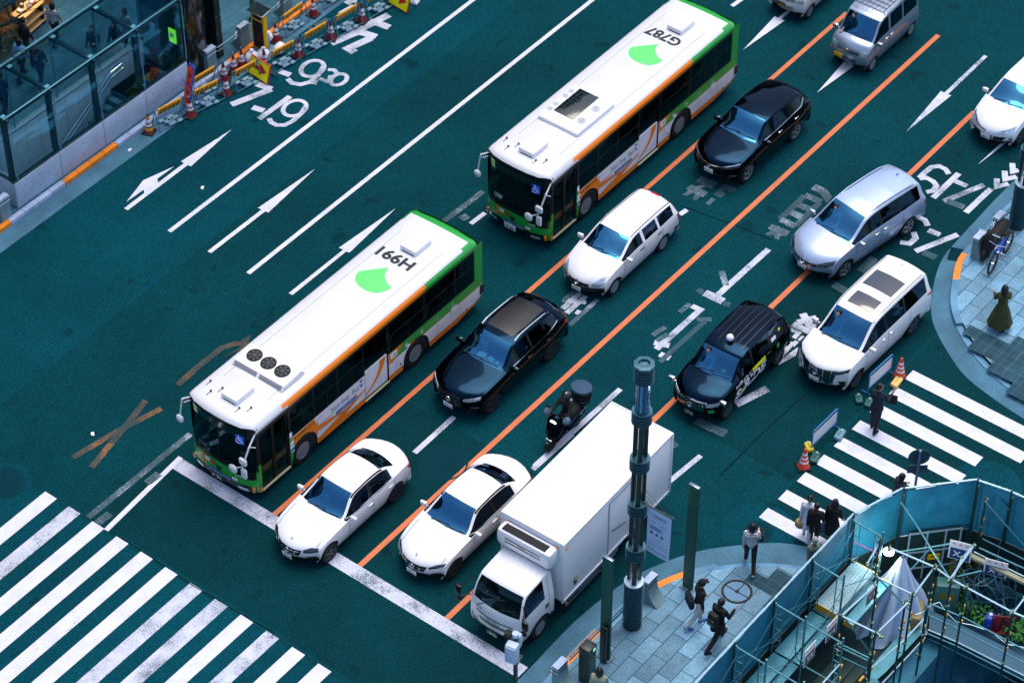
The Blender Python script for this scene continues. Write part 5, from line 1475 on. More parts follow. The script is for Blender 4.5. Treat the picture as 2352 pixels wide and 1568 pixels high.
 o = sp('blue_name_strip',[(3.62,.78),(3.62,.92),(4.52,.92),(4.52,.78)],M['blue_name'],.006); stext('name_strip_text','ノンステップバス',3.66,4.48,.85,.11,M['white_ink'],o,.012,.006)
 sp('pink_notice',[(3.06,.94),(3.06,.98),(3.32,.98),(3.32,.94)],M['pink'],.006); sp('green_notice',[(3.33,.96),(3.33,1.0),(3.58,1.0),(3.58,.96)],M['logo_green'],.006)
 sp('hatch_outline',[(2.80,.98),(2.80,1.26),(3.04,1.26),(3.04,.98)],M['panel_grey'],.005); sp('hatch_cover',[(2.815,.995),(2.815,1.245),(3.025,1.245),(3.025,.995)],M['white_side'],.009)
 o = sp('blue_sign_sheet',[(4.68,1.06),(4.68,1.32),(4.80,1.32),(4.80,1.06)],M['blue_sign'],.006); stext('blue_sign_text','♿',4.69,4.79,1.2,.1,M['white_ink'],o,.012)
 for i,ch in enumerate('都営バス'): stext('side_lettering',ch,6.72 + i * .72,6.84 + i * .72,1.19,.13,M['white_ink'],bold=.006)
 sp('hatch_outline',[(8.86,.80),(8.86,1.10),(9.16,1.10),(9.16,.80)],M['panel_grey'],.005); sp('hatch_cover',[(8.875,.815),(8.875,1.085),(9.145,1.085),(9.145,.815)],M['white_side'],.009)
 for x in (3.4,6.3,8.2,9.3): sp('panel_joint',[(x,.5),(x,.99),(x + .012,.99),(x + .012,.5)],M['panel_grey'],.007)
 sp('panel_joint',[(2.9,.735),(2.9,.745),(4.8,.745),(4.8,.735)],M['panel_grey'],.007)
 o = sp('exit_sign',[(6.08,1.12),(6.08,1.34),(6.36,1.34),(6.36,1.12)],M['white_ink'],.006); stext('exit_text','出口',6.18,6.34,1.23,.12,M['ink'],o,.012)
 sp('orange_wedge',[(6.0,.96),(6.0,1.37),(6.62,1.37),(6.18,.96)],M['orange'])
 sp('advert_sticker',[(6.80,1.03),(6.80,1.13),(6.96,1.13),(6.96,1.03)],M['white_ink'],.006); sp('advert_sticker',[(6.98,1.03),(6.98,1.13),(7.16,1.13),(7.16,1.03)],M['red_brown'],.006)
 mb = MB()
 for x,z in ((1.68,.40),(6.5,.62),(9.6,.52)): mb.ball((x,Y,z),.035,sc=(1,.5,1),n=8,k=6)
 obj('side_marker',mb,M['black'],root)
 # ---- doors
 def door(x0,x1,split,lower_white):
  d = MB(); fw = .05; y = Y + .05
  zs_ = (.34,2.50)
  d.box(((x0 + x1) / 2,y,zs_[1] - fw / 2),(x1 - x0,.04,fw)); d.box(((x0 + x1) / 2,y,zs_[0] + fw / 2),(x1 - x0,.04,fw))
  for x in ([x0 + fw / 2,(x0 + x1) / 2 - .03,(x0 + x1) / 2 + .03,x1 - fw / 2] if split else [x0 + fw / 2,x1 - fw / 2]):
   d.box((x,y + .0015,(zs_[0] + zs_[1]) / 2),(fw,.043,zs_[1] - zs_[0] - 2 * fw))
  o = obj('door',d,M['black'],root)
  zb = .39
  if lower_white:
   p = MB(); p.box(((x0 + x1) / 2,y - .01,.93),(x1 - x0 - .1,.03,1.02)); obj('door_panel',p,M['white_side'],o); zb = 1.45
   sp('orange_swoosh',curve((x0 + .06,.56),(x0 + .72,.9),(x0 + .70,1.42)) + [(x1 - .12,1.42)] + curve((x1 - .12,1.42),(x0 + .9,.86),(x0 + .06,.50)),M['orange'],-.018,o)
  gl = MB()
  if split:
   for a,b in ((x0 + fw,(x0 + x1) / 2 - .05),((x0 + x1) / 2 + .05,x1 - fw)): gl.box(((a + b) / 2,y + .01,(zb + 2.45) / 2),(b - a,.008,2.45 - zb))
  else: gl.box(((x0 + x1) / 2,y + .01,(zb + 2.45) / 2),(x1 - x0 - 2 * fw,.008,2.45 - zb))
  obj('door_glass',gl,M['bus_screen'] if split else M['bus_glass'],o)
  st = MB(); st.box(((x0 + x1) / 2,Y + .02,.325),(x1 - x0,.09,.03)); obj('door_step',st,M['step_yellow'],root)
  return o
 door(.42,1.60,True,False)
 door(4.90,5.98,False,True)
 mb = MB(); mb.box((1.0,Y - .01,2.58),(1.3,.03,.14),bev=.01); obj('door_header',mb,M['black'],root)
 # ---- interior: floor, seats, poles, driver's bay
 mb = MB(); mb.box((L / 2 + .1,0,.36),(L - 1.1,2.38,.06)); mb.box((L - 2.2,0,.52),(4.0,2.30,.3)); mb.box((L / 2,1.16,.8),(L - .7,.04,.9)); mb.box((L - 2.1,-1.16,.9),(4.0,.04,.9)); mb.box((3.0,-1.16,.86),(3.3,.04,1.0))
 obj('floor',mb,M['bus_floor'],root)
 mb = MB(); mb.box((.72,.1,.82),(.5,1.9,.5),bev=.1); mb.box((1.05,.62,1.02),(.36,.8,.3),bev=.08); obj('dashboard',mb,M['interior'],root)
 mb = MB(); Tm = Matrix.Translation((1.22,.62,1.22)) @ Matrix.Rotation(R(-60),4,'Y')
 mb.tube([Vector((0,.23 * math.cos(2 * math.pi * i / 18),.23 * math.sin(2 * math.pi * i / 18))) for i in range(19)],.02,n=6,M=Tm); obj('steering_wheel',mb,M['matt_black'],root)
 mb = MB(); mb.box((1.45,-.35,.75),(.4,.3,.8),bev=.05); obj('fare_box',mb,M['seat_light'],root)
 for x,yy in [(1.75,.62),(2.75,-.85),(3.6,-.85),(4.45,-.85)] + [(x,y) for x in (2.9,3.8,4.7) for y in (.85,)] + [(x,y) for x in (6.4,7.25,8.1,8.95,9.5) for y in (-.8,.8)]:
  zf = .62 if x > 6.2 else .40
  mb = MB(); mb.box((x,yy,zf + .40),(.44,.46 if x < 6 else .8,.12),bev=.04); mb.box((x + .22,yy,zf + .78),(.1,.46 if x < 6 else .8,.74),bev=.04); mb.box((x,yy,zf + .18),(.3,.3,.32))
  obj('seat',mb,M['bus_seat'],root)
 for x,yy in ((1.72,-.9),(1.72,-.45),(3.2,-.62),(4.1,-.62),(4.85,-.9),(5.98,-.9),(3.4,.62),(4.4,.62),(6.8,-.35),(7.7,.35),(8.6,-.35)):
  mb = MB(); mb.cyl((x,yy,.4),(x,yy,2.45),.018,n=6); obj('grab_pole',mb,M['orange_deep'],root)
 mb = MB()
 for yy in (-.55,.55): mb.cyl((1.6,yy,2.2),(9.4,yy,2.2),.016,n=6)
 obj('grab_rail',mb,M['rim'],root)
 mb = MB(); mb.tube([(1.64,-1.0,.45),(1.64,-1.0,1.15),(1.64,-.5,1.15),(1.64,-.5,.45)],.018,n=6); mb.tube([(.9,-1.05,.5),(1.3,-1.05,1.0)],.016,n=6); obj('door_rail',mb,M['orange_deep'],root)
 mb = MB(); mb.box((1.0,-.6,.43),(1.3,1.1,.04)); obj('entry_floor',mb,M['green_floor'],root)
 # ---- wheels and underside
 for i,w in enumerate(wheels):
  for s_ in (-1,1):
   wheel(root,w,s_ * (HW - .17),wr,.28,'steel_rim',0,side=s_,dish=-.02 if i == 0 else .09,rr=.58)
 mb = MB()
 for a,b in ((.45,1.5),(2.9,6.5),(7.95,L - .3)): mb.box(((a + b) / 2,0,.36),(b - a,2.3,.14))
 mb.box((L / 2,0,.5),(L - .8,1.7,.3))
 for w in wheels: mb.box((w,0,1.12),(1.25,2.36,.03))
 obj('underbody',mb,M['under'],root)
 # ---- roof gear
 def hatch(x0,x1,y0,y1):
  mb = MB(); mb.box(((x0 + x1) / 2,(y0 + y1) / 2,3.02),(x1 - x0,y1 - y0,.19),bev=.025); o = obj('roof_hatch',mb,M['white_matt'],root)
  mb = MB(); mb.box((x0 + .01,(y0 + y1) / 2 - .02,2.955),(.04,(y1 - y0) * .72,.03)); obj('hatch_vent',mb,M['matt_black'],o)
 hatch(.62,1.38,-.30,.28); hatch(8.42,9.18,-.30,.28)
 if ac == 'fans':
  mb = MB()
  A = [(1.78,2.93),(1.90,3.06),(2.62,3.12),(2.80,2.93)]
  for (xa,za),(xb,zb2) in zip(A,A[1:]):
   mb.add([(xa,-.93,za),(xa,.93,za),(xb,.93 if xb < 2.7 else .90,zb2),(xb,-.93 if xb < 2.7 else -.90,zb2)],[(0,3,2,1)])
  mb.add([(x,-.93,z) for x,z in A],[(0,1,2,3)]); mb.add([(x,.93,z) for x,z in A],[(3,2,1,0)])
  o = obj('air_conditioner',mb,M['white_matt'],root)
  sl = (3.12 - 3.06) / .72
  for yc in (.54,.02,-.50):
   Mx = Matrix.Translation((2.32,yc,3.095 + .004)) @ Matrix.Rotation(-math.atan(sl),4,'Y')
   mb = MB(); mb.lathe([(.235,0),(.235,.012),(.215,.014),(.21,.004)],n=28,M=Mx,caps=False); mb.prism([(.21 * math.cos(R(a)),.21 * math.sin(R(a))) for a in range(0,360,15)],.001,.004,M=Mx)
   f = obj('fan',mb,M['matt_black'],o)
   mb = MB()
   for k in range(7):
    a = 2 * math.pi * k / 7
    mb.add([(.05 * math.cos(a),.05 * math.sin(a),.008),(.19 * math.cos(a - .2),.19 * math.sin(a - .2),.007),(.19 * math.cos(a + .3),.19 * math.sin(a + .3),.016)],[(0,1,2)],M=Mx)
   mb.lathe([(.055,.006),(.055,.018),(.01,.02)],n=12,M=Mx)
   obj('fan_blades',mb,M['fan_grey'],f)
  for y0,y1 in ((.05,.88),(-.88,-.05)):
   mb = MB()
   for k in range(5):
    t = (k + .5) / 5
    x,z = 1.79 + .10 * t,2.95 + .10 * t
    mb.box((x,(y0 + y1) / 2,z),(.008,y1 - y0,.014),mi=0)
   obj('cooling_grille',mb,M['fan_grey'],o)
 else:
  mb = MB(); mb.box((3.25,.03,2.985),(1.98,1.56,.16),bev=.09); o = obj('air_conditioner',mb,M['white_matt'],root)
  mb = MB(); mb.box((3.42,.16,3.075),(1.36,.74,.02),bev=.004); s_ = obj('solar_panel',mb,M['solar'],o)
  mb = MB()
  for k in range(1,8): mb.box((3.42 - .68 + k * .17,.16,3.0865),(.006,.72,.002))
  for k in range(1,5): mb.box((3.42,.16 - .37 + k * .148,3.0872),(1.34,.006,.002))
  obj('solar_cells',mb,M['fan_grey'],s_)
  for x,yc,r in ((2.86,-.46,.15),(3.60,-.46,.15),(2.75,.68,.10),(3.05,.68,.10),(3.55,.68,.1),(3.85,.68,.1)):
   mb = MB()
   for rr in (.98,.7,.4): mb.lathe([(r * rr,0),(r * rr,.012),(r * rr - .02,.012)],n=24,caps=False,M=Matrix.Translation((x,yc,3.066)))
   for k in range(6): mb.box((x,yc,3.074),(r * 1.9,.008,.006),rz=k * math.pi / 6)
   obj('vent_grille',mb,M['vent_grey'],o)
 mb = MB()
 for x,y in ((.42,.66),(.70,.48),(.72,.95),(.40,-.42),(.62,-.66)):
  z = rz(y / HW) + .0
  mb.ball((x + .2,y,z + .03),.035,n=8,k=6); mb.cyl((x + .2,y,z + .012),(x,y,z + .012),.007,n=5)
 obj('roof_aerial',mb,M['rim_dark'],root)
 mb = MB()
 for s_ in (-1,1): mb.box((5.2,s_ * .80,rz(.65) + .0),(7.8,.012,.012))
 obj('roof_seam',mb,M['panel_grey'],root)
 zr = rz(0) + .004
 # emblem (ginkgo-leaf shape) and fleet number on the roof
 def rp(pts): return [(x,y,rz(y / HW) + .006) for x,y in pts]
 leaf = [(6.96,.61),(6.77,.58),(6.6,.48),(6.48,.28),(6.43,.02),(6.45,-.19),(6.52,-.38),(6.72,-.53),(6.98,-.6),(7.05,-.37),(7.15,-.21),(7.25,-.1),(7.42,-.02),(7.6,.02),(7.4,.03),(7.25,.1),(7.14,.23),(7.02,.42)]
 mb = MB(); bmx = bmesh.new()
 vs = [bmx.verts.new(p) for p in rp(leaf)]; bmx.faces.new(vs); bmesh.ops.triangulate(bmx,faces=bmx.faces[:]); bmx.verts.index_update()
 mb.add([v.co.copy() for v in bmx.verts],[[v.index for v in f.verts] for f in bmx.faces]); bmx.free()
 obj('roof_emblem',mb,M['logo_green'],root,sharp=0)
 t = fit_text(number,1.28,.44,.03); mb = MB()
 # the number reads from the tail: letters stand towards the nose
 mb.add([(8.03 - p[1],.13 + p[0],rz((.13 + p[0]) / HW) + .008) for p in t.v],t.f)
 obj('roof_number',mb,M['roof_ink'],root,sharp=0)
 return root
M['white_roof'] = mat("white_bus_roof",(212,214,220),.35,coat=.2,noise=(1.2,.02))
M['display'] = mat("dark_display",(9,20,24),.15,coat=1.0)
M['pale_yellow'] = mat("pale_yellow_sticker",(225,238,170),.5)
M['red_brown'] = mat("red_brown_sticker",(165,60,35),.5)
M['blue_name'] = mat("blue_name_strip",(35,85,165),.5)
M['name_blue'] = mat("dusty_blue_ink",(58,110,150),.6)
M['pink'] = mat("pink_ink",(215,110,190),.6)
M['panel_grey'] = mat("panel_grey",(150,158,168),.5)
M['step_yellow'] = mat("step_edge",(190,185,150),.5)
M['bus_floor'] = mat("bus_floor",(34,44,46),.8)
M['green_floor'] = mat("green_floor",(110,190,30),.7)
M['bus_seat'] = mat("bus_seat_cloth",(44,62,60),.9,noise=(10,.35))
M['fan_grey'] = mat("fan_grey",(60,70,76),.6)
M['vent_grey'] = mat("vent_grey",(190,198,205),.6)
M['solar'] = mat("solar_cells",(3,26,26),.15,coat=.8)
M['roof_ink'] = mat("dark_teal_ink",(2,26,34),.6)
bus("white, green and orange city bus numbered H991 with three round roof fans",(.30,5.02),"H991","1 37",'green','fans','(深 川)',10.5)
bus("white, green and orange city bus numbered G787 with a dark solar panel on its roof",(13.78,5.03),"G787","7 87",'white','solar','(南 都)',10.5)
# ================================================================ people
def soft(o,voxel,smooth=5):
 m = o.modifiers.new("remesh",'REMESH'); m.mode = 'VOXEL'; m.voxel_size = voxel; m.use_smooth_shade = True
 m = o.modifiers.new("smooth",'SMOOTH'); m.factor = .5; m.iterations = smooth
 return o
SKIN = mat("skin",(196,150,128),.6)
HAIR = mat("black_hair",(10,12,16),.5)
_cloth = {}
def cloth(name,col,rough=.85,noise=(14,.12)):
 if name not in _cloth: _cloth[name] = mat(name,col,rough,noise=noise)
 return _cloth[name]
def person(label,loc,rz,top,bottom,shoes,H=1.72,legs=((18,6),(-20,22)),arms=((-14,5,12),(12,5,16)),lean=2,hair=('short',HAIR),skirt=None,coat=None,seated=False,group=None,head_turn=0,mask=False,sleeve=True,hood=None,hands=True,cat="person"):
 """faces +x locally. legs/arms: (left, right) = (swing forward, knee bend) / (swing forward, out, elbow bend). left is +y"""
 k = H / 1.72
 def rot(v,a):      # lean of the trunk about the hips
  x,z = v.x,v.z - hipz
  return Vector((x * math.cos(a) + z * math.sin(a),v.y,hipz - x * math.sin(a) + z * math.cos(a)))
 hipz = .90
 J = {}
 low = 9
 for i,s_ in enumerate((1,-1)):
  sw,kb = R(legs[i][0]),R(legs[i][1])
  hip = Vector((0,s_ * .095,hipz))
  knee = hip + .43 * Vector((math.sin(sw),0,-math.cos(sw)))
  a2 = sw - kb
  ank = knee + .41 * Vector((math.sin(a2),.0,-math.cos(a2)))
  fa = a2 * .6
  toe = ank + .17 * Vector((math.cos(fa),0,math.sin(fa))) + Vector((0,s_ * .02,-.05))
  J['L%d' % i] = (hip,knee,ank,toe)
  low = min(low,ank.z - .075,toe.z - .03)
 dz = -low if not seated else 0.0
 la = R(lean)
 def T(p,trunk=True):
  q = rot(p,la) if trunk else p.copy()
  return Vector((q.x * k,q.y * k,(q.z + dz) * k))
 sh = [T(Vector((0,.175,1.40))),T(Vector((0,-.175,1.40)))]
 chest,belly,pel,neck = T(Vector((0,0,1.30))),T(Vector((.01,0,1.12))),T(Vector((0,0,.95))),T(Vector((-.005,0,1.46)))
 ht = R(head_turn)
 headc = T(Vector((.02,0,1.615)))
 A = []
 for i,s_ in enumerate((1,-1)):
  sw,out,eb = (R(v) for v in arms[i])
  d = Vector((math.sin(sw),s_ * math.sin(out),-math.cos(sw) * math.cos(out))).normalized()
  el = sh[i] + d * .29 * k
  d2 = Vector((math.sin(sw + eb),s_ * math.sin(out) * .3 - s_ * .10 * math.sin(eb),-math.cos(sw + eb))).normalized()
  wr_ = el + d2 * .25 * k
  A.append((sh[i],el,wr_,d2))
 # body: one continuous surface with neck, head, face, hands and five fingers each
 b = MB()
 b.capsule(chest + Vector((0,.10 * k,0)),chest + Vector((0,-.10 * k,0)),.105 * k)
 b.capsule(chest,belly,.115 * k,.10 * k); b.capsule(belly,pel,.105 * k,.11 * k)
 b.capsule(neck - Vector((0,0,.06)) * k,headc - Vector((.015,0,.06)) * k,.052 * k,.048 * k)
 hx = Vector((math.cos(ht),math.sin(ht),0)); hy = Vector((-math.sin(ht),math.cos(ht),0))
 b.ball(headc,.098 * k,n=16,k=12,sc=(1.0,.82,1.18))
 b.capsule(headc + (hx * .035 - Vector((0,0,.06))) * k,headc + (hx * .055 - Vector((0,0,.085))) * k,.055 * k,.036 * k)          # jaw
 b.capsule(headc + (hx * .09 + Vector((0,0,.005))) * k,headc + (hx * .108 - Vector((0,0,.025))) * k,.010 * k,.015 * k)           # nose
 for s_ in (1,-1): b.ball(headc + (hy * s_ * .083 - Vector((0,0,.01))) * k,.026 * k,sc=(.8,.5,1.2))                               # ears
 for i in (0,1):
  hip,knee,ank,toe = (T(p,False) for p in J['L%d' % i])
  b.capsule(hip,knee,.078 * k,.052 * k); b.capsule(knee,ank,.054 * k,.036 * k); b.capsule(ank - Vector((0,0,.03)) * k,toe,.034 * k,.028 * k)
  s0,el,wr_,d2 = A[i]
  b.capsule(s0,el,.046 * k,.038 * k); b.capsule(el,wr_,.037 * k,.026 * k)
  side = (1 if i == 0 else -1)
  n1 = d2.cross(Vector((0,1,0))).normalized() if abs(d2.y) < .9 else Vector((1,0,0))
  n2 = d2.cross(n1).normalized()
  palm = wr_ + d2 * .075 * k
  b.capsule(wr_ + d2 * .02 * k,palm,.024 * k,.030 * k)
  if hands:
   for f in range(4):
    o = n1 * (f - 1.5) * .019 * k
    L_ = (.062,.070,.066,.052)[f] * k
    p0 = palm + o + d2 * .012 * k; p1 = p0 + (d2 * .8 + n2 * .32).normalized() * L_ * .55; p2 = p1 + (d2 * .35 + n2 * .8).normalized() * L_ * .5
    b.capsule(p0,p1,.0095 * k,.009 * k,n=6,k=2); b.capsule(p1,p2,.009 * k,.0075 * k,n=6,k=2)
   t0 = wr_ + d2 * .035 * k - n1 * .022 * k; t1 = t0 + (d2 * .6 - n1 * .8 + n2 * .2).normalized() * .04 * k; t2 = t1 + (d2 * .9 + n2 * .4).normalized() * .03 * k
   b.capsule(t0,t1,.012 * k,.0105 * k,n=6,k=2); b.capsule(t1,t2,.0105 * k,.008 * k,n=6,k=2)
 root = obj('person',b,SKIN,None,loc,R(rz),sharp=0)
 soft(root,.0115,2)
 tag(root,label,cat,group)
 # eyes and mouth
 e = MB()
 for s_ in (1,-1): e.ball(headc + (hx * .089 + hy * s_ * .034 + Vector((0,0,.012))) * k,.010 * k,n=8,k=6)
 e.capsule(headc + (hx * .091 + hy * .02 - Vector((0,0,.058))) * k,headc + (hx * .091 - hy * .02 - Vector((0,0,.058))) * k,.005 * k,n=6)
 obj('face_features',e,cloth("dark_features",(50,28,26)),root)
 if mask:
  m_ = MB(); m_.ball(headc + (hx * .062 - Vector((0,0,.045))) * k,.058 * k,sc=(.9,1.05,.85)); obj('face_mask',m_,cloth("white_mask",(225,228,232)),root)
 # hair
 style,hm = hair
 if style != 'bald':
  h = MB()
  h.ball(headc - (hx * .022 - Vector((0,0,.022))) * k,.107 * k,n=14,k=10,sc=(.98,.88,1.08))
  if style in ('bob','long'):
   for s_ in (1,-1): h.capsule(headc + (hy * s_ * .075 - hx * .02) * k,headc + (hy * s_ * .07 - hx * .04 - Vector((0,0,.13 if style == 'bob' else .2))) * k,.045 * k,.038 * k)
   h.capsule(headc - hx * .06 * k,headc - (hx * .085 + Vector((0,0,.14 if style == 'bob' else .36))) * k,.085 * k,.05 * k if style == 'bob' else .07 * k)
  if style == 'tail':
   h.capsule(headc - (hx * .1) * k,headc - (hx * .15 + Vector((0,0,.22))) * k,.04 * k,.018 * k)
  if style == 'bun': h.ball(headc - (hx * .12 - Vector((0,0,.03))) * k,.05 * k)
  ho = soft(obj('hair',h,hm,root,sharp=0),.013 * k,3)
  if style == 'cap':
   c_ = MB(); c_.ball(headc + Vector((0,0,.04)) * k,.113 * k,n=16,k=10,sc=(1.02,.9,.95)); c_.box((0,0,0),(.12 * k,.15 * k,.012),M=Matrix.Translation(headc + (hx * .12 + Vector((0,0,.055))) * k) @ Matrix.Rotation(ht,4,'Z') @ Matrix.Rotation(R(12),4,'Y'),bev=.005)
   obj('cap',c_,cloth("black_cap",(12,15,20)),root)
 # upper garment
 g_ = MB()
 g_.capsule(chest + Vector((0,.115 * k,.02 * k)),chest + Vector((0,-.115 * k,.02 * k)),.118 * k)
 g_.capsule(chest,belly,.132 * k,.124 * k); g_.capsule(belly,pel,.124 * k,.135 * k)
 g_.capsule(belly + Vector((0,.05,0)) * k,pel + Vector((0,.06,-.02)) * k,.10 * k,.10 * k); g_.capsule(belly - Vector((0,.05,0)) * k,pel + Vector((0,-.06,-.02)) * k,.10 * k,.10 * k)
 g_.capsule(neck - Vector((0,0,.07)) * k,neck,.08 * k,.062 * k)
 if hood: g_.capsule(neck + Vector((-.08,.05,-.02)) * k,neck + Vector((-.08,-.05,-.02)) * k,.075 * k)
 for i in (0,1):
  s0,el,wr_,d2 = A[i]
  g_.capsule(s0,el,.064 * k,.054 * k)
  if sleeve: g_.capsule(el,wr_,.054 * k,.042 * k)
 if coat:
  for s_ in (1,-1):
   for xx in (.03,-.04): g_.capsule(pel + Vector((xx,s_ * .06,0)) * k,pel + Vector((xx * 1.6,s_ * .085,-coat)) * k,.10 * k,.10 * k)
 soft(obj('top',g_,top,root,sharp=0),.016,5)
 # lower garment
 if skirt:
  zt,zb,rb,smat = skirt
  s2 = MB(); n = 40; prof = []
  for j in range(9):
   t = j / 8
   rr = .13 + (rb - .13) * t ** .8
   prof.append([Vector(((rr * (1 + .05 * t * math.sin(7 * a_))) * math.cos(a_) * .9,(rr * (1 + .05 * t * math.sin(7 * a_))) * math.sin(a_) * 1.08,zt + (zb - zt) * t)) * k for a_ in (2 * math.pi * q / n for q in range(n + 1))])
  c0 = Vector((pel.x,0,dz * k))
  s2.grid([[tuple(p + c0) for p in r] for r in prof]); obj('skirt',s2,smat,root,sharp=0)
 if bottom:
  t_ = MB()
  for i in (0,1):
   hip,knee,ank,toe = (T(p,False) for p in J['L%d' % i])
   t_.capsule(hip,knee,.096 * k,.070 * k); t_.capsule(knee,ank - Vector((0,0,.0)),.070 * k,.058 * k)
  t_.capsule(pel + Vector((0,.06,-.03)) * k,pel + Vector((0,-.06,-.03)) * k,.118 * k)
  soft(obj('trousers',t_,bottom,root,sharp=0),.016,4)
 for i in (0,1):
  hip,knee,ank,toe = (T(p,False) for p in J['L%d' % i])
  s3 = MB(); d = (toe - ank); dn = Vector((d.x,d.y,0)).normalized()
  s3.capsule(ank + Vector((0,0,-.035)) * k - dn * .03,toe + dn * .01,.045 * k,.038 * k); s3.capsule(ank + Vector((0,0,.02)) * k,ank - Vector((0,0,.03)) * k,.045 * k)
  soft(obj('shoe',s3,shoes,root,sharp=0),.014,2)
 root['_hand0'] = [tuple(A[i][2] + A[i][3] * .08 * k) for i in (0,1)][0]
 root['_hand1'] = [tuple(A[i][2] + A[i][3] * .08 * k) for i in (0,1)][1]
 root['_back'] = tuple(chest)
 return root
def world_pt(o,key):
 p = Vector(o[key]); a = o.rotation_euler.z
 return Vector((p.x * math.cos(a) - p.y * math.sin(a),p.x * math.sin(a) + p.y * math.cos(a),p.z)) + Vector(o.location)
def stripe_mat(name,c1,c2,scale,width=.3):
 m = mat(name,c1,.85); n = m.node_tree; b = n.nodes["Principled BSDF"]
 tc = n.nodes.new("ShaderNodeTexCoord"); sp = n.nodes.new("ShaderNodeSeparateXYZ"); n.links.new(tc.outputs["Object"],sp.inputs[0])
 a = n.nodes.new("ShaderNodeMath"); a.operation = 'MULTIPLY'; a.inputs[1].default_value = scale; n.links.new(sp.outputs[2],a.inputs[0])
 f = n.nodes.new("ShaderNodeMath"); f.operation = 'FRACT'; n.links.new(a.outputs[0],f.inputs[0])
 l = n.nodes.new("ShaderNodeMath"); l.operation = 'LESS_THAN'; l.inputs[1].default_value = width; n.links.new(f.outputs[0],l.inputs[0])
 mx = n.nodes.new("ShaderNodeMix"); mx.data_type = 'RGBA'; mx.inputs[6].default_value = lin(c1); mx.inputs[7].default_value = lin(c2); n.links.new(l.outputs[0],mx.inputs[0]); n.links.new(mx.outputs[2],b.inputs["Base Color"])
 return m
C_ = lambda n,c: cloth(n,c)
BLK,NAVY,WHT = C_("black_cloth",(13,16,20)),C_("navy_suit_cloth",(12,26,44)),C_("white_cloth",(212,216,226))
SH_B,SH_W = C_("black_leather_shoe",(10,12,14)),C_("white_shoe",(215,218,224))
def at(k,x,y,z=0.0):
 p = g(k,x,y,z); return (p.x,p.y,z)
# man in the suit on the crosswalk, phone in hand, black folder under the arm
p = person("man in a dark navy suit standing on the crosswalk looking at a phone",at('L',662,940),5,NAVY,NAVY,SH_B,1.80,legs=((6,4),(-8,8)),arms=((14,10,20),(18,14,88)),head_turn=-35,coat=.12)
q = world_pt(p,'_hand1')
t = thing("phone","phone held by the man in the navy suit","phone",tuple(q)); mb = MB(); mb.box((.03,0,.02),(.15,.075,.012),rz=.3,bev=.005); obj("phone_case",mb,M['black'],t); mb = MB(); mb.box((.03,0,.0275),(.135,.065,.002),rz=.3); obj("phone_screen",mb,M['dark_gloss'],t)
t = thing("folder","black folder under the arm of the man in the navy suit","folder",(q.x - .02,q.y - .02,q.z - .27),R(20)); mb = MB(); mb.box((0,0,0),(.06,.30,.34),bev=.015); obj("folder_cover",mb,M['matt_black'],t); mb = MB(); mb.box((0,0,.176),(.03,.10,.012),bev=.005); obj("handle",mb,M['black'],t)
OL = C_("olive_dress_cloth",(52,58,22))
person("woman with long black hair in a long olive dress on the corner pavement",at('N',1030,1085,KZ),40,OL,None,SH_B,1.70,legs=((8,4),(-8,8)),arms=((22,8,70),(22,8,70)),hair=('long',HAIR),skirt=(1.02,.22,.36,OL))
ST = stripe_mat("striped_knit",(214,214,220),(40,52,70),22)
p = person("woman in a white striped top and black flared trousers stepping onto the corner",at('I',1060,860,KZ),35,ST,BLK,SH_W,1.72,legs=((20,6),(-20,20)),arms=((-6,6,14),(10,8,85)),hair=('bob',HAIR))
def handbag(label,q,rz,m,sz=(.30,.13,.22),name="handbag"):
 t = thing(name,label,"bag",(q.x,q.y,q.z - sz[2] - .10),R(rz)); mb = MB(); mb.box((0,0,sz[2] / 2),sz,bev=min(sz) * .3,taper=.8); obj("bag_body",mb,m,t)
 mb = MB(); mb.tube([(-sz[0] * .28,0,sz[2] * .95),(-sz[0] * .2,0,sz[2] + .13),(sz[0] * .2,0,sz[2] + .13),(sz[0] * .28,0,sz[2] * .95)],.010,n=6); obj("handle",mb,m,t); return t
q = world_pt(p,'_hand1'); handbag("black handbag on the arm of the woman in the striped top",q + Vector((-.02,-.12,.06)),30,M['matt_black'],(.34,.14,.24))
p = person("woman in a white dress and white trousers walking on the near stripe of the crosswalk",at('I',1405,685),20,WHT,WHT,C_("tan_shoe",(90,110,110)),1.66,legs=((12,4),(-12,14)),hair=('bun',HAIR),skirt=(.95,.52,.24,WHT))
q = world_pt(p,'_hand0'); t = thing("basket_bag","round straw basket bag hanging beside the woman in white","basket",(q.x,q.y,q.z - .30),0)
ws_ = mat("straw",(150,130,90),.9,noise=(30,.35)); mb = MB(); mb.lathe([(.10,0),(.15,.08),(.14,.2),(.11,.24)],n=18); obj("basket_body",mb,ws_,t); mb = MB(); mb.tube([(-.1,0,.23),(-.06,0,.34),(.06,0,.34),(.1,0,.23)],.01,n=6); obj("handle",mb,ws_,t)
p = person("woman in a black furry jacket carrying a blue bag at the end of the crosswalk",at('I',1445,730),20,C_("black_fur",(15,14,17)),BLK,SH_W,1.66,legs=((14,6),(-14,16)),hair=('short',HAIR),hood=True)
q = world_pt(p,'_hand1'); handbag("blue patterned bag carried by the woman in the black furry jacket",q,10,mat("blue_pattern",(50,95,140),.8,noise=(26,.6)),(.30,.20,.24))
person("woman in a black dress with short hair just past the hoarding beside the crosswalk",(9.15,-9.75,0),10,BLK,None,SH_B,1.66,hair=('bob',HAIR),skirt=(1.0,.45,.26,BLK),legs=((6,3),(-6,6)))
person("grey-haired man in a grey jacket half hidden by the hoarding",(7.55,-10.15,KZ),60,C_("grey_green_jacket",(104,116,108)),C_("grey_trousers",(70,80,86)),SH_B,1.64,hair=('short',mat("grey_hair",(150,155,160),.7)),legs=((8,4),(-8,10)))
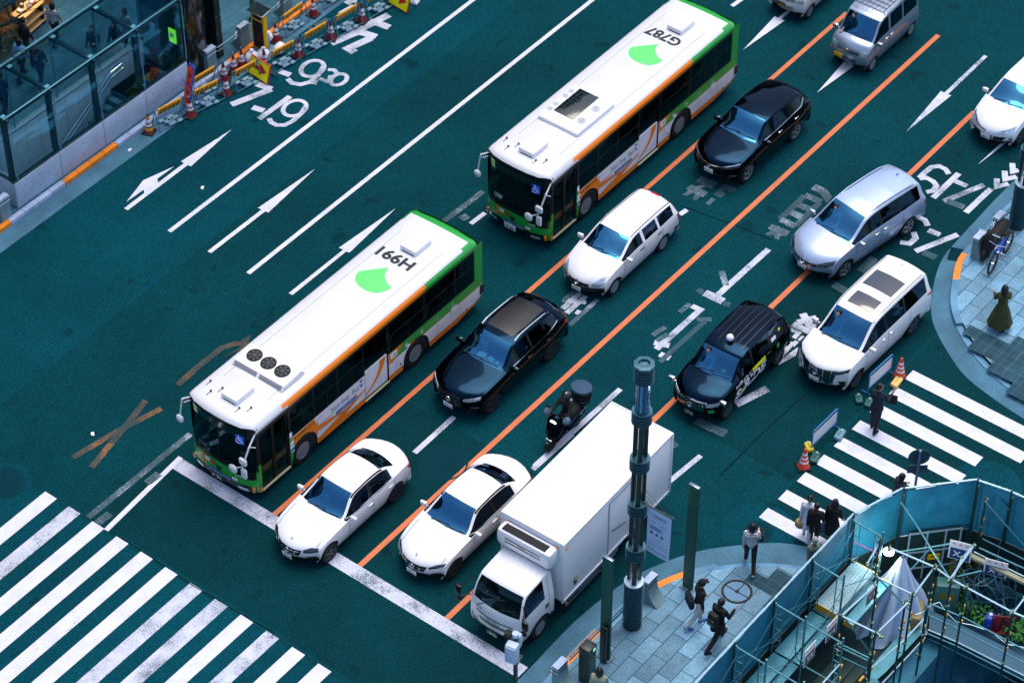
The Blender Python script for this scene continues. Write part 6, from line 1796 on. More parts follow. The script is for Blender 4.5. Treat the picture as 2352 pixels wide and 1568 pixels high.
p = person("person in a black cap and black top with white trousers walking on the pavement",at('I',745,1215,KZ),-35,BLK,C_("cream_trousers",(196,198,194)),C_("blue_white_trainer",(70,110,180)),1.78,legs=((10,4),(-14,22)),arms=((10,8,30),(-6,10,14)),hair=('cap',HAIR))
def shoulder_bag(label,p,off,rz,m,sz):
 a = p.rotation_euler.z; q = Vector(p.location) + Vector((off[0] * math.cos(a) - off[1] * math.sin(a),off[0] * math.sin(a) + off[1] * math.cos(a),off[2]))
 t = thing("shoulder_bag",label,"bag",tuple(q),a + R(rz)); mb = MB(); mb.box((0,0,0),sz,bev=min(sz) * .4); obj("bag_body",mb,m,t)
 mb = MB(); mb.tube([(-sz[0] * .4,0,sz[2] * .4),(0,sz[1] * .2,sz[2] * .5 + .28),(sz[0] * .4,0,sz[2] * .4)],.014,n=6); obj("strap",mb,m,t)
shoulder_bag("dark navy shoulder bag on the back of the person in the black cap",p,(-.24,.08,1.02),90,C_("navy_bag",(14,24,36)),(.46,.16,.36))
p = person("man in a long black coat striding past the hoarding with a phone",at('I',862,1330,KZ),-5,BLK,BLK,SH_B,1.82,legs=((28,8),(-30,22)),arms=((15,8,95),(20,8,95)),hair=('short',HAIR),coat=.30,lean=4,hood=True)
a_ = p.rotation_euler.z; q = Vector(p.location) + Vector((-.24 * math.cos(a_),-.24 * math.sin(a_),1.22))
t = thing("backpack","black backpack worn by the man in the long black coat","backpack",tuple(q),a_); mb = MB(); mb.box((0,0,0),(.18,.32,.46),bev=.07); obj("pack_body",mb,M['matt_black'],t); mb = MB(); mb.box((-.10,0,-.06),(.06,.24,.22),bev=.025); obj("front_pocket",mb,M['black'],t)
person("woman in a dark navy top bending over something beside the round sign",(11.05,-10.62,0),-30,NAVY,NAVY,SH_B,1.66,legs=((6,4),(-6,8)),arms=((10,5,70),(10,5,70)),hair=('bob',HAIR),lean=8)
person("woman in a beige coat with black hair at the bottom edge beside the green cabinet",(.33,-8.25,KZ),20,C_("beige_coat_cloth",(150,152,128)),BLK,SH_B,1.68,hair=('bob',HAIR),coat=.35)
person("woman with a ponytail in a cream jacket and maroon skirt behind the black pillar",(15.06,19.15,KZ),40,C_("cream_jacket",(200,198,190)),None,SH_W,1.74,hair=('tail',HAIR),skirt=(.98,.28,.26,C_("maroon_skirt",(52,14,30))),coat=.08,arms=((-5,10,20),(25,10,90)))
GP = "passers-by behind the glass subway entrance"
person("masked man in a dark suit behind the glass subway entrance",(10.75,23.2,KZ),-10,C_("charcoal_suit",(16,18,24)),BLK,SH_B,1.74,mask=True)
person("woman with dark hair in a light blue top behind the glass subway entrance",(9.95,22.6,KZ),10,C_("light_blue_top",(96,160,215)),BLK,SH_B,1.66,hair=('bob',HAIR),mask=True)
p = person("pale-haired person in a black shirt with white words behind the glass roof",(10.05,21.85,KZ),25,BLK,BLK,SH_W,1.76,hair=('short',mat("pale_hair",(190,175,130),.7)),coat=.1)
mb = MB(); Mx = Matrix.Translation((-.148,0,1.22)) @ frame((0,0,0),(0,-1,0),(0,0,1))
for w_,z in (("LOVE",.12),("MY",.05),("DOGS",-.02)):
 t = fit_text(w_,.16 if w_ != "MY" else .08,.05,.008); mb.add(t.v,t.f,0,Mx @ Matrix.Translation((-.02,z,0)))
obj("shirt_print",mb,M['white_ink'],p,sharp=0)
person("woman in a black and white striped shirt at the far side of the glass roof",(12.0,23.1,KZ),20,stripe_mat("black_white_stripes",(214,214,220),(20,24,34),18,.45),BLK,SH_B,1.68,hair=('bob',HAIR))
person("man in a grey-blue suit and white shirt seen through the glass roof",(11.9,21.1,KZ),200,C_("slate_suit",(44,72,92)),C_("pale_trousers",(150,160,165)),SH_W,1.74,arms=((20,8,100),(10,8,30)))
person("long-haired woman in a dark top and white skirt seen through the glass roof",(12.55,20.75,KZ),190,C_("dark_green_top",(22,40,44)),None,SH_W,1.68,hair=('long',HAIR),skirt=(1.0,.5,.25,WHT))
person("woman in a pale coat standing nearest the lift shaft under the glass roof",(13.3,21.0,KZ),170,C_("pale_coat",(150,165,168)),BLK,SH_B,1.66,hair=('bob',HAIR),coat=.3)
p = person("person in dark clothes at the left edge holding a paper bag",(8.25,21.7,KZ),30,C_("dark_blue_top",(16,44,70)),BLK,SH_B,1.72)
q = world_pt(p,'_hand0'); t = thing("paper_bag","tan paper bag held at the left edge behind the glass entrance","bag",(q.x,q.y,q.z - .4),.4); mb = MB(); mb.box((0,0,.17),(.34,.14,.36),bev=.01); obj("bag_body",mb,mat("kraft_paper",(150,130,80),.9),t); mb = MB(); mb.tube([(-.08,0,.34),(-.05,0,.44),(.05,0,.44),(.08,0,.34)],.006,n=5); obj("handle",mb,M['matt_black'],t)
# drivers and passengers seen through glass
def rider_in(label,x,y,z,top,hairstyle='short',rz=180,arms=((38,6,40),(38,6,40)),H=1.66,hairm=HAIR):
 return person(label,(x,y,z),rz,top,BLK,SH_B,H,legs=((80,78),(80,78)),arms=arms,hair=(hairstyle,hairm),seated=True,hands=True,cat="person")
LB,GY = C_("pale_shirt",(170,182,196)),C_("grey_shirt",(120,130,138))
SEATZ = lambda zf: zf + .45 - .90 * 1.66 / 1.72 - .02
def drv(label,x,y,zf,roof,top,**k): return rider_in(label,x,y,min(zf + .45,roof - .93) - .87,top,**k)
drv("driver in a pale shirt at the wheel of the silver people carrier",19.72,-2.98,.5,1.72,LB)
drv("driver in a light top at the wheel of the white estate car",14.62,2.17,.44,1.49,LB)
drv("passenger in a pale jacket beside the driver in the white estate car",14.62,1.45,.44,1.49,GY)
drv("driver in a white shirt at the wheel of the black taxi",12.12,-3.52,.46,1.75,LB)
drv("driver in grey inside the white minivan",15.6,-5.72,.52,1.91,GY)
drv("driver in dark clothes inside the black crossover behind the white saloon",8.6,2.12,.55,1.69,LB)
drv("driver in the white saloon with its nose over the stop line",1.26,1.96,.30,1.455,GY,H=1.60)
drv("driver in the silver kei van with the roof rack",28.1,1.78,.52,1.89,GY)
PG = "passengers inside the nearer bus"
for i,(x,y,c,lab) in enumerate([(8.42,4.22,WHT,"passenger in white at the rear side window of the nearer bus"),(7.58,4.22,GY,"passenger in grey sitting over the rear wheel of the nearer bus"),(6.73,4.22,LB,"passenger in a pale shirt just behind the exit door of the nearer bus"),(9.28,4.22,LB,"passenger in the last side window of the nearer bus"),(3.08,4.17,WHT,"passenger in white in the first side window of the nearer bus")]):
 rider_in(lab,x,y,(.62 if x > 6 else .40) + .46 - .87,c,rz=180,arms=((20,6,50),(20,6,50)),hairstyle='bob' if i % 2 else 'short')
# ================================================================ box truck and scooter
CAB = [(.16,.16,.40,.78,.42,.72,.42),(.03,.16,.50,.82,.52,.76,.52),(.0,.16,.80,.84,.82,.78,.82),(.02,.16,1.12,.85,1.15,.80,1.15),
 (.06,.15,1.28,.855,1.31,.80,1.32),(.08,.14,1.32,.855,1.36,.80,1.37),(.40,.08,1.34,.86,1.98,.74,2.03),(.50,.06,1.34,.86,2.03,.735,2.09),
 (.62,.04,1.34,.86,2.05,.735,2.11),(1.18,0,1.34,.86,2.09,.735,2.15),(1.30,0,1.34,.86,2.10,.735,2.16),(1.50,0,1.34,.86,2.08,.735,2.14),(1.58,0,1.34,.855,2.0,.74,2.05),(1.60,0,1.0,.85,1.02,.80,1.02),(1.60,0,.55,.84,.57,.8,.57)]
tr = thing("box_truck","white box truck with a cooling unit above its cab at the near kerb","truck",(.47,-4.64,0),R(1.4))
sh = Shell(CAB,(1.0,),.36,sill=.45,arch=.09,glass=[('front',5,6),('side',6,9),('side',5,6)],bulge=.02,side_frac=(.06,.93))
gm = {'front': M['bus_screen'],'sideL': M['side_glass'],'sideR': M['side_glass']}
sh.build(tr,M['white_paint'],gm,dict(NAMES,body='cab'))
grille(sh,tr,[(-.50,.84),(0,.85),(.50,.84)],[(-.46,.74),(0,.73),(.46,.74)],1,barm='white_paint')
sh.patch('panel_slot','F',[(-.6,1.02),(0,1.03),(.6,1.02)],[(-.6,.985),(0,.995),(.6,.985)],M['rim_dark'],tr)
def f_text(body,yc,zc,w,h,m,par):
 t = fit_text(body,w,h,.015); mb = MB(); mb.add([tuple(sh.hit('F',yc - p[0],zc + p[1],.012)[0]) for p in t.v],t.f); return obj('front_lettering',mb,m,par,sharp=0)
f_text('ISUZU',0,.93,.44,.075,M['rim'],tr); f_text('ELF',.5,1.16,.2,.06,M['rim'],tr)
for s_ in (-1,1):
 sh.patch('headlamp','F',[(s_ * .56,.76),(s_ * .78,.86)],[(s_ * .58,.62),(s_ * .80,.66)],M['lamp'],tr)
 sh.patch('indicator','F',[(s_ * .66,.50),(s_ * .80,.50)],[(s_ * .66,.44),(s_ * .80,.44)],M['amber'],tr)
sh.patch('bumper_slot','F',[(-.36,.58),(.36,.58)],[(-.30,.50),(.30,.50)],M['matt_black'],tr)
number_plate(tr,(-.03,0,.50),R(-2),"95",'green',.36,.18,'品川 800')
for ax in 'NP':
 sh.seam('door_gap',ax,[(.34,1.32),(.30,.7),(.45,.52)],.014,M['rim_dark'],tr); sh.seam('door_gap',ax,[(1.36,2.0),(1.36,.8)],.014,M['rim_dark'],tr)
 sh.patch('door_handle',ax,[(1.18,1.12),(1.32,1.12)],[(1.18,.98),(1.32,.98)],M['black'],tr)
for s_ in (-1,1):
 mb = MB(); mb.tube([(.30,s_ * .84,1.25),(-.02,s_ * 1.06,1.30),(-.05,s_ * 1.08,1.75),(.25,s_ * .82,1.9)],.016,n=6)
 o = obj('mirror_arm',mb,M['black'],tr)
 mb = MB(); mb.box((-.05,s_ * 1.10,1.58),(.09,.20,.34),bev=.04); mb.ball((-.05,s_ * 1.06,1.25),.10,sc=(.5,1,1)); obj('mirror_shell',mb,M['black'],o)
wipers(sh,tr,[((.10,.55),(.22,-.1)),((.10,-.1),(.22,-.6))])
for k in range(7): sh.seam('roof_rib','T',[(.6,-.54 + .18 * k),(1.45,-.54 + .18 * k)],.02,M['white_matt'],tr,.012)
cabin(tr,sh,.36,1.3,.75,.76,1.30,(.95,),'interior')
under(tr,1.6,1.68,(1.0,),.36,.4,.8)
# chassis, box, tanks, side guards
mb = MB(); mb.box((4.1,0,.55),(5.6,.8,.18)); mb.box((4.3,0,.42),(2.6,1.5,.05)); mb.box((2.35,.55,.5),(.7,.4,.36),bev=.04); obj('chassis',mb,M['under'],tr)
BX0,BX1,BY0,BY1,BZ0,BZ1 = 1.86,6.96,-.96,1.06,.66,2.96
mb = MB(); mb.box(((BX0 + BX1) / 2,(BY0 + BY1) / 2,(BZ0 + BZ1) / 2),(BX1 - BX0,BY1 - BY0,BZ1 - BZ0),bev=.02); o = bx = obj('cargo_box',mb,M['white_matt'],tr)
mb = MB()
for y in (BY0,BY1):
 mb.box(((BX0 + BX1) / 2,y,BZ1 - .01),(BX1 - BX0 + .06,.06,.07),bev=.015); mb.box(((BX0 + BX1) / 2,y,BZ0 + .03),(BX1 - BX0 + .04,.05,.08),bev=.01)
 for x in (BX0,BX1): mb.box((x,y,(BZ0 + BZ1) / 2),(.07,.07,BZ1 - BZ0 + .02),bev=.015)
for x in (BX0,BX1): mb.box((x,(BY0 + BY1) / 2,BZ1 - .01),(.06,BY1 - BY0,.068),bev=.015)
obj('box_frame',mb,M['white_paint'],o)
mb = MB()
for k in range(14): mb.ball((BX1 - .02,BY0 + .12 + k * .14,BZ1 + .028),.012,n=6,k=4); mb.ball((BX0 + .2 + k * .36,BY0,BZ1 + .028),.012,n=6,k=4)
obj('rivets',mb,M['rim'],o)
mb = MB(); mb.box((3.95,BY0 - .012,1.75),(.03,.02,2.0)); mb.box((5.0,BY0 - .012,1.75),(.03,.02,2.0)); mb.box((4.48,BY0 - .012,2.74),(1.08,.02,.03)); obj('side_door_frame',mb,M['panel_grey'],o)
mb = MB(); mb.tube([(4.1,BY0 - .04,1.55),(4.75,BY0 - .04,1.35)],.02,n=6); obj('door_bar',mb,M['rim'],o)
mb = MB(); mb.box((2.42,BY0 - .012,1.05),(.13,.02,.24)); q = obj('side_control',mb,M['rim_dark'],o); mb = MB(); mb.box((2.42,BY0 - .024,1.13),(.10,.01,.07)); obj('control_label',mb,M['plate_yellow'],q)
for y,x in ((BY0 - .02,BX0 + .12),(BY1,BX0 - .02)):
 mb = MB(); mb.box((x,y + .0,2.72),(.12,.03,.06),bev=.01); obj('marker_lamp',mb,M['amber'],o)
mb = MB(); mb.box((BX0 - .04,BY1 - .25,2.76),(.03,.12,.05),bev=.01); mb.box((BX0 - .04,BY0 + .2,2.76),(.03,.12,.05),bev=.01); obj('marker_lamp',mb,M['amber'],o)
# cooling unit
mb = MB(); mb.box((BX0 - .24,.05,2.52),(.46,1.78,.58),bev=.12); mb.box((BX0 - .20,.05,2.30),(.38,1.6,.3),bev=.08); cu = obj('cooling_unit',mb,M['white_paint'],tr)
mb = MB(); mb.box((BX0 - .27,.08,2.815),(.24,1.42,.02),bev=.008); obj('cooling_slot',mb,M['matt_black'],cu)
mb = MB()
for z in (2.62,2.50): mb.box((BX0 - .475,.05,z),(.012,1.15,.03))
obj('cooling_slot',mb,M['rim_dark'],cu)
t = fit_text('TOPRE',.26,.06,.01); mb = MB(); mb.add(t.v,t.f,0,frame((BX0 - .478,.1,2.56),(0,-1,0),(0,0,1))); obj('cooling_lettering',mb,M['red_lamp'],cu,sharp=0)
mb = MB()
for y in (BY0 + .02,):
 mb.tube([(2.0,y,.55),(2.05,y,.34),(3.7,y,.36),(3.7,y,.6)],.022,n=6); mb.tube([(2.7,y,.36),(2.7,y,.62)],.02,n=6)
 mb.tube([(2.1,y - .01,.52),(3.7,y - .01,.54)],.02,n=6); mb.box((3.1,y,.45),(.9,.03,.12),bev=.01)
obj('side_guard',mb,M['rim'],tr)
mb = MB(); mb.cyl((2.03,BY0 + .02,.42),(2.03,BY0 + .02,.72),.03,n=8); obj('guard_post',mb,M['rim'],tr)
mb = MB(); mb.ball((2.02,BY0,.50),.035,n=8,k=6); obj('side_marker',mb,M['amber'],tr)
for x,n_ in ((1.0,1),(4.45,2)):
 for s_ in (-1,1):
  wheel(tr,x,s_ * .74,.36,.21,'steel_rim',0,side=s_,dish=.05 if n_ == 2 else -.01,rr=.60)
mb = MB(); mb.box((4.45,-.0,.83),(.9,1.9,.03)); mb.box((4.9,-.78,.55),(.03,.4,.4)); obj('mudguard',mb,M['under'],tr)
for s_ in (-1,1):
 mb = MB(); mb.box((BX1 + .02,s_ * .8,.72),(.05,.3,.1),bev=.015); obj('tail_lamp',mb,M['red_lamp'],tr)
rider_in("driver in dark clothes in the cab of the white box truck",1.45,-4.26,1.08 + .06 - .87,C_("dark_jacket",(24,34,44)))
# ---- scooter and rider
sc = thing("scooter","black scooter with a lit headlamp and a round delivery bag beside the box truck","scooter",(7.0,-1.46,0),R(1.5))
SB = M['black_paint']
wheel(sc,.20,0,.245,.12,'rim_dark',3,side=-1); wheel(sc,1.46,0,.245,.13,'rim_dark',3,side=-1)
mb = MB(); mb.capsule((.26,0,.42),(.18,0,.52),.09,.07); mb.capsule((.20,.09,.27),(.40,.07,.62),.025); mb.capsule((.20,-.09,.27),(.40,-.07,.62),.025); obj('front_fork',mb,M['matt_black'],sc)
mb = MB(); mb.capsule((.30,.10,.62),(.44,.13,.95),.13,.15); mb.capsule((.30,-.10,.62),(.44,-.13,.95),.13,.15); mb.capsule((.22,0,.60),(.40,0,.98),.12,.15); mb.ball((.46,0,1.05),.17,sc=(.9,1.15,.8)); o = soft(obj('front_shield',mb,SB,sc,sharp=0),.02,4)
mb = MB(); mb.capsule((.42,0,.32),(1.5,0,.46),.15,.16); mb.capsule((.85,.14,.5),(1.55,.13,.62),.12,.12); mb.capsule((.85,-.14,.5),(1.55,-.13,.62),.12,.12); mb.capsule((1.55,0,.62),(1.78,0,.66),.12,.06); soft(obj('scooter_body',mb,SB,sc,sharp=0),.022,4)
mb = MB(); mb.capsule((.92,0,.74),(1.45,0,.78),.15,.17); mb.capsule((.92,.05,.74),(1.4,.06,.78),.13); mb.capsule((.92,-.05,.74),(1.4,-.06,.78),.13); soft(obj('saddle',mb,M['matt_black'],sc,sharp=0),.025,4)
mb = MB(); mb.ball((.315,0,1.03),.085,sc=(.5,1.2,.75)); obj('headlamp',mb,M['glow'],sc)
for s_ in (-1,1):
 mb = MB(); mb.ball((.32,s_ * .15,.86),.045,sc=(.6,.6,1.4)); obj('indicator',mb,M['red_lamp'],sc)
 mb = MB(); mb.tube([(.52,0,1.10),(.58,s_ * .32,1.12)],.018,n=6); o = obj('handlebar',mb,M['matt_black'],sc)
 mb = MB(); mb.ball((.50,s_ * .33,1.12),.12,sc=(1.1,.9,1.1)); obj('hand_cover',mb,M['mitt'] if 'mitt' in M else M.setdefault('mitt',mat("grey_hand_cover",(88,112,130),.8,noise=(20,.2))),o)
 mb = MB(); mb.cyl((.54,s_ * .22,1.12),(.50,s_ * .30,1.34),.010,n=6); mb.ball((.49,s_ * .31,1.36),.075,sc=(.35,1.1,.8)); obj('side_mirror',mb,M['matt_black'],sc)
mb = MB(); mb.box((.13,0,.50),(.1,.2,.02),bev=.008); mb.tube([(.06,-.07,.42),(.02,0,.42),(.06,.07,.42)],.012,n=6); obj('front_trim',mb,M['chrome'],sc)
mb = MB(); mb.tube([(1.3,.26,.72),(1.62,.24,.80),(1.78,0,.82),(1.62,-.24,.80),(1.3,-.26,.72)],.014,n=6); mb.box((1.72,0,.84),(.4,.3,.03),bev=.01); obj('rear_rack',mb,M['chrome'],sc)
bag = thing("delivery_bag","round black delivery bag with a blue lid strapped behind the scooter rider","bag",(8.70,-1.42,.80),R(1.5))
mb = MB(); mb.lathe([(.22,0),(.25,.06),(.27,.30),(.28,.52)],n=24,M=Matrix.Diagonal((1,1.15,1,1))); obj('bag_body',mb,M['matt_black'],bag)
mb = MB(); mb.lathe([(.285,.52),(.28,.56),(.2,.585),(.01,.59)],n=24,M=Matrix.Diagonal((1,1.15,1,1))); obj('bag_lid',mb,mat("blue_grey_cloth",(30,66,96),.7),bag)
mb = MB()
for z in (.18,.50): mb.lathe([(.276 - (.5 - z) * .03,z - .018),(.280 - (.5 - z) * .03,z + .018)],n=24,caps=False,M=Matrix.Diagonal((1.012,1.165,1,1)))
obj('reflective_band',mb,M['chrome'],bag)
rd = person("scooter rider in a black padded jacket and glossy black helmet",(8.0,-1.435,-.02),181,C_("black_padded_cloth",(16,22,26)),BLK,SH_B,1.72,legs=((68,62),(68,62)),arms=((40,14,22),(40,14,22)),hair=('bald',HAIR),seated=True,lean=6)
mb = MB(); mb.ball((.06,0,1.625),.145,n=20,k=14,sc=(1.05,.95,1.05)); h = obj('helmet',mb,M['black'],rd); h.data.materials[0] = mat("helmet_gloss",(8,14,18),.12,coat=1.0)
mb = MB(); mb.ball((.085,0,1.60),.135,n=20,k=12,sc=(1,.85,.5)); obj('visor',mb,M['dark_gloss'],h)
# ================================================================ street furniture and road works
M['cone_red'] = mat("dark_red_cone",(122,10,24),.5,noise=(6,.12)); M['cone_orange'] = mat("orange_cone",(214,66,28),.5,noise=(6,.1))
M['reflect'] = mat("reflective_white",(226,228,238),.35); M['steel'] = mat("galvanised_steel",(92,138,158),.4,metal=.45,noise=(16,.15))
M['bar_orange'] = mat("orange_board",(240,164,28),.5,noise=(5,.1)); M['grey_plastic'] = mat("grey_plastic_weight",(116,152,174),.6,noise=(8,.15))
M['granite'] = mat("granite_post",(112,142,150),.75,noise=[(34,.25),(2,.15)]); M['dgreen'] = mat("dark_green_paint",(10,78,66),.45,noise=(2,.12)); M['dgreen2'] = mat("blackish_green_paint",(4,34,32),.4,noise=(2,.15))
def cone(label,p,body='cone_red',h=.72,tape=False,light=True):
 t = thing("traffic_cone",label,"traffic cone",p,random.uniform(0,1),"red and white cones along the road works" if body == 'cone_red' and not tape else None)
 k = h / .72
 mb = MB(); mb.box((0,0,.025),(.40,.40,.05),bev=.015); obj('cone_base',mb,M['matt_black'],t)
 mb = MB(); mb.lathe([(.165 * k,.05),(.15 * k,.07),(.035 * k,.70 * k),(.03 * k,.72 * k)],n=20); o = obj('cone_body',mb,M[body],t)
 def r(z): return .15 * k - (.115 * k) * (z - .07) / (.70 * k - .07)
 mb = MB()
 for z0,z1 in (((.30,.38),(.43,.56)) if body == 'cone_red' else ((.22,.29),(.36,.43),(.50,.57))):
  z0,z1 = z0 * k,z1 * k; mb.lathe([(r(z0) + .004,z0),(r(z1) + .004,z1)],n=20,caps=False)
 obj('reflective_band',mb,M['reflect'],o)
 if tape:
  for j,z in enumerate((.16,.40,.60)):
   mb = MB()
   for q in range(6):
    a0,a1 = q * math.pi / 3,q * math.pi / 3 + math.pi / 6
    mb.add([((r(z) + .007) * math.cos(a0),(r(z) + .007) * math.sin(a0),z),((r(z) + .007) * math.cos(a1),(r(z) + .007) * math.sin(a1),z),((r(z + .07) + .007) * math.cos(a1 + .3),(r(z + .07) + .007) * math.sin(a1 + .3),z + .07),((r(z + .07) + .007) * math.cos(a0 + .3),(r(z + .07) + .007) * math.sin(a0 + .3),z + .07)],[(0,1,2,3)])
   obj('hazard_tape',mb,M['ink'],o)
  mb = MB(); mb.lathe([(r(.14) + .005,.14),(r(.25) + .005,.25)],n=20,caps=False); mb.lathe([(r(.58) + .005,.58),(r(.68) + .005,.68)],n=20,caps=False); obj('hazard_tape',mb,M['bar_orange'],o)
 if light:
  mb = MB(); mb.cyl((0,0,.72 * k),(0,0,.76 * k),.02,n=8); mb.ball((0,0,.80 * k),.042,n=10,k=8); obj('warning_light',mb,M['lens_glass'],t)
 return t
CN = ["red and white cone at the left end of the second barrier by the orange sign","red and white cone behind the second barrier beside the stone post","red and white cone at the right end of the second barrier on the road","left one of the two red cones standing side by side behind the yellow arrow sign","right one of the two red cones side by side next to the white sandbags","red and white cone half hidden behind the yellow arrow sign","red and white cone behind the yellow display box by the orange kerb","red and white cone between the third and fourth striped road barriers","red and white cone between the fourth and fifth striped road barriers","red and white cone at the kerb right of the safety-first barrier","red and white cone before the last striped barrier at the top edge"]
cone("yellow and black taped cone at the near end of the road works barriers",(10.58,17.51,.012),tape=True)
for lab,(x,y) in zip(CN,[(12.02,17.02),(14.1,17.42),(13.6,16.86),(14.62,17.45),(14.98,17.42),(15.44,16.81),(16.77,17.48),(16.6,16.33),(18.0,16.1),(18.62,17.42),(19.39,15.9)]):
 cone(lab,(x,y,.012 if y > 17.1 else .005))
cone("orange cone beside the far white panel barrier next to the crosswalk",(15.93,-7.76,.005),'cone_orange',.74,light=False)
cone("orange cone at the near end of the white panel barriers by the crosswalk",(11.1,-7.57,.005),'cone_orange',.74,light=False)
def barrier(label,a,b,text_=None):
 a,b = Vector((a[0],a[1],.006)),Vector((b[0],b[1],.006)); d = b - a; L = d.length
 t = thing("road_barrier",label,"barrier",tuple((a + b) / 2),math.atan2(d.y,d.x),"striped folding barriers of the road works")
 D,H = .46,.80
 mb = MB()
 for x in (-L / 2,L / 2):
  mb.tube([(x,0,.02),(x,D * .42,H),(x,D,.02)],.018,n=6); mb.cyl((x,D * .18,.32),(x,D * .76,.32),.012,n=6)
 mb.cyl((-L / 2,D * .42,H),(L / 2,D * .42,H),.018,n=6)
 for y in (0,D): mb.cyl((-L / 2,y + (.02 if y == 0 else -.02),.07),(L / 2,y + (.02 if y == 0 else -.02),.07),.016,n=6)
 obj('frame',mb,M['steel'],t)
 Mx = Matrix.Translation((0,D * .42 - .03,H)) @ Matrix.Rotation(R(14),4,'X')
 mb = MB(); mb.box((.0,0,-.13),(L * .80,.022,.26),bev=.006,M=Mx); mb.cyl((-L * .40,.02,.0),(L * .40,.02,.0),.024,n=8,M=Mx); o = obj('board',mb,M['bar_orange'],t)
 mb = MB()
 Mp = Mx @ Matrix.Translation((0,-.0135,0)) @ Matrix.Rotation(R(90),4,'X')
 if text_:
  q = fit_text(text_,L * .62,.11,.01); mb.add(q.v,q.f,0,Mp @ Matrix.Translation((0,-.14,.002)))
  obj('board_text',mb,M['dgreen'],o)
 else:
  n = 5
  for k in range(n):
   x = -L * .36 + k * L * .145
   mb.prism([(x,-.24),(x + .07,-.24),(x + .16,-.06),(x + .09,-.06)],0,.003,M=Mp)
  obj('stripes',mb,M['ink'],o)
 mb = MB()
 mb.box((.05,D * .5,.09),(L * .46,.15,.09),bev=.02); mb.box((-L * .02,D * .18,.075),(.26,.16,.06),bev=.015); mb.box((L * .1,D * .82,.075),(.26,.16,.06),bev=.015); mb.box((L * .22,D * .1,.07),(.18,.14,.05),bev=.015); mb.box((-L * .2,D * .9,.07),(.18,.14,.05),bev=.015)
 w = obj('base_weight',mb,M['grey_plastic'],t)
 mb = MB()
 for x in (-.04,.08): mb.box((x,D * .5,.136),(.07,.09,.004))
 obj('weight_slots',mb,M['matt_black'],w)
 return t
for lab,a,b,tx in [("striped orange barrier nearest the glass subway entrance beside the taped cone",(10.77,17.20),(11.9,17.0),None),("striped orange barrier on the road in front of another one by the orange sign",(12.2,16.94),(13.34,16.69),None),("striped orange barrier standing behind another one beside the black pillar",(12.75,17.38),(13.82,17.27),None),
     ("striped orange barrier whose right end meets the nearer yellow arrow sign",(13.84,16.58),(14.86,16.4),None),("striped orange barrier right of the nearer yellow arrow sign",(15.35,16.3),(16.47,16.12),None),("striped orange barrier above the road digits 9.30",(16.73,16.08),(17.89,15.93),None),
     ("striped orange barrier beside the white character on the road",(18.15,15.88),(19.27,15.75),None),("striped orange barrier running into the farther yellow arrow sign",(19.6,15.72),(20.75,15.58),None),("orange barrier lettered in green on the kerb behind the road barriers",(17.09,17.3),(18.27,17.3),"安全十第一"),("orange barrier on the kerb cut by the top edge of the picture",(19.05,17.3),(20.2,17.25),"安全十第一")]:
 barrier(lab,a,b,tx)
M['sign_yellow'] = mat("bright_yellow_sign",(252,246,10),.45); M['sign_red'] = mat("sign_red",(200,14,20),.5); M['sign_rust'] = mat("red_orange_frame",(190,62,20),.5,noise=(8,.2))
def arrow_sign(label,p,rz):
 t = thing("arrow_sign",label,"sign",p,rz)      # faces -x, leans back
 Mx = Matrix.Translation((0,0,.36)) @ Matrix.Rotation(R(16),4,'Y')
 mb = MB(); mb.box((0,0,0),(.05,.96,.70),bev=.012,M=Mx); o = obj('sign_frame',mb,M['sign_rust'],t)
 Mf = Mx @ frame((-.027,0,0),(0,-1,0),(0,0,1))
 mb = MB(); mb.prism([(-.44,-.31),(.44,-.31),(.44,.31),(-.44,.31)],0,.004,M=Mf); f = obj('sign_face',mb,M['sign_yellow'],o)
 mb = MB(); mb.prism([(-.38,.10),(-.38,-.04),(.02,-.04),(.02,-.18),(.36,.03),(.02,.24),(.02,.10)],0,.008,M=Mf); obj('red_arrow',mb,M['sign_red'],f)
 mb = MB()
 for k in range(7):
  for s_ in (-1,1): mb.ball((-.39 + .13 * k,s_ * .325,.006),.018,n=8,k=4,M=Mf)
 obj('sign_lamps',mb,M['red_lamp'],o)
 mb = MB(); mb.tube([(.08,.40,.6),(.42,.40,.02)],.015,n=6); mb.tube([(.08,-.40,.6),(.42,-.40,.02)],.015,n=6); mb.cyl((.40,-.40,.05),(.40,.40,.05),.015,n=6); obj('sign_stand',mb,M['steel'],t)
arrow_sign("yellow sign with a red arrow in front of the white sandbags",(14.93,16.56,.006),R(-6)); arrow_sign("yellow sign with a red arrow cut by the top edge of the picture",(20.78,15.38,.006),R(-6))
# leaning orange lane-closure sign
t = thing("lane_sign","tall orange lettered sign in a blue frame leaning by the concrete wall","sign",(12.1,17.32,.012),R(-12))
Mx = Matrix.Rotation(R(14),4,'Y')
mb = MB(); mb.box((0,0,.96),(.05,.36,1.60),bev=.02,M=Mx); mb.box((0,.14,.10),(.05,.05,.22),M=Mx); mb.box((0,-.14,.10),(.05,.05,.22),M=Mx); mb.tube([(.1,.14,1.2),(.55,.14,.02)],.015,n=6); mb.tube([(.1,-.14,1.2),(.55,-.14,.02)],.015,n=6); o = obj('sign_frame',mb,mat("blue_frame",(22,84,190),.5),t)
mb = MB(); mb.box((-.028,0,.94),(.008,.28,1.46),M=Mx); f = obj('sign_face',mb,mat("red_orange_face",(250,70,18),.5),o)
mb = MB()
for i,ch in enumerate("車線減少"):
 q = fit_text(ch,.17,.19,.01); mb.add(q.v,q.f,0,Mx @ frame((-.034,0,1.36 - .31 * i),(0,-1,0),(0,0,1)))
obj('sign_text',mb,M['ink'],f,sharp=0)
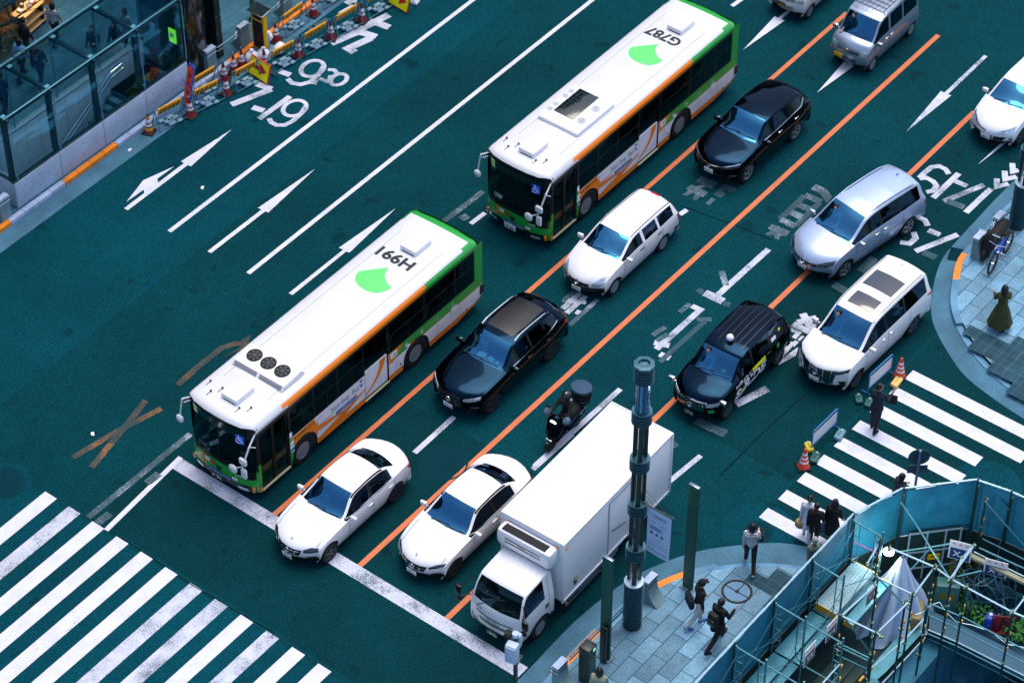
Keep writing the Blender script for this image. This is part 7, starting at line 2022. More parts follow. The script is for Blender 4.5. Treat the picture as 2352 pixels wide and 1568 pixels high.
# yellow display box with a solar panel
t = thing("display_board","yellow framed dark display box topped with a solar panel","display board",(15.93,17.50,.012),0)
mb = MB(); mb.box((.10,0,.84),(.16,.58,1.52),bev=.02); o = obj('display_case',mb,M['disp_yellow'] if 'disp_yellow' in M else M.setdefault('disp_yellow',mat("yellow_case",(246,190,8),.4)),t)
mb = MB(); mb.box((.017,0,.74),(.012,.46,1.12)); mb.box((.017,0,1.44),(.012,.42,.14),bev=.005); s_ = obj('display_screen',mb,M['matt_black'],o)
mb = MB()
for i in range(26): mb.ball((.008,random.uniform(-.18,.02),random.uniform(.5,.86)),.008,n=5,k=4)
obj('screen_dots',mb,M['sign_red'],s_)
Mx = Matrix.Translation((.12,-.02,1.72)) @ Matrix.Rotation(R(-8),4,'Y')
mb = MB(); mb.box((0,0,0),(.50,.70,.03),bev=.005,M=Mx); o = obj('solar_frame',mb,M['rim'],t); mb = MB(); mb.box((0,0,.0165),(.46,.66,.004),M=Mx); c_ = obj('solar_panel',mb,M['solar'],o)
mb = MB()
for k in range(1,9): mb.box((0,-.33 + k * .0733,.0195),(.46,.005,.002),M=Mx)
for k in range(1,6): mb.box((-.23 + k * .0767,0,.020),(.005,.66,.002),M=Mx)
obj('solar_cells',mb,M['rim'],c_)
mb = MB(); mb.box((.26,-.05,.42),(.14,.34,.5),bev=.02); mb.box((.2,0,.04),(.6,.7,.06),bev=.01); mb.cyl((.2,0,1.5),(.2,0,1.7),.02,n=6); obj('battery_box',mb,M['grey_plastic'],t)
M['sack'] = mat("white_sack",(222,226,236),.8,noise=(6,.1),bump=(9,.6))
def sack(label,x,y,sc,rz,z=.012,tie=True):
 t = thing("sandbag",label,"sandbag",(x,y,z),rz,None)
 mb = MB(); mb.ball((0,0,.19 * sc[2]),.24,n=24,k=16,sc=(sc[0],sc[1],.8 * sc[2]))
 vs = []
 for p in mb.v:
  a = math.atan2(p[1],p[0]); f = 1 + .08 * math.sin(9 * a + 3 * p[2]) * min(1,p[2] * 4) + .04 * math.sin(5 * a)
  vs.append((p[0] * f,p[1] * f,max(0,p[2])))
 mb.v = vs; obj('sack_body',mb,M['sack'],t,sharp=0)
 if tie: mb = MB(); mb.lathe([(.07,.30 * sc[2]),(.035,.37 * sc[2]),(.07,.45 * sc[2]),(.01,.47 * sc[2])],n=14); obj('sack_neck',mb,M['sack'],t)
sack("left one of the two white sandbags behind the yellow arrow sign",15.34,17.28,(1,.95,1.3),.3); sack("right one of the two white sandbags behind the yellow arrow sign",15.66,17.04,(1,.95,1.3),1.2); sack("flat white sandbag lying right of the yellow display box",16.4,17.0,(1.3,.8,.7),.5,tie=False); sack("small white sandbag on the base of the yellow display box",16.35,17.42,(.6,.6,.8),.5,.3)
# white panel barriers by the crosswalk
def panel_barrier(label,a,b):
 a,b = Vector((a[0],a[1],.005)),Vector((b[0],b[1],.005)); d = b - a; L = d.length
 t = thing("panel_barrier",label,"barrier",tuple((a + b) / 2),math.atan2(d.y,d.x),"white panel barriers at the crosswalk")
 mb = MB(); mb.tube([(-L / 2,0,.04),(-L / 2,0,.74),(-L / 2 + .06,0,.80),(L / 2 - .06,0,.80),(L / 2,0,.74),(L / 2,0,.04)],.022,n=8); mb.cyl((-L / 2,0,.22),(L / 2,0,.22),.018,n=6)
 for x in (-L / 2,L / 2): mb.cyl((x,-.22,.03),(x,.22,.03),.018,n=6)
 obj('blue_frame',mb,M['pb_blue'] if 'pb_blue' in M else M.setdefault('pb_blue',mat("blue_tube",(40,120,180),.4)),t)
 mb = MB(); mb.box((0,0,.48),(L - .06,.012,.46)); obj('white_board',mb,M['white_matt'],t)
 mb = MB(); mb.box((0,-.008,.735),(L - .06,.014,.05)); obj('board_strip',mb,M['dgreen2'],t)
panel_barrier("white panel barrier in a blue frame beside the near orange cone",(11.75,-7.40),(13.0,-7.43)); panel_barrier("white panel barrier in a blue frame beside the far orange cone",(14.72,-7.42),(15.88,-7.48))
def weight(label,x,y,z,m,rz,sz=(.44,.24,.14)):
 t = thing("barrier_weight",label,"weight",(x,y,z),rz); mb = MB(); mb.box((0,0,sz[2] / 2),sz,bev=.05); obj('weight_body',mb,m,t)
 mb = MB(); mb.tube([(-.1,0,sz[2] - .01),(-.06,0,sz[2] + .035),(.06,0,sz[2] + .035),(.1,0,sz[2] - .01)],.016,n=6); obj('handle',mb,m,t)
 mb = MB(); mb.lathe([(.04,0),(.04,.025),(.01,.03)],n=12,M=Matrix.Translation((sz[0] * .36,0,sz[2] - .005))); obj('filler_cap',mb,M['rim'],t)
WG,WGR,WY,WT = mat("dark_green_weight",(16,86,84),.6),mat("grey_green_weight",(96,140,156),.6),mat("yellow_weight",(214,190,40),.6,noise=(8,.15)),mat("tan_weight",(232,190,110),.6,noise=(8,.12))
weight("grey water weight at the far foot of the near panel barrier",12.75,-7.72,.005,WGR,.15); weight("dark green water weight beside the near orange cone",11.55,-7.66,.005,WG,.3); weight("yellow weight behind the near orange cone",11.78,-7.30,.005,WY,.9,(.36,.22,.16)); weight("dark green water weight at the near foot of the far panel barrier",14.32,-7.36,.005,WG,.7,(.36,.22,.14)); weight("second dark green water weight beside the businessman",14.36,-7.68,.005,WG,.3,(.36,.22,.14)); weight("tan weight at the foot of the far orange cone",15.60,-7.86,.005,WT,.1)
# stone posts, chains and rails
def post(label,x,y,z=KZ,flare=-1,rz=0.0,h=.84):
 t = thing("stone_post",label,"stone post",(x,y,z),rz)
 P = [(-.10,0),(-.10,h)] + [(.10,h)] + [(.10 + .02 * k * k * .28,h * (1 - .1 * k) if k else h) for k in range(1,9)] + [(.42,.0)]
 poly = [(-.10,0),(.10 + .34,0)] + [(.10 + .34 * (1 - k / 8) ** 2.4,h * .75 * k / 8) for k in range(1,9)] + [(.10,h),(-.10,h)]
 # profile in the y-z plane, extruded along x
 mb = MB(); mb.prism(poly,-.21,.21,M=Matrix(((0,0,1,0),(flare * 1.0,0,0,0),(0,1,0,0),(0,0,0,1)))); obj('post_block',mb,M['granite'],t)
 mb = MB(); mb.box((0,0,h + .006),(.44,.21,.02),bev=.006); obj('post_cap',mb,M['kerb'],t)
 mb = MB()
 for zz in (h - .03,h - .18):
  for s_ in (-1,1): mb.cyl((-.23,s_ * .105,zz),(.23,s_ * .105,zz),.014,n=6)
  for xx in (-.225,.225): mb.cyl((xx,-.105,zz),(xx,.105,zz),.014,n=6)
 obj('clamp_band',mb,M['chrome'],t); return t
def chain_rail(label,a,b,sag=.12):
 a,b = Vector(a),Vector(b); t = thing("chain_rail",label,"chain rail",tuple((a + b) / 2)); o = (a + b) / 2; d = (b - a).normalized()
 for dz in (0,-.15):
  p0,p1 = a - o + Vector((0,0,dz)),b - o + Vector((0,0,dz)); q0,q1 = p0 + d * .22 - Vector((0,0,sag)),p1 - d * .22 - Vector((0,0,sag))
  mb = MB(); mb.cyl(q0,q1,.026,n=8); mb.ball(q0,.03,n=8,k=6); mb.ball(q1,.03,n=8,k=6); obj('rail',mb,M['steel'],t)
  for u,v in ((p0,q0),(p1,q1)):
   mb = MB(); n = 6
   for k in range(n):
    c = u + (v - u) * ((k + .5) / n); e = (v - u).normalized(); s_ = e.cross(Vector((0,0,1)) if k % 2 else Vector((1,.3,0))).normalized()
    L_ = (v - u).length / n * .62
    mb.tube([c + e * L_ + s_ * .0,c + s_ * .018,c - e * L_,c - s_ * .018,c + e * L_],.006,n=5)
   obj('chain',mb,M['chrome'],t)
for lab,x in (("granite post at the left edge by the corner of the concrete wall",4.62),("granite post in front of the black pillar",14.15),("granite post between the dark green pillar and the yellow display box",15.80),("granite post cut by the top edge behind the lettered barrier",17.95)): post(lab,x,18.06,KZ,1)
chain_rail("steel twin rail on chains between the posts by the dark green pillar",(14.37,18.06,.90),(15.58,18.06,.90)); chain_rail("steel twin rail on chains behind the yellow display box",(16.02,18.06,.90),(17.73,18.06,.90)); chain_rail("steel twin rail on chains leaving the picture at the left edge",(2.9,18.06,.90),(4.40,18.06,.90))
for lab,x in (("granite post beside the drain grate at the end of the orange kerb",21.78),("granite post next to the blue bicycle behind the ribbed lamp column",22.98)): post(lab,x,-6.86,KZ,-1)
chain_rail("short steel twin rail on chains beside the blue bicycle",(22.0,-6.86,.90),(22.76,-6.86,.90),.06); chain_rail("steel twin rail on chains running behind the right lamp column",(23.2,-6.86,.90),(25.2,-6.86,.90))
post("granite post with a white cap at the bottom edge by the traffic light box",.42,-6.92,KZ,-1); post("granite post with a curved foot behind the ribbed lamp column",4.28,-7.05,KZ,-1)
chain_rail("long steel twin rail above the orange kerb by the green cabinet",(.64,-6.92,.90),(2.86,-6.95,.90),.05); chain_rail("short steel twin rail between the lamp column and a green slab",(2.35,-7.0,.92),(4.06,-7.02,.92),.1)
# green slabs
def slab(label,x,y,h,w=.31,dep=.09,rz=0.0,cap=True,second=False):
 t = thing("green_slab",label,"slab post",(x,y,KZ),rz); mb = MB(); mb.box((0,0,h / 2),(dep,w,h),bev=.008); obj('slab_body',mb,M['dgreen'],t)
 if cap: mb = MB(); mb.box((0,0,h + .012),(dep + .01,w + .01,.03),bev=.006); obj('slab_cap',mb,M['rim'],t)
 mb = MB(); mb.box((0,-w / 2 - .004,h / 2),(dep * .5,.012,h - .04)); obj('slab_edge',mb,M['dgreen2'],t)
 mb = MB(); mb.box((0,0,.02),(dep + .16,w + .12,.04),bev=.01); obj('base_plate',mb,M['granite'],t)
 if second: mb = MB(); mb.box((-.16,-.06,.72),(.06,.18,1.44),bev=.006); mb.box((-.06,-.05,.72),(.03,.15,1.42)); obj('slab_leg',mb,M['dgreen2'],t)
slab("tall green slab with a bright cap beside the person in the black cap",5.22,-7.67,4.05); slab("tall green slab with a bright cap left of the ribbed lamp column",1.86,-7.34,3.95,second=True)
tf = thing("grass_tuft","tuft of dry grass growing at the foot of the left green slab","grass tuft",(1.9,-7.45,KZ)); mb = MB()
for i in range(60):
 a = random.uniform(0,6.28); r_ = random.uniform(.02,.16); x,y = r_ * math.cos(a),r_ * math.sin(a); h = random.uniform(.08,.24); dx,dy = random.uniform(-.08,.08),random.uniform(-.08,.08)
 mb.add([(x - .006,y,0),(x + .006,y,0),(x + dx,y + dy,h)],[(0,1,2)])
obj('blades',mb,mat("dry_grass",(60,84,40),.9,noise=(9,.4)),tf)
t = thing("steel_column","tall dark green bolted column between two granite posts","column",(14.84,18.55,KZ),0)
mb = MB(); mb.box((.0,-.30,2.6),(.26,.07,5.2)); mb.box((0,.30,2.2),(.26,.07,4.4)); mb.box((.0,0,2.2),(.05,.53,4.4)); obj('column_web',mb,M['dgreen2'],t); mb = MB(); mb.box((.10,.1,1.2),(.22,.34,2.4),bev=.01); obj('column_box',mb,M['dgreen2'],t)
mb = MB()
for z in (.3,1.0,1.7,2.4,3.1):
 for x in (-.08,.08): mb.ball((x,-.345,z),.022,n=8,k=6)
obj('bolts',mb,M['steel'],t)
t = thing("street_pole","dull steel pole standing behind the yellow display box","pole",(17.05,18.75,KZ)); mb = MB(); mb.lathe([(.10,0),(.09,.05),(.085,5.5)],n=16); obj('pole_shaft',mb,mat("old_steel",(52,82,74),.6,noise=(7,.25)),t); mb = MB(); mb.lathe([(.16,0),(.16,.04),(.11,.06)],n=16); obj('pole_base',mb,M['iron'],t)
# lamp columns
def lamp(label,x,y,banner=True):
 t = thing("lamp_column",label,"street lamp",(x,y,KZ),R(15))
 mb = MB(); mb.lathe([(.235,0),(.235,.06),(.20,.08),(.20,1.72)],n=24); o = obj('column_base',mb,M['dgreen2'],t)
 mb = MB()
 for k in range(20): mb.lathe([(.19,.10 + k * .083),(.268,.106 + k * .083),(.268,.126 + k * .083),(.19,.136 + k * .083)],n=28,caps=False)
 for a in (20,140,260): mb.box((.245 * math.cos(R(a)),.245 * math.sin(R(a)),.92),(.05,.05,1.72),rz=R(a))
 obj('base_fins',mb,M['fin'],o)
 mb = MB(); mb.lathe([(.26,1.74),(.27,1.79),(.22,1.81),(.01,1.81)],n=28); obj('base_cap',mb,M['steel_light'],o)
 for a in (80,200,320):
  mb = MB(); mb.box((.15 * math.cos(R(a)),.15 * math.sin(R(a)),4.9),(.085,.13,6.4),rz=R(a),bev=.012); obj('column_leg',mb,M['dgreen2'],t)
 mb = MB()
 for z in (2.78,4.48,6.12,7.80):
  for k in range(4): mb.lathe([(.18,z + k * .085 - .004),(.266,z + k * .085),(.266,z + k * .085 + .024),(.18,z + k * .085 + .03)],n=28,caps=False)
  mb.lathe([(.235,z + .34),(.262,z + .36),(.262,z + .385),(.01,z + .385)],n=28)
 obj('ring_clamp',mb,M['fin'],t)
 mb = MB(); mb.lathe([(.195,8.19),(.195,9.25)],n=32,caps=False); obj('lamp_glass',mb,M['lens_glass'],t)
 mb = MB(); mb.lathe([(.12,8.2),(.12,9.3)],n=20,caps=False); obj('lamp_core',mb,M['diffuser'],t)
 mb = MB()
 for k in range(6): mb.lathe([(.18,9.22 + k * .085),(.256,9.23 + k * .085),(.256,9.252 + k * .085),(.18,9.262 + k * .085)],n=28,caps=False)
 mb.lathe([(.19,9.72),(.275,9.73),(.275,9.80),(.16,9.81),(.15,9.74),(.01,9.73)],n=8); obj('lamp_cap',mb,M['fin'],t)
 mb = MB(); mb.lathe([(.185,9.2),(.185,9.72)],n=24)
 for z in (2.78,4.48,6.12,7.80): mb.lathe([(.185,z - .04),(.185,z + .33)],n=24)
 obj('column_core',mb,M['dgreen2'],t)
 return t
M['fin'] = mat("steel_fins",(58,100,114),.35,metal=.5,noise=(10,.2)); M['steel_light'] = mat("pale_steel",(170,196,212),.4,metal=.3); M['diffuser'] = mat("lamp_diffuser",(60,130,165),.5)
lamp("tall ribbed lamp column with a glass cylinder top in front of the box truck",3.23,-7.24); lamp("ribbed lamp column cut by the right edge next to the blue bicycle",23.74,-7.14)
t = thing("banner","pale event banner hanging from the ribbed lamp column","banner",(3.3,-7.24,0))
mb = MB(); mb.cyl((0,-.16,4.98),(0,-1.12,5.02),.022,n=8); mb.tube([(0,-.18,5.5),(0,-.9,5.02)],.006,n=5); mb.tube([(0,-.18,5.3),(0,-.55,5.0)],.006,n=5); mb.box((0,-.18,5.0),(.1,.1,.12),bev=.02); obj('banner_arm',mb,M['old'] if 'old' in M else M.setdefault('old',mat("weathered_bar",(70,82,70),.7,noise=(20,.3))),t)
P = []
for j in range(13):
 v = j / 12; P.append([(.03 * math.sin(3 * v + 2 * u) * v,-.27 - .75 * u,4.95 - 1.62 * v - .03 * math.sin(2.2 * u + 1) * v) for u in (i / 8 for i in range(9))])
def bsurf(u,v): return (.03 * math.sin(3 * v + 2 * u) * v - .006,-.27 - .75 * u,4.95 - 1.62 * v - .03 * math.sin(2.2 * u + 1) * v)
mb = MB(); mb.grid(P); mb.grid([[(x + .004,y,z) for x,y,z in r] for r in P],flip=True); o = obj('banner_cloth',mb,mat("pale_banner",(172,194,226),.8),t,sharp=0)
mb = MB()
for body,uc,vc,w,h in (("GINZA",.52,.13,.62,.085),("FASHION WEEK",.52,.19,.5,.022),("FREE",.25,.29,.2,.035),("NO ENTRY",.66,.28,.26,.022),("ALL AREA",.66,.32,.26,.022),("MADE IN JAPAN",.5,.66,.4,.03),("TOKYO CREATIVE SALON 2023",.5,.745,.82,.03),("2023.3.17 - 2023.3.26",.5,.81,.8,.036),("TOKYU PLAZA",.5,.915,.86,.06),("GINZA",.5,.965,.2,.02)):
 q = fit_text(body,w,h * .62,.006)
 mb.add([bsurf(uc + p[0],vc - p[1]) for p in q.v],q.f)
for k in range(4):
 for (a,b) in ((.12,.9),): mb.add([bsurf(.12,.38 + k * .022),bsurf(.60 + .08 * (k % 2),.38 + k * .022),bsurf(.60 + .08 * (k % 2),.388 + k * .022),bsurf(.12,.388 + k * .022)],[(0,1,2,3)])
for uc in (.2,.42,.64):
 mb.add([bsurf(uc - .07,.53),bsurf(uc + .07,.53),bsurf(uc + .05,.57),bsurf(uc - .05,.57)],[(0,1,2,3)]); mb.add([bsurf(uc - .02,.50),bsurf(uc + .03,.50),bsurf(uc + .02,.525),bsurf(uc - .01,.525)],[(0,1,2,3)])
obj('banner_text',mb,M['ink_teal'] if 'ink_teal' in M else M.setdefault('ink_teal',mat("teal_ink",(30,74,104),.7)),o,sharp=0)
# roadside cabinet, traffic light box, round sign
t = thing("cabinet","dark green roadside cabinet with a small lit label at the bottom edge","cabinet",(.98,-7.40,KZ),0)
mb = MB(); mb.box((0,0,.60),(.34,.32,1.2),bev=.012); mb.box((0,.0,1.28),(.36,.34,.22),bev=.02); obj('cabinet_body',mb,M['dgreen2'],t); mb = MB(); mb.box((.0,-.165,.78),(.26,.016,.5),bev=.005); obj('cabinet_door',mb,M['dgreen'],t)
mb = MB(); mb.box((.06,-.173,1.28),(.09,.006,.10)); obj('lit_label',mb,mat("lit_green_label",(170,225,170),.5,emit=((140,230,160),.5)),t)
t = thing("traffic_light","grey traffic light box on a pole in front of the box truck","traffic light",(-1.22,-6.72,KZ),R(12))
mb = MB(); mb.lathe([(.14,0),(.14,.04),(.06,.06),(.055,3.35)],n=16); mb.box((0,0,2.46),(.3,.3,.05),bev=.01); obj('pole',mb,M['dgreen2'],t)
mb = MB(); mb.box((-.24,-.02,2.95),(.24,.32,.64),bev=.04); mb.box((-.37,-.02,2.95),(.03,.28,.56),bev=.01); obj('signal_box',mb,M['box_grey'] if 'box_grey' in M else M.setdefault('box_grey',mat("grey_box",(170,188,210),.45,noise=(8,.08))),t)
mb = MB(); mb.box((.18,.06,2.95),(.16,.26,.46),bev=.03); mb.cyl((.0,0,3.3),(0,0,3.42),.09,n=14); obj('signal_head',mb,M['box_grey'],t)
mb = MB()
for z in (2.84,3.06): mb.lathe([(.11,0),(.12,.16),(.115,.16),(.105,.0)],n=18,caps=False,M=Matrix.Translation((.18,.19,z)) @ Matrix.Rotation(R(-90),4,'X'))
mb.lathe([(.10,0),(.11,.18)],n=18,caps=False,M=Matrix.Translation((-.04,.1,3.28)) @ Matrix.Rotation(R(-80),4,'X')); obj('lamp_hood',mb,M['matt_black'],t)
q = g('K',545,500); t = thing("round_sign","round traffic sign seen from behind at the hoarding by the crosswalk","sign",(11.35,-11.0,KZ),R(40))
mb = MB(); mb.cyl((0,0,0),(0,0,2.5),.038,n=12); obj('sign_pole',mb,M['steel'],t); mb = MB(); mb.prism([(.30 * math.cos(R(a)),.30 * math.sin(R(a))) for a in range(0,360,10)],-.01,.01,M=frame((.05,0,2.2),(0,1,0),(0,0,1))); mb.box((.05,0,1.72),(.02,.56,.30),bev=.008); obj('sign_plate',mb,mat("sign_back",(40,74,88),.5),t)
# bicycle
t = thing("bicycle","blue bicycle with a black cover parked beside the granite posts","bicycle",(22.0,-7.55,KZ),R(6))
def bike_wheel(x):
 mb = MB(); mb.tube([Vector((x + .33 * math.cos(2 * math.pi * i / 28),0,.34 + .33 * math.sin(2 * math.pi * i / 28))) for i in range(29)],.035,n=6); o = obj('wheel',mb,M['rubber'],t)
 mb = MB()
 for k in range(12): mb.cyl((x,0,.34),(x + .31 * math.cos(k * math.pi / 6),0,.34 + .31 * math.sin(k * math.pi / 6)),.004,n=4)
 mb.cyl((x,-.05,.34),(x,.05,.34),.03,n=8); obj('spokes',mb,M['chrome'],o)
bike_wheel(-.58); bike_wheel(.56); BF = mat("blue_bike_paint",(18,66,190),.3,coat=.6)
mb = MB(); mb.tube([(-.42,0,.82),(-.05,0,.38),(.22,0,.80),(-.40,0,.74)],.032,n=8); mb.tube([(-.05,0,.36),(.56,.05,.34),(.22,.02,.78)],.018,n=6); mb.tube([(-.42,0,.85),(-.48,.05,.6),(-.58,.06,.34)],.022,n=6); obj('bike_frame',mb,BF,t)
mb = MB(); mb.tube([(-.38,-.28,.98),(-.42,0,.94),(-.38,.28,.98)],.014,n=6); mb.cyl((-.42,0,.8),(-.42,0,.95),.018,n=6); obj('handlebar',mb,M['chrome'],t)
mb = MB(); mb.capsule((.14,0,.95),(.34,0,.96),.06,.09); mb.cyl((.23,0,.8),(.23,0,.93),.016,n=6); obj('saddle',mb,M['matt_black'],t)
mb = MB(); mb.cyl((-.05,-.14,.36),(-.05,.14,.36),.02,n=8); mb.box((-.05,-.15,.24),(.10,.06,.03)); mb.box((-.05,.15,.48),(.10,.06,.03)); mb.tube([(.3,-.06,.5),(.62,-.12,.05)],.012,n=5); obj('pedals',mb,M['chrome'],t)
t = thing("covered_scooter","black covered scooter standing between the posts and the blue bicycle","scooter",(22.35,-7.12,KZ),R(4))
mb = MB(); mb.capsule((-.6,0,.25),(-.5,0,.85),.16,.16); mb.capsule((-.5,0,.5),(.6,0,.6),.22,.2); mb.capsule((-.5,0,.95),(-.45,0,1.0),.12); soft(obj('cover',mb,M['matt_black'],t,sharp=0),.03,5); mb = MB(); mb.tube([(-.5,-.36,1.02),(-.5,.36,1.02)],.018,n=6); obj('handlebar',mb,M['chrome'],t)
for x in (-.62,.6): mb = MB(); mb.lathe([(.14,-.05),(.24,-.05),(.25,0),(.24,.05),(.14,.05)],n=20,caps=False,M=Matrix.Translation((x,0,.25)) @ Matrix.Rotation(R(90),4,'X')); obj('wheel',mb,M['rubber'],t)
# litter on the road
for lab,k,x,y in (("scrap of white paper in the gutter by the orange kerb",'A',795,920),("small white scrap on the road below the left arrow",'A',1240,1152),("scrap of white paper on the road above the orange cross",'M',472,301)):
 p = g(k,x,y); t = thing("litter",lab,"litter",(p.x,p.y,.014),random.uniform(0,3)); mb = MB(); mb.add([(-.08,-.04,0),(.07,-.05,.012),(.08,.04,.004),(-.06,.05,.018)],[(0,1,2,3)]); mb.add([(-.02,-.02,.012),(.05,-.01,.03),(.02,.04,.02)],[(0,1,2)]); obj('paper',mb,M['white_matt'],t)
# ================================================================ glass subway entrance, shop building, bare tree
M['concrete'] = mat("smooth_concrete",(176,190,212),.7,noise=[(1.1,.12),(9,.06)])
M['white_tile'] = mat("pale_wall_tiles",(214,228,234),.4,noise=[(.9,.08)])
M['frame_dark'] = mat("dark_steel_frame",(8,50,60),.4,noise=(4,.15)); M['frame_light'] = mat("bright_glass_trim",(96,172,196),.3,metal=.3)
M['stair'] = slab_mat("stair_stone",(70,118,136),.6,.3,var=.1)
ent = thing("subway_entrance","glass-roofed subway entrance on a pale concrete wall beside the road works","subway entrance",(5.2,18.03,KZ))
X0,Y0 = 5.2,18.03
L_ = 7.86; D_ = 1.95; ZW_,ZR_ = .98,3.44       # local: wall top, roof underside
mb = MB(); mb.box((L_ / 2,.10,ZW_ / 2),(L_,.20,ZW_),bev=.01); mb.box((.10,D_ / 2 + .16,ZW_ / 2),(.2,D_ - .08,ZW_),bev=.01)
o = obj('concrete_wall',mb,M['concrete'],ent)
mb = MB()
for k in range(1,4): mb.box((k * L_ / 4,-.001,ZW_ / 2),(.018,.006,ZW_ - .02))
for k in range(12):
 for z in (.28,.72): mb.cyl((.35 + k * .65,.004,z),(.35 + k * .65,-.003,z),.022,n=8)
obj('wall_joints',mb,M['gutter'],o)
mb = MB(); mb.box((L_ / 2,.10,ZW_ + .025),(L_ + .04,.16,.05),bev=.008); mb.box((.06,D_ / 2 + .1,ZW_ + .025),(.12,D_ - .1,.05),bev=.008); obj('sill',mb,M['frame_dark'],ent)
# stair well: far wall, end walls, stairs going down to the left
mb = MB(); mb.box((L_ / 2 - .4,D_ + .02,-1.6),(L_ + .6,.14,5.0)); mb.box((-.0,D_ / 2 + .16,-2.0),(.14,D_,3.96)); mb.box((L_ / 2 - .4,.34,-2.1),(L_ + .6,.1,3.9)); o = obj('inner_wall',mb,M['white_tile'],ent)
mb = MB()
for k in range(7): mb.box((L_ / 2,D_ - .052,-2.6 + k * .5),(L_,.004,.012))
for k in range(13): mb.box((.5 + k * .6,D_ - .053,-.8),(.010,.004,3.6))
obj('tile_joints',mb,M['panel_grey'],o)
mb = MB(); mb.box((L_ / 2 - .2,D_ + .02,ZW_ + .02),(L_ + .2,.2,.05),bev=.008); obj('coping',mb,M['steel_light'],ent)
mb = MB()
n = 20
for k in range(n):
 x = L_ - 1.75 - k * .29; z = -.005 - (k + 1) * .165
 mb.box((x - .145,D_ / 2 + .16,z - .6),(.29,D_ - .32,1.2))
mb.box((L_ - .88,D_ / 2 + .16,-.3),(1.74,D_ - .32,.6)); obj('stairs',mb,M['stair'],ent)
mb = MB()
for k in range(n): mb.box((L_ - 1.75 - k * .29 - .03,D_ / 2 + .16,.002 - (k + 1) * .165 + .002),(.05,D_ - .34,.008))
obj('stair_nosing',mb,M['frame_dark'],ent)
mb = MB(); sl = -.165 / .29
for dz in (.85,.65):
 a = Vector((L_ - 1.2,D_ - .16,dz - .05)); b = Vector((L_ - 1.75,D_ - .16,dz - .1)); c = b + Vector((-4.6,0,4.6 * sl)); mb.tube([a,b,c],.026,n=8)
 for k in range(5):
  p = b + (c - b) * (k + .5) / 5; mb.cyl(p,p + Vector((0,.12,-.03)),.014,n=6)
obj('handrail',mb,M['chrome'],ent)
mb = MB(); mb.box((L_ - .45,D_ / 2 + .1,.004),(.9,.9,.006)); obj('tactile_floor',mb,mat("tan_tactile",(150,128,74),.8,noise=(18,.2)),ent)
mb = MB(); mb.box((L_ - .95,1.15,.008),(.52,.52,.006),rz=0); s_ = obj('floor_sign',mb,mat("deep_blue_sticker",(20,66,140),.5),ent)
mb = MB(); mb.prism([(-.14,-.12),(.06,0),(-.14,.12),(-.06,.12),(.15,0),(-.06,-.12)],0,.003,M=Matrix.Translation((L_ - .95,1.15,.012)) @ Matrix.Rotation(R(90),4,'Z')); obj('floor_arrow',mb,M['white_ink'],s_)
PX = [.08,1.97,3.88,5.83,L_ - .06]
for i,x in enumerate(PX):
 mb = MB(); mb.box((x,.17,(ZW_ + ZR_) / 2 + .02),(.15,.16,ZR_ - ZW_ - .08),bev=.006); obj('post',mb,M['frame_dark'],ent)
 mb = MB(); mb.box((x + .10,.04,(ZW_ + ZR_) / 2 + .02),(.03,.03,ZR_ - ZW_ - .06)); obj('glass_trim',mb,M['frame_light'],ent)
 mb = MB(); mb.box((x,D_ / 2,ZR_ + .01),(.10,D_ + .1,.13),bev=.006); mb.box((x - .07,D_ / 2,ZR_ + .05),(.03,D_,.04)); o = obj('roof_beam',mb,M['frame_dark'],ent)
 mb = MB()
 for y in (.16,D_ - .16): mb.box((x,y,ZR_ + .115),(.17,.13,.05),bev=.012)
 obj('beam_clamp',mb,M['frame_light'],o)
 mb = MB(); mb.box((x,D_ + .02,(ZW_ + ZR_) / 2),(.05,.05,ZR_ - ZW_),bev=.006); obj('rear_mullion',mb,M['frame_light'],ent)
for a,b in zip(PX,PX[1:]):
 mb = MB(); mb.box(((a + b) / 2 + .05,.04,(ZW_ + ZR_) / 2 + .02),(b - a - .12,.012,ZR_ - ZW_ - .06)); obj('front_pane',mb,M['canopy_glass'],ent)
 mb = MB(); mb.box(((a + b) / 2,D_ / 2,ZR_ + .105),(b - a - .04,D_ + .06,.016)); obj('roof_pane',mb,M['roof_glass'],ent)
 mb = MB(); mb.box(((a + b) / 2,D_ + .02,(ZW_ + ZR_) / 2),(b - a - .06,.012,ZR_ - ZW_ - .04)); obj('rear_pane',mb,M['canopy_glass'],ent)
mb = MB(); mb.box((.02,D_ / 2 + .05,(ZW_ + ZR_) / 2 + .02),(.012,D_ - .1,ZR_ - ZW_ - .06)); obj('end_pane',mb,M['canopy_glass'],ent)
mb = MB(); mb.box((L_ / 2,.08,ZR_ + .05),(L_ + .06,.12,.15),bev=.01); mb.box((L_ / 2,D_ + .03,ZR_ + .08),(L_ + .06,.08,.10),bev=.01); o = obj('roof_rail',mb,M['frame_dark'],ent)
mb = MB(); mb.box((L_ / 2,.02,ZR_ + .135),(L_ + .06,.05,.025),bev=.006); mb.box((L_ / 2,D_ + .05,ZR_ + .14),(L_ + .06,.06,.025),bev=.006); obj('rail_cap',mb,M['frame_light'],o)
mb = MB(); mb.box((L_ - .20,.34,2.0),(.05,.3,.55),bev=.01); s_ = obj('exit_sign',mb,mat("lit_green_sign",(110,215,40),.4,emit=((120,230,50),.5)),ent); mb = MB(); mb.box((L_ - .23,.34,2.05),(.012,.16,.14)); obj('sign_symbol',mb,M['white_ink'],s_)
t = thing("sign_pillar","tall glossy black pillar at the end of the glass subway entrance","pillar",(13.70,18.40,KZ)); mb = MB(); mb.box((0,.05,3.2),(.86,.62,6.4),bev=.012); o = obj('pillar_body',mb,mat("glossy_black",(2,7,8),.15,coat=.5),t)
mb = MB()
for z in (2.05,4.1): mb.box((0,.05,z),(.866,.626,.016))
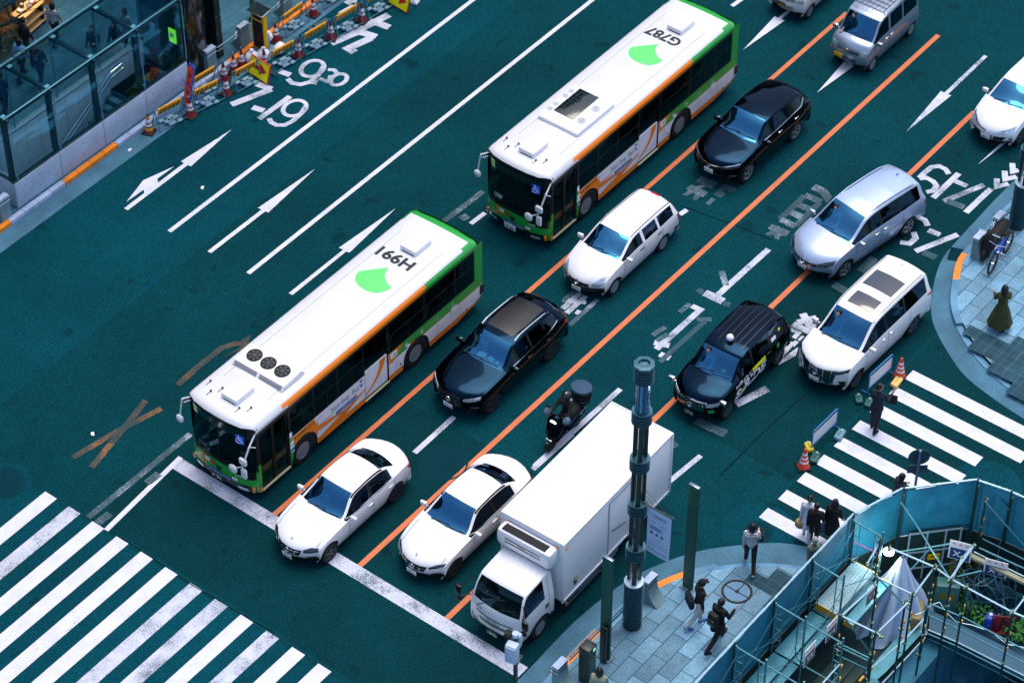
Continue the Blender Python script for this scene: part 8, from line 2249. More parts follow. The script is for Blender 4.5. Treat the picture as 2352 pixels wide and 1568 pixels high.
obj('panel_joints',mb,M['frame_dark'],o); mb = MB(); mb.box((.425,-.262,3.2),(.02,.012,6.36)); obj('edge_trim',mb,M['frame_dark'],o)
t = thing("lift_shaft","dark glazed lift shaft behind the right end of the glass roof","lift shaft",(13.75,19.6,KZ)); mb = MB(); mb.box((0,0,1.6),(1.3,1.2,3.2),bev=.02); o = obj('shaft_walls',mb,M['frame_dark'],t); mb = MB(); mb.box((-.66,0,1.3),(.014,.8,2.2)); obj('shaft_door',mb,M['steel'],o)
t = thing("caution_stand","orange folding caution stand inside the glass entrance","caution stand",(12.35,18.85,KZ),.3); mb = MB()
for s_ in (-1,1):
 Mx = Matrix.Translation((s_ * .10,0,.36)) @ Matrix.Rotation(R(-14 * s_),4,'Y')
 for y in (-.11,.11): mb.box((0,y,0),(.025,.04,.74),M=Mx)
 for z in (.34,.08,-.2): mb.box((0,0,z),(.022,.22,.08),M=Mx)
obj('stand_frame',mb,mat("orange_red_plastic",(225,70,30),.5),t)
# shop building at the far side; unseen stepped blocks added for car reflections
M['facade'] = mat("dark_green_facade",(20,52,54),.6,noise=(1.2,.2)); M['shopfloor'] = mat("shop_floor_wood",(110,74,34),.6,noise=(6,.3))
bld = thing("building","dark top left shop building with a lit display and added unseen blocks","building",(0,24.95,0))
BH = 34.0
mb = MB()
for x0,x1,h in ((-70,-20,20),(-20,2,24),(2,9.4,27),(14.2,24,28),(24,34,20),(34,48,28),(48,62,21),(62,120,25)): mb.box(((x0 + x1) / 2,8,h / 2),(x1 - x0 - .02,16,h))
mb.box((11.8,8,14.5),(4.8,16,23)); mb.box((11.8,11,1.5),(4.8,10,3.0)); obj('walls',mb,M['facade'],bld)
mb = MB()
for x in range(-68,118,4):
 for z in range(6,18,4): mb.box((x + 1.6,-.02,z),(2.6,.06,2.2))
obj('window_row',mb,M['dark_gloss'],bld)['kind'] = 'stuff'
mb = MB(); mb.box((11.8,3,.17),(4.8,6.2,.02)); obj('shop_floor',mb,M['shopfloor'],bld)
mb = MB(); mb.add([(8.8,-.02,2.9),(12.2,-.02,2.9),(12.2,-1.3,2.35),(8.8,-1.3,2.35)],[(0,1,2,3),(3,2,1,0)]); mb.box((10.5,-1.3,2.3),(3.4,.02,.14)); obj('awning',mb,mat("blue_awning",(12,74,96),.7),bld)
mb = MB()
for x in (9.5,11.9,14.1): mb.box((x,-.05,1.4),(.10,.12,2.6))
obj('shop_frame',mb,M['frame_dark'],bld)
t = thing("display_table","lit wooden display table of goods in the shop at the top left","table",(12.0,24.35,KZ),.15)
WOOD = mat("light_wood",(224,176,112),.5,noise=(5,.15))
for z,w in ((.86,1.2),(.48,1.3),(.16,1.4)): mb = MB(); mb.box((0,0,z),(w,.55,.05),bev=.01); obj('shelf',mb,WOOD,t)
for x in (-.5,.5): mb = MB(); mb.box((x,0,.43),(.05,.5,.86)); obj('table_leg',mb,M['frame_dark'],t)
for i,(x,y,sz,c) in enumerate(((-.3,.05,(.16,.2,.06),(230,225,215)),(.02,-.05,(.20,.03,.26),(235,232,225)),(.30,.08,(.2,.24,.05),(150,84,40)),(-.1,.15,(.12,.12,.14),(70,90,80)))):
 u = thing("shop_goods",["flat pale box on the lit display table","upright white card on the lit display table","flat brown box on the lit display table","small green tin on the lit display table"][i],"goods",(12.0 + x,24.35 + y,KZ + .90),.15)
 mb = MB(); mb.box((0,0,sz[2] / 2),sz,bev=.01); obj('box_body',mb,mat("goods_%s" % "abcd"[i],c,.6),u); mb = MB(); mb.box((0,0,sz[2] + .002),(sz[0] * .6,sz[1] * .5,.004)); obj('box_label',mb,M['white_ink'],u)
lt = thing("shop_lamp","small warm spotlight over the lit display table","lamp",(12.0,24.55,2.35)); mb = MB(); mb.lathe([(.05,.1),(.08,0)],n=14); obj('lamp_shade',mb,M['matt_black'],lt); mb = MB(); mb.ball((0,0,.03),.04); obj('bulb',mb,M['glow'],lt)
pl = bpy.data.lights.new("shop_light",'SPOT'); pl.energy = 70; pl.color = (1,.72,.42); pl.spot_size = R(95); pl.shadow_soft_size = .06
po = bpy.data.objects.new("shop_light",pl); COL.objects.link(po); po.parent = lt; po.location = (0,0,-.04)
pl2 = bpy.data.lights.new("shop_light",'POINT'); pl2.energy = 18; pl2.color = (1,.62,.32); pl2.shadow_soft_size = .1
po = bpy.data.objects.new("shop_light",pl2); COL.objects.link(po); po.parent = lt; po.location = (0,1.2,0)
# bare street tree: trunk stands just outside the left edge
tree = thing("bare_tree","bare street tree whose thin twigs cross the glass roof at the top left","tree",(5.2,21.6,KZ))
BARK = mat("dark_bark",(24,44,40),.9,noise=(12,.3)); mb = MB(); mb.lathe([(.20,0),(.16,.4),(.13,2.2),(.10,3.6)],n=14); obj('trunk',mb,BARK,tree)
br,tw = MB(),MB(); random.seed(21)
def grow(mb_,p,d,L,r,depth):
 n = 4; pts = [p]
 for k in range(n):
  d = (d + Vector((random.uniform(-.25,.25),random.uniform(-.25,.25),random.uniform(-.12,.16)))).normalized(); p = p + d * L / n; pts.append(p)
 for i,(a,b) in enumerate(zip(pts,pts[1:])): (br if depth < 2 else tw).cyl(a,b,r * (1 - .16 * i),r * (1 - .16 * (i + 1)),n=5 if depth else 8)
 if depth < 4:
  for k in range(3 if depth < 3 else 2):
   q = pts[random.randint(1,n)]
   nd = (d + Vector((random.uniform(-.9,.9),random.uniform(-.9,.9),random.uniform(-.4,.5)))).normalized()
   grow(mb_,q,nd,L * .62,r * .5,depth + 1)
for d,L,r in ((Vector((1,-.45,.38)),3.4,.075),(Vector((.9,.25,.5)),3.6,.08),(Vector((.3,-.8,.5)),2.6,.06),(Vector((1,-.1,.7)),3.2,.07),(Vector((-.6,.4,.8)),2.4,.06),(Vector((.8,.6,.3)),3.4,.06)): grow(br,Vector((0,0,3.3)),d.normalized(),L,r,0)
obj('branches',br,BARK,tree); obj('twigs',tw,BARK,tree)
hd = thing("planted_shrub","dark leafy shrub by the shop front at the top left","shrub",(10.2,24.2,KZ)); mb = MB()
for i in range(900):
 a,e,r_ = random.uniform(0,6.28),random.uniform(.1,1.2),random.uniform(.3,1) ** .5; x,y,z = 1.1 * r_ * math.cos(a),.5 * r_ * math.sin(a),e * r_
 q = Matrix.Translation((x,y,z)) @ Matrix.Rotation(random.uniform(0,6),4,'Z') @ Matrix.Rotation(random.uniform(-1,1),4,'X'); mb.add([(-.05,0,0),(0,-.02,0),(.06,0,.01),(0,.025,0)],[(0,1,2,3)],M=q)
obj('leaves',mb,mat("dark_leaf",(20,48,34),.7,noise=(3,.5)),hd); mb = MB()
for i in range(7): mb.cyl((random.uniform(-.2,.2),random.uniform(-.1,.1),0),(random.uniform(-.8,.8),random.uniform(-.3,.3),.9),.015,n=5)
obj('stems',mb,BARK,hd)
# ================================================================ building site in the near corner: hoarding, scaffold, pit
M['mesh_panel'] = mat("blue_green_sheet",(14,108,138),.5,noise=[(.8,.18),(5,.06)]); M['mesh_pale'] = mat("paler_blue_sheet",(34,128,158),.45,noise=[(1.3,.3),(7,.1)])
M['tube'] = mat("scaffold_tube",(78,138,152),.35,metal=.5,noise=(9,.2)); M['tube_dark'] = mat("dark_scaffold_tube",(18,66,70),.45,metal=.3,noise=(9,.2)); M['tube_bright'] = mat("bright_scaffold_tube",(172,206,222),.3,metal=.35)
M['clamp'] = mat("zinc_clamp",(104,128,110),.4,metal=.6,noise=(40,.5)); M['deck'] = mat("steel_deck_plank",(56,124,142),.5,metal=.3,noise=[(3,.2),(40,.12)]); M['deck_pale'] = mat("pale_deck_plank",(120,160,172),.5,noise=[(2.5,.25),(40,.1)])
M['site_dark'] = mat("dark_site_panel",(8,48,46),.6,noise=(2,.25)); M['pit'] = mat("pit_concrete",(44,118,146),.8,noise=[(1.0,.25),(8,.1)]); M['pit_dark'] = mat("pit_dark_concrete",(16,74,92),.85,noise=(1.4,.3)); M['yellow_tape'] = mat("yellow_clip",(222,166,40),.5); M['tarp'] = mat("white_tarpaulin",(176,200,228),.7,noise=(4,.08))
HZ,DZ = 3.70,1.85
hx = [(-1.78,-11.28),(0.0,-11.28),(1.78,-11.28),(3.56,-11.28),(5.34,-11.28),(7.33,-11.28),(8.92,-11.80),(10.41,-13.18),(10.60,-14.1),(10.75,-16.2),(10.9,-19)]
hoard = thing("hoarding","tall blue-green sheeted hoarding around the building site in the near corner","hoarding",(7.3,-11.3,KZ))
def hobj(n,mb,m,par=hoard):
 mb.v = [(v[0] - 7.3,v[1] + 11.3,v[2] - KZ) for v in mb.v]; return obj(n,mb,m,par)
for i,(a,b) in enumerate(zip(hx,hx[1:])):
 d = Vector((b[0] - a[0],b[1] - a[1],0)); L = d.length; rz = math.atan2(d.y,d.x); c = Vector(((a[0] + b[0]) / 2,(a[1] + b[1]) / 2,0))
 mb = MB(); n = 6; nrm = Vector((-d.y,d.x,0)).normalized()
 P = [[tuple(Vector((a[0],a[1],0)) + d * (k / n) + nrm * (.02 * math.sin(k * 1.3 + r * .9) if 0 < k < n else 0) + Vector((0,0,DZ - .05 + (HZ - DZ - .03) * r / 4))) for k in range(n + 1)] for r in range(5)]
 mb.grid(P); mb.grid([[tuple(Vector(p) - nrm * .006) for p in r] for r in P],flip=True); hobj('sheet',mb,M['mesh_panel'] if i < 5 else M['mesh_pale'])
 mb = MB(); mb.box((c.x,c.y,(DZ - .08 + KZ) / 2),(L - .02,.03,DZ - .08 - KZ),rz); p_ = hobj('solid_panel',mb,M['site_dark'])
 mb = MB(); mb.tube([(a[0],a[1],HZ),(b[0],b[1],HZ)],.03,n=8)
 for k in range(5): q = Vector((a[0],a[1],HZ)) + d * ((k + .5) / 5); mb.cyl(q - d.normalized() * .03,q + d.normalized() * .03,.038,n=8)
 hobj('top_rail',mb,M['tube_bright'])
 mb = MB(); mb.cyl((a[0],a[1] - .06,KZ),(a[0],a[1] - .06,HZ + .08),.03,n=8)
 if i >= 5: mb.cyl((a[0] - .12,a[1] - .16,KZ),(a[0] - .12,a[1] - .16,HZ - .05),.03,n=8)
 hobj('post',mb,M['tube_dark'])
# scaffold behind the hoarding
sca = thing("scaffold","steel tube scaffold with planked decks inside the blue-green hoarding","scaffold",(5.3,-12.3,KZ))
OX = Vector((5.3,-12.3,KZ))
def sobj(n,mb,m,par=sca):
 mb.v = [tuple(Vector(v) - OX) for v in mb.v]; return obj(n,mb,m,par)
YI = -12.30
for x in (-1.78,0.0,1.78,3.56,5.34,7.2):
 mb = MB(); zt = HZ - .05
 mb.tube([(x,-11.38,zt),(x,YI,zt - .04)],.026,n=8); mb.cyl((x,YI,.2),(x,YI,HZ + .12),.028,n=8); mb.cyl((x,-11.40,.2),(x,-11.40,HZ),.024,n=8)
 mb.tube([(x,-11.62,zt),(x,-11.62,DZ + .35),(x,-11.40,DZ + .12)],.016,n=6)
 mb.tube([(x,YI + .2,zt),(x,YI + .2,DZ + .35),(x,YI,DZ + .12)],.016,n=6)
 for z in (DZ + .5,DZ + .9,DZ + 1.3): mb.cyl((x,-11.40,z),(x,-11.62,z),.012,n=6); mb.cyl((x,YI,z),(x,YI + .2,z),.012,n=6)
 sobj('frame',mb,M['tube'])
xs = [-1.78,0.0,1.78,3.56,5.34,7.2]
for a,b in zip(xs,xs[1:]):
 mb = MB(); mb.cyl((a,-11.44,DZ + .35),(b,-11.44,HZ - .35),.012,n=6); mb.cyl((a,-11.46,HZ - .45),(b,-11.46,DZ + .4),.012,n=6); mb.cyl((a,-11.42,DZ + .55),(b,-11.42,DZ + .55),.012,n=6)
 mb.cyl((a,YI - .03,DZ + .3),(b,YI - .03,HZ - .3),.012,n=6); mb.cyl((a,YI - .05,HZ - .3),(b,YI - .05,DZ + .35),.012,n=6)
 sobj('brace',mb,M['tube'])
 for y,w in ((-11.72,.48),(-12.14,.24)):
  mb = MB(); mb.box(((a + b) / 2,y,DZ - .02),(b - a - .06,w,.05),bev=.008)
  for q in range(int((b - a) / .16)):
   for r_ in range(int(w / .10)): mb.cyl((a + .1 + q * .16 + .08 * (r_ % 2),y - w / 2 + .06 + r_ * .10,DZ + .004),(a + .1 + q * .16 + .08 * (r_ % 2),y - w / 2 + .06 + r_ * .10,DZ + .008),.014,n=6,smooth=False,mi=1)
  sobj('deck_plank',mb,[M['deck'],M['tube_dark']])
# lower walkway nearer the pit, one storey down
for j,(y0,z0,m_) in enumerate(((-12.5,.62,'site_dark'),(-12.79,.60,'site_dark'),(-13.08,.58,'site_dark'),(-13.55,.50,'deck'),(-13.86,.48,'deck'),(-14.4,.2,'deck'))):
 for a,b in ((-1.7,.6),(.65,2.9),(2.95,5.4)):
  mb = MB(); mb.box(((a + b) / 2,y0,z0),(b - a,.27,.05),bev=.008)
  for k in range(4): mb.box(((a + b) / 2,y0 - .10 + k * .066,z0 + .027),(b - a - .02,.012,.006))
  sobj('lower_plank',mb,M[m_])
mb = MB()
for y,z in ((-13.30,.62),(-13.71,.56),(-14.15,.4)):
 for k in range(16): mb.box((-1.5 + k * .44,y,z),(.22,.05,.05))
sobj('hazard_clips',mb,M['yellow_tape'])
def tube(name,k,pts,z,r=.027,m='tube_bright',z2=None):
 """tube along surveyed points at height z (z2: height of the last point)"""
 n = len(pts); P = [tuple(g(k,x,y,z if z2 is None else z + (z2 - z) * i / (n - 1))) for i,(x,y) in enumerate(pts)]
 mb = MB(); mb.tube(P,r,n=8); return sobj(name,mb,M[m]),P
def clamps(P,n=2):
 for p in P:
  p = Vector(p); mb = MB()
  for i in range(n): mb.box(tuple(p + Vector((random.uniform(-.03,.03),random.uniform(-.03,.03),random.uniform(-.05,.04)))),(.09,.07,.07),rz=random.uniform(0,3),bev=.015)
  mb.cyl(p + Vector((.05,0,0)),p + Vector((.1,.02,.03)),.012,n=6)
  sobj('clamp',mb,M['clamp'])
T_ = []
for pts,z in ([(545,745),(820,862),(925,938),(1010,985),(1290,1135),(1380,1172)],3.5),([(470,925),(690,1030)],3.5),([(255,1160),(470,1265),(495,1285)],3.5):
 T_ += tube('ledger','K',pts,z)[1]
for pts,z in ([(440,1290),(660,1075),(820,860)],3.4),([(245,1165),(460,970)],3.5),([(1290,1150),(1370,1045)],3.5),([(905,945),(1055,735)],3.5),([(410,840),(500,690)],3.45),([(925,940),(985,810),(1052,735)],3.3):
 T_ += tube('transom','K',pts,z)[1]
for pts,z,z2 in ([(612,468),(705,600),(915,938)],3.55,3.35),([(265,1165),(432,1388)],3.3,1.6),([(480,935),(670,1125)],3.3,2.6),([(1130,470),(1363,730)],3.3,2.3),([(1205,440),(1363,610)],3.4,2.6),([(955,920),(1105,885)],2.6,2.7):
 tube('diagonal','K',pts,z,.024,'tube',z2)
for x,y,zt,zb in ((487,700,3.7,.3),(478,900,3.6,.5),(685,1030,3.6,-.4),(243,1165,3.6,-.2),(458,1270,3.6,-1.2),(818,860,3.6,-.6),(920,945,3.6,-3.4),(1012,985,3.6,-1.2),(1292,1150,3.6,-2.4),(430,1390,2.4,-2.4),(640,1080,3.2,-3.0),(1130,455,3.3,1.7),(770,1110,2.6,-1.2)):
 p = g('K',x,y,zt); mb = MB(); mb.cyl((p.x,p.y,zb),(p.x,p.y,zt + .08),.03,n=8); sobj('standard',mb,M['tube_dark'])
 T_.append(tuple(p)); T_ += [(p.x,p.y,z_) for z_ in (zt - 1.0,zt - 1.9) if z_ > zb + .3]
 for z_ in (zt - .75,zt - 1.35): mb = MB(); mb.box((p.x + .03,p.y - .02,z_),(.07,.06,.12),bev=.02); sobj('yellow_clip',mb,M['yellow_tape'])
clamps(T_)
for pts,z,m_ in (([(780,1080),(1000,1170),(1380,1372)],1.55,'tube'),([(785,1155),(1000,1255),(1380,1452)],1.0,'tube'),([(778,1242),(960,1320),(1380,1530)],.55,'tube_bright'),([(782,1268),(960,1345),(1380,1560)],.5,'tube'),([(790,1300),(1200,1500),(1320,1568)],.0,'tube'),([(225,1320),(420,1415)],2.0,'tube'),([(215,1390),(405,1482)],1.5,'tube'),([(430,1480),(640,1300),(780,1150)],1.2,'tube_bright'),([(500,1568),(660,1400),(760,1290)],.5,'tube_bright'),([(235,1345),(410,1430)],1.8,'tube'),([(600,770),(930,720)],2.2,'tube'),([(600,960),(800,740),(930,715)],1.9,'tube'),([(1110,690),(1363,815)],1.9,'tube'),([(1060,770),(1363,920)],1.9,'tube_bright'),([(1090,745),(1363,870)],2.1,'tube')):
 tube('guard_rail','K',pts,z,.024,m_)
mb = MB(); a,b = g('K',1030,790,1.9),g('K',1380,960,1.9); d = b - a; mb.box(tuple((a + b) / 2),(d.length,.14,.10),math.atan2(d.y,d.x),bev=.01); sobj('timber_beam',mb,mat("pale_timber",(150,150,128),.7,noise=(9,.2)))
# walkway along the pit edge, seen from above: sheet-metal gangway
mb = MB(); P = [tuple(g('K',x,y,.45)) for x,y in ((790,1120),(1400,1420),(1400,1540),(785,1235))]; mb.add([(p[0],p[1],.45) for p in P] + [(p[0],p[1],.40) for p in P],[(0,1,2,3),(7,6,5,4),(0,4,5,1),(1,5,6,2),(2,6,7,3),(3,7,4,0)]); sobj('gangway',mb,mat("slate_blue_sheet",(16,84,112),.55,noise=[(1.5,.15),(12,.06)]))
mb = MB(); P = [tuple(g('K',x,y,.45)) for x,y in ((600,1275),(680,1200),(790,1090),(770,1230),(660,1350),(520,1500),(440,1568),(400,1500))]; mb.add([(p[0],p[1],.44) for p in P],[tuple(range(8))]); sobj('gangway',mb,M['deck'])
# pit: retaining walls and floor
x0,y0,x1,y1 = hole
pit = thing("excavation","concrete-lined pit under the scaffold at the bottom right corner","excavation",((x0 + x1) / 2,(y0 + y1) / 2,-4))
PX_,PY_ = (x0 + x1) / 2,(y0 + y1) / 2
def pobj(n,mb,m): mb.v = [(v[0] - PX_,v[1] - PY_,v[2] + 4) for v in mb.v]; return obj(n,mb,m,pit)
mb = MB(); mb.box((PX_,PY_,-4.05),(x1 - x0,y1 - y0,.1)); pobj('pit_floor',mb,M['pit_dark'])
mb = MB()
mb.box((PX_,y1 - .3,-2.3),(x1 - x0,.6,4.4)); mb.box((x1 - .3,PY_,-2.3),(.6,y1 - y0,4.39)); mb.box((x0 + .3,PY_,-2.3),(.6,y1 - y0,4.39)); mb.box((x0 + 2.4,y1 - .85,-2.6),(4.2,.5,3.4)); mb.box((x1 - 2.6,y1 - .95,-2.7),(4.6,.7,3.0)); o = pobj('pit_wall',mb,M['pit'])
mb = MB()
for k in range(9):
 for z in (-1.4,-2.4,-3.2): mb.cyl((x0 + .9 + k * 1.05,y1 - 1.10 - (.2 if k > 4 else 0),z),(x0 + .9 + k * 1.05,y1 - 1.12 - (.2 if k > 4 else 0),z),.04,n=8)
mb.v = [(v[0] - PX_,v[1] - PY_,v[2] + 4) for v in mb.v]; obj('tie_holes',mb,M['site_dark'],o)
mb = MB(); mb.box((2.6,-12.55,.10),(15.6,2.2,.14)); mb.box((-1.2,-16.5,.10),(6.7,6.0,.14)); mb.box((12,-17,.06),(2,7,.12)); pobj('site_floor',mb,mat("site_floor_concrete",(8,48,54),.85,noise=[(1.2,.3),(14,.12)]))
# white tarpaulin over a heap
c = g('K',566,1105,.6)
t = thing("tarpaulin","white tarpaulin draped over a peaked heap under the scaffold","tarpaulin",(c.x,c.y,.15))
apex = g('K',622,800,2.75) - Vector((c.x,c.y,.15))
P = []
for j in range(19):
 v = j / 18; r = []
 for i in range(73):
  a = 2 * math.pi * i / 72; fold = 1 + (.16 * math.sin(9 * a + 2.2 * v) + .08 * math.sin(17 * a + 3 * v)) * min(1,v * 1.6)
  rad = (.98 * v ** .95 + .05) * fold; z = apex.z * (1 - v) ** 1.12 + .05 * math.sin(6 * a + 9 * v) * v * (1 - v) * 2
  k = (1 - v) ** .9; r.append((apex.x * k + rad * math.cos(a) * 1.1,apex.y * k + rad * math.sin(a) * .9,max(z,.03 + .05 * math.sin(11 * a) * v)))
 P.append(r)
mb = MB(); mb.grid(P); obj('cloth',mb,M['tarp'],t,sharp=0)
mb = MB(); mb.box((.1,-.55,.35),(.7,.5,.7),.4,bev=.03); obj('covered_box',mb,mat("cardboard",(140,122,84),.8,noise=(5,.2)),t)
# stack of deck planks with yellow ends
for i in range(3):
 t = thing("plank_stack",["pale perforated deck planks stacked on the scaffold, left pile","pale perforated deck planks stacked on the scaffold, right pile","dark steel planks stacked beside the pale planks"][i],"plank stack",(6.35,(-11.72,-12.05,-12.55)[i],DZ + .01)); w = (.42,.24,.3)[i]
 for k in range(4 if i < 2 else 3):
  mb = MB(); mb.box((0,0,.03 + k * .062),(1.84,w,.056),bev=.006); o = obj('plank',mb,M['deck_pale'] if i < 2 else M['deck'],t); mb = MB(); mb.box((-.925,0,.03 + k * .062),(.02,w - .01,.05)); mb.box((.925,0,.03 + k * .062),(.02,w - .01,.05)); obj('plank_end',mb,M['yellow_tape'],o)
 if i < 2:
  mb = MB()
  for q in range(14):
   for r_ in range(int(w / .1)): mb.cyl((-.84 + q * .128 + .06 * (r_ % 2),-w / 2 + .06 + r_ * .1,.25),(-.84 + q * .128 + .06 * (r_ % 2),-w / 2 + .06 + r_ * .1,.2535),.012,n=6,smooth=False)
  obj('plank_holes',mb,M['tube_dark'],t)
# site boards
def board(label,k,x,y,z,lines,face,rz,ink='white_ink',w=.5,h=.66,cap=(226,226,232)):
 p = g(k,x,y,z); t = thing("site_board",label,"notice board",tuple(p),rz)
 mb = MB(); mb.box((0,0,0),(w,.02,h),bev=.004); o = obj('board_panel',mb,mat("board_white",cap,.6),t)
 mb = MB(); mb.box((0,-.0125,-h * .17),(w * .86,.005,h * .58)); f = obj('board_face',mb,face,o)
 mb = MB(); q = fit_text(lines,w * .62,h * .30,.012); mb.add(q.v,q.f,0,frame((0,-.017,-h * .17),(1,0,0),(0,0,1))); obj('board_text',mb,M[ink],f,sharp=0)
 mb = MB()
 for i in range(3): mb.box((-w * .3 + i * w * .28,-.0125,h * .36),(w * .12,.005,.035))
 obj('red_marks',mb,M['sign_red'],o)
BRN,BLU = mat("brown_board",(96,84,84),.6,noise=(6,.2)),mat("navy_board",(22,62,118),.5)
board("brown scaffold board lettered Y5, nearest the bottom edge",'K',58,1390,2.9,"Y5",BRN,0); board("brown scaffold board lettered Y4, between two others",'K',192,1240,3.0,"Y4",BRN,0); board("brown scaffold board lettered Y3, beside the white tarpaulin",'K',435,1020,3.0,"Y3",BRN,0)
board("blue site board lettered X1 under the translucent sheet",'K',975,765,2.1,"X 1",BLU,R(-72),w=.62,h=.7); board("blue site board lettered X2 below the timber beam",'K',1190,870,1.9,"X 2",BLU,R(-72),w=.62,h=.6)
# work lamp, lit
p = g('K',540,768,3.0); t = thing("work_lamp","lit white work lamp hanging on the scaffold above the tarpaulin","lamp",tuple(p)); mb = MB(); mb.ball((0,0,0),.15,n=16,k=10,sc=(1,1,.55)); obj('lamp_globe',mb,mat("lit_work_lamp",(255,252,240),.3,emit=((255,250,235),9.0)),t); mb = MB(); mb.lathe([(.06,.06),(.05,.16),(.02,.2)],n=12); mb.cyl((0,0,.18),(0,0,.6),.012,n=6); obj('lamp_holder',mb,M['tube_dark'],t)
wl = bpy.data.lights.new("work_light",'POINT'); wl.energy = 45; wl.color = (1,.97,.9); wl.shadow_soft_size = .15; wo = bpy.data.objects.new("work_light",wl); COL.objects.link(wo); wo.parent = t; wo.location = (0,0,-.14)
# door in the hoarding, cupboard, plants, hoses, gas rack, blue drum
p = g('K',745,1000,.15); t = thing("site_door","dark framed door panels with a yellow notice under the translucent sheet","door",(9.62,-12.62,KZ),math.atan2(-1.38,1.49)); mb = MB(); mb.box((0,0,.95),(1.5,.05,1.9)); o = obj('door_leaf',mb,M['site_dark'],t); mb = MB()
for x in (-.72,-.22,.30,.72): mb.box((x,-.035,.95),(.05,.03,1.9))
for z in (.45,1.1,1.86): mb.box((0,-.036,z),(1.44,.026,.05))
obj('door_frame',mb,M['tube_bright'],o); mb = MB(); mb.box((.04,-.055,.86),(.34,.01,.22)); n_ = obj('notice',mb,M['disp_yellow'],o); mb = MB(); mb.box((.04,-.062,.86),(.30,.006,.02),M=Matrix.Identity(4)); mb.box((.04,-.062,.90),(.16,.006,.02)); obj('notice_print',mb,M['ink'],n_)
p = g('K',880,1110,.15); t = thing("cupboard","grey-green electrical cupboard inside the building site","cupboard",(p.x,p.y,.1),R(-60)); mb = MB(); mb.box((0,0,.55),(.62,.36,1.1),bev=.02); o = obj('cupboard_body',mb,mat("sage_metal",(58,112,108),.5,noise=(6,.15)),t); mb = MB(); mb.box((0,-.185,.72),(.46,.012,.24)); v_ = obj('vent',mb,mat("ochre_vent",(112,112,50),.7),o); mb = MB(); mb.box((.1,-.186,.3),(.03,.02,.16)); obj('handle',mb,M['chrome'],o)
LEAF = mat("bright_leaf",(42,112,36),.6,noise=(9,.4)); LEAF2 = mat("dull_leaf",(60,84,34),.7,noise=(7,.5))
def plant(label,k,x,y,z,h,m,n=90,pot=True,w=.3):
 p = g(k,x,y,z); t = thing("potted_plant",label,"plant",(p.x,p.y,z));
 mb = MB(); mb.lathe([(.09,0),(.12,.18),(.115,.18),(.01,.15)],n=16); obj('pot',mb,M['matt_black'],t)
 mb = MB()
 for i in range(n):
  a,r_,e = random.uniform(0,6.28),w * random.random() ** .6,.18 + h * random.random(); q = Matrix.Translation((r_ * math.cos(a),r_ * math.sin(a),e)) @ Matrix.Rotation(a,4,'Z') @ Matrix.Rotation(random.uniform(-.9,.9),4,'Y')
  mb.add([(-.02,0,0),(.04,-.035,.01),(.12,0,-.01),(.04,.035,.01)],[(0,1,2,3)],M=q)
 obj('leaves',mb,m,t); mb = MB()
 for i in range(6): mb.cyl((0,0,.15),(random.uniform(-w,w) * .7,random.uniform(-w,w) * .7,.18 + h * .7),.008,n=5)
 obj('stems',mb,BARK,t)
plant("bright green potted plant below the electrical cupboard",'K',1022,1150,.3,.35,LEAF); plant("green plant left of the blue drum",'K',1105,1195,.45,.25,LEAF,70); plant("light green plant right of the red gas rack",'K',1305,1270,.45,.3,LEAF,70); plant("light green plant at the right edge of the building site",'K',1350,1315,.45,.35,LEAF,90); plant("dull brown-green shrub beside the door of the building site",'K',985,900,.15,.6,LEAF2,260,w=.7)
p = g('K',1150,1215,.46); t = thing("drum","small blue plastic drum on the gangway of the building site","drum",(p.x,p.y,.46)); mb = MB(); mb.lathe([(.14,0),(.17,.03),(.17,.34),(.13,.40),(.05,.41)],n=20); obj('drum_body',mb,mat("blue_plastic",(24,54,172),.4),t); mb = MB(); mb.lathe([(.05,.41),(.05,.46),(.01,.46)],n=12); obj('cap',mb,M['white_matt'],t)
p = g('K',1225,1250,.46); t = thing("gas_rack","red wheeled rack with gas bottles on the gangway","gas rack",(p.x,p.y,.46),R(-60)); RD = mat("red_rack_paint",(104,16,24),.45,noise=(5,.2)); mb = MB()
mb.tube([(-.3,-.15,.05),(-.3,-.15,.75),(.3,-.15,.75),(.3,-.15,.05),(-.3,-.15,.05)],.02,n=6); mb.tube([(-.3,.15,.05),(-.3,.15,.4),(.3,.15,.4),(.3,.15,.05),(-.3,.15,.05)],.018,n=6); mb.box((0,0,.04),(.6,.3,.03)); obj('rack_frame',mb,RD,t)
for x in (-.14,.14): mb = MB(); mb.lathe([(.09,.06),(.1,.1),(.1,.5),(.04,.6),(.03,.66)],n=16,M=Matrix.Translation((x,0,0))); obj('gas_bottle',mb,RD,t)
t = thing("hose_coil","tangle of grey-blue hoses hanging under the timber beam","hoses",tuple(g('K',1190,1030,.9))); mb = MB(); random.seed(4)
for i in range(13):
 c_ = Vector((random.uniform(-.5,.5),random.uniform(-.7,.7),random.uniform(-.5,.5))); rr = random.uniform(.3,.75); q = Matrix.Translation(c_) @ Matrix.Rotation(random.uniform(0,3),4,'Z') @ Matrix.Rotation(random.uniform(.8,2.2),4,'X')
 mb.tube([Vector((rr * math.cos(a),rr * 1.3 * math.sin(a),.1 * math.sin(3 * a))) for a in (2 * math.pi * k / 22 * random.choice((1,.8)) for k in range(23))],random.choice((.012,.018,.03)),n=6,M=q)
obj('hoses',mb,mat("grey_blue_hose",(34,78,98),.5,noise=(5,.3)),t); mb = MB()
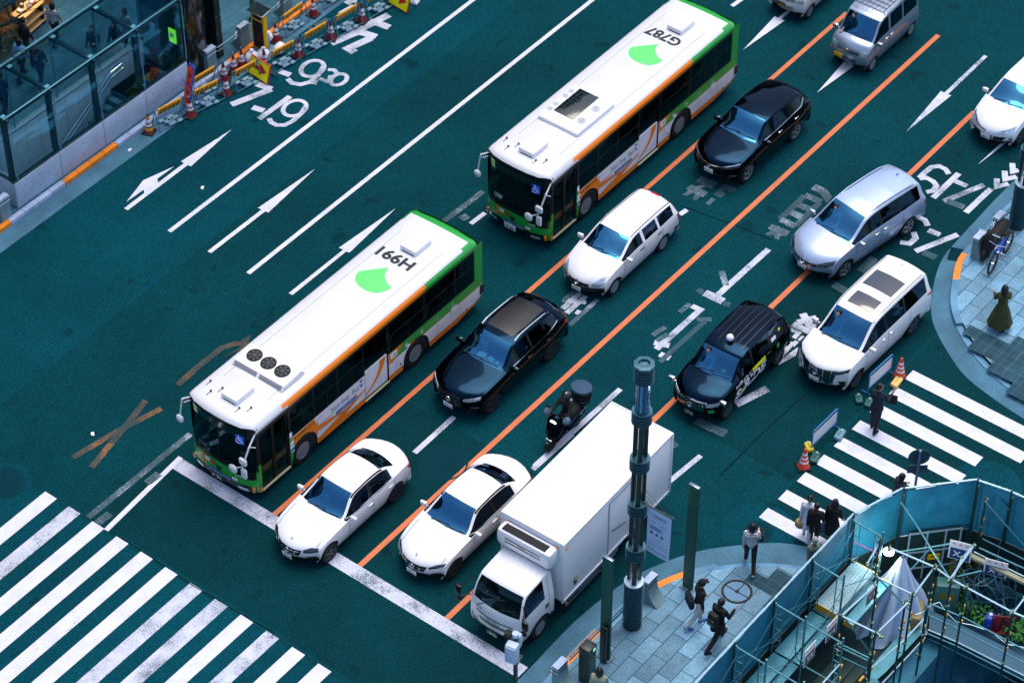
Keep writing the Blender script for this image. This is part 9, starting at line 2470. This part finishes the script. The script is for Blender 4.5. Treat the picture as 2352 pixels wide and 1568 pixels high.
for i in range(0): a = Vector((random.uniform(-.4,1.2),random.uniform(-2.0,.4),random.uniform(-.8,.6))); mb.cyl(a,a + Vector((random.uniform(-.3,.3),-1.1,random.uniform(-.2,.2))),.022,n=6)
pass
# second row of frames towards the pit, with guard rails, light braces and hanging wires
YJ = -13.42
for x in (-1.78,0.0,1.78,3.56):
 mb = MB(); mb.cyl((x,YJ,.1),(x,YJ,HZ + .1),.028,n=8); mb.tube([(x,YI,HZ - .1),(x,YJ,HZ - .12)],.026,n=8); mb.tube([(x,YI,DZ + .1),(x,YJ,DZ + .1)],.022,n=8)
 for z in (DZ + .5,DZ + .95,DZ + 1.4,.9,1.3): mb.cyl((x,YJ,z),(x,YJ + .22,z),.012,n=6)
 mb.cyl((x,YJ + .22,.7),(x,YJ + .22,DZ + 1.5),.014,n=6); sobj('frame',mb,M['tube'])
 for z_ in (1.2,2.2,2.7): mb = MB(); mb.box((x + .03,YJ - .03,z_),(.07,.06,.12),bev=.02); sobj('yellow_clip',mb,M['yellow_tape'])
for a,b in ((-1.78,0.0),(0.0,1.78),(1.78,3.56)):
 mb = MB(); mb.cyl((a,YJ,DZ + .95),(b,YJ,DZ + .95),.024,n=8); sobj('guard_rail',mb,M['tube_bright'])
 mb = MB(); mb.cyl((a,YJ,DZ + .5),(b,YJ,DZ + .5),.022,n=8); sobj('guard_rail',mb,M['tube'])
 mb = MB(); mb.cyl((a,YJ + .02,.8),(b,YJ + .02,DZ + .1),.014,n=6); mb.cyl((a,YJ + .04,DZ + .1),(b,YJ + .04,.8),.014,n=6); sobj('brace',mb,M['tube_bright'])
t = thing("cable","thin pale cable looping across the scaffold above the pit","cable",(9.0,-14.5,1.5)); P = [tuple(g('K',x,y,1.3) - Vector((9.0,-14.5,1.5))) for x,y in ((700,1150),(740,1140),(800,1090),(850,1075),(885,1130),(950,1195),(1050,1215),(1160,1255),(1260,1330),(1363,1350))]
mb = MB(); mb.tube(P,.010,n=5); obj('cable_line',mb,M['tube_bright'],t)
mb = MB(); a,b = g('K',330,708,3.1),g('K',470,778,3.1); mb.cyl(tuple(a - OX),tuple(b - OX),.016,n=6); obj('pink_strap',mb,M['pink'],sca)
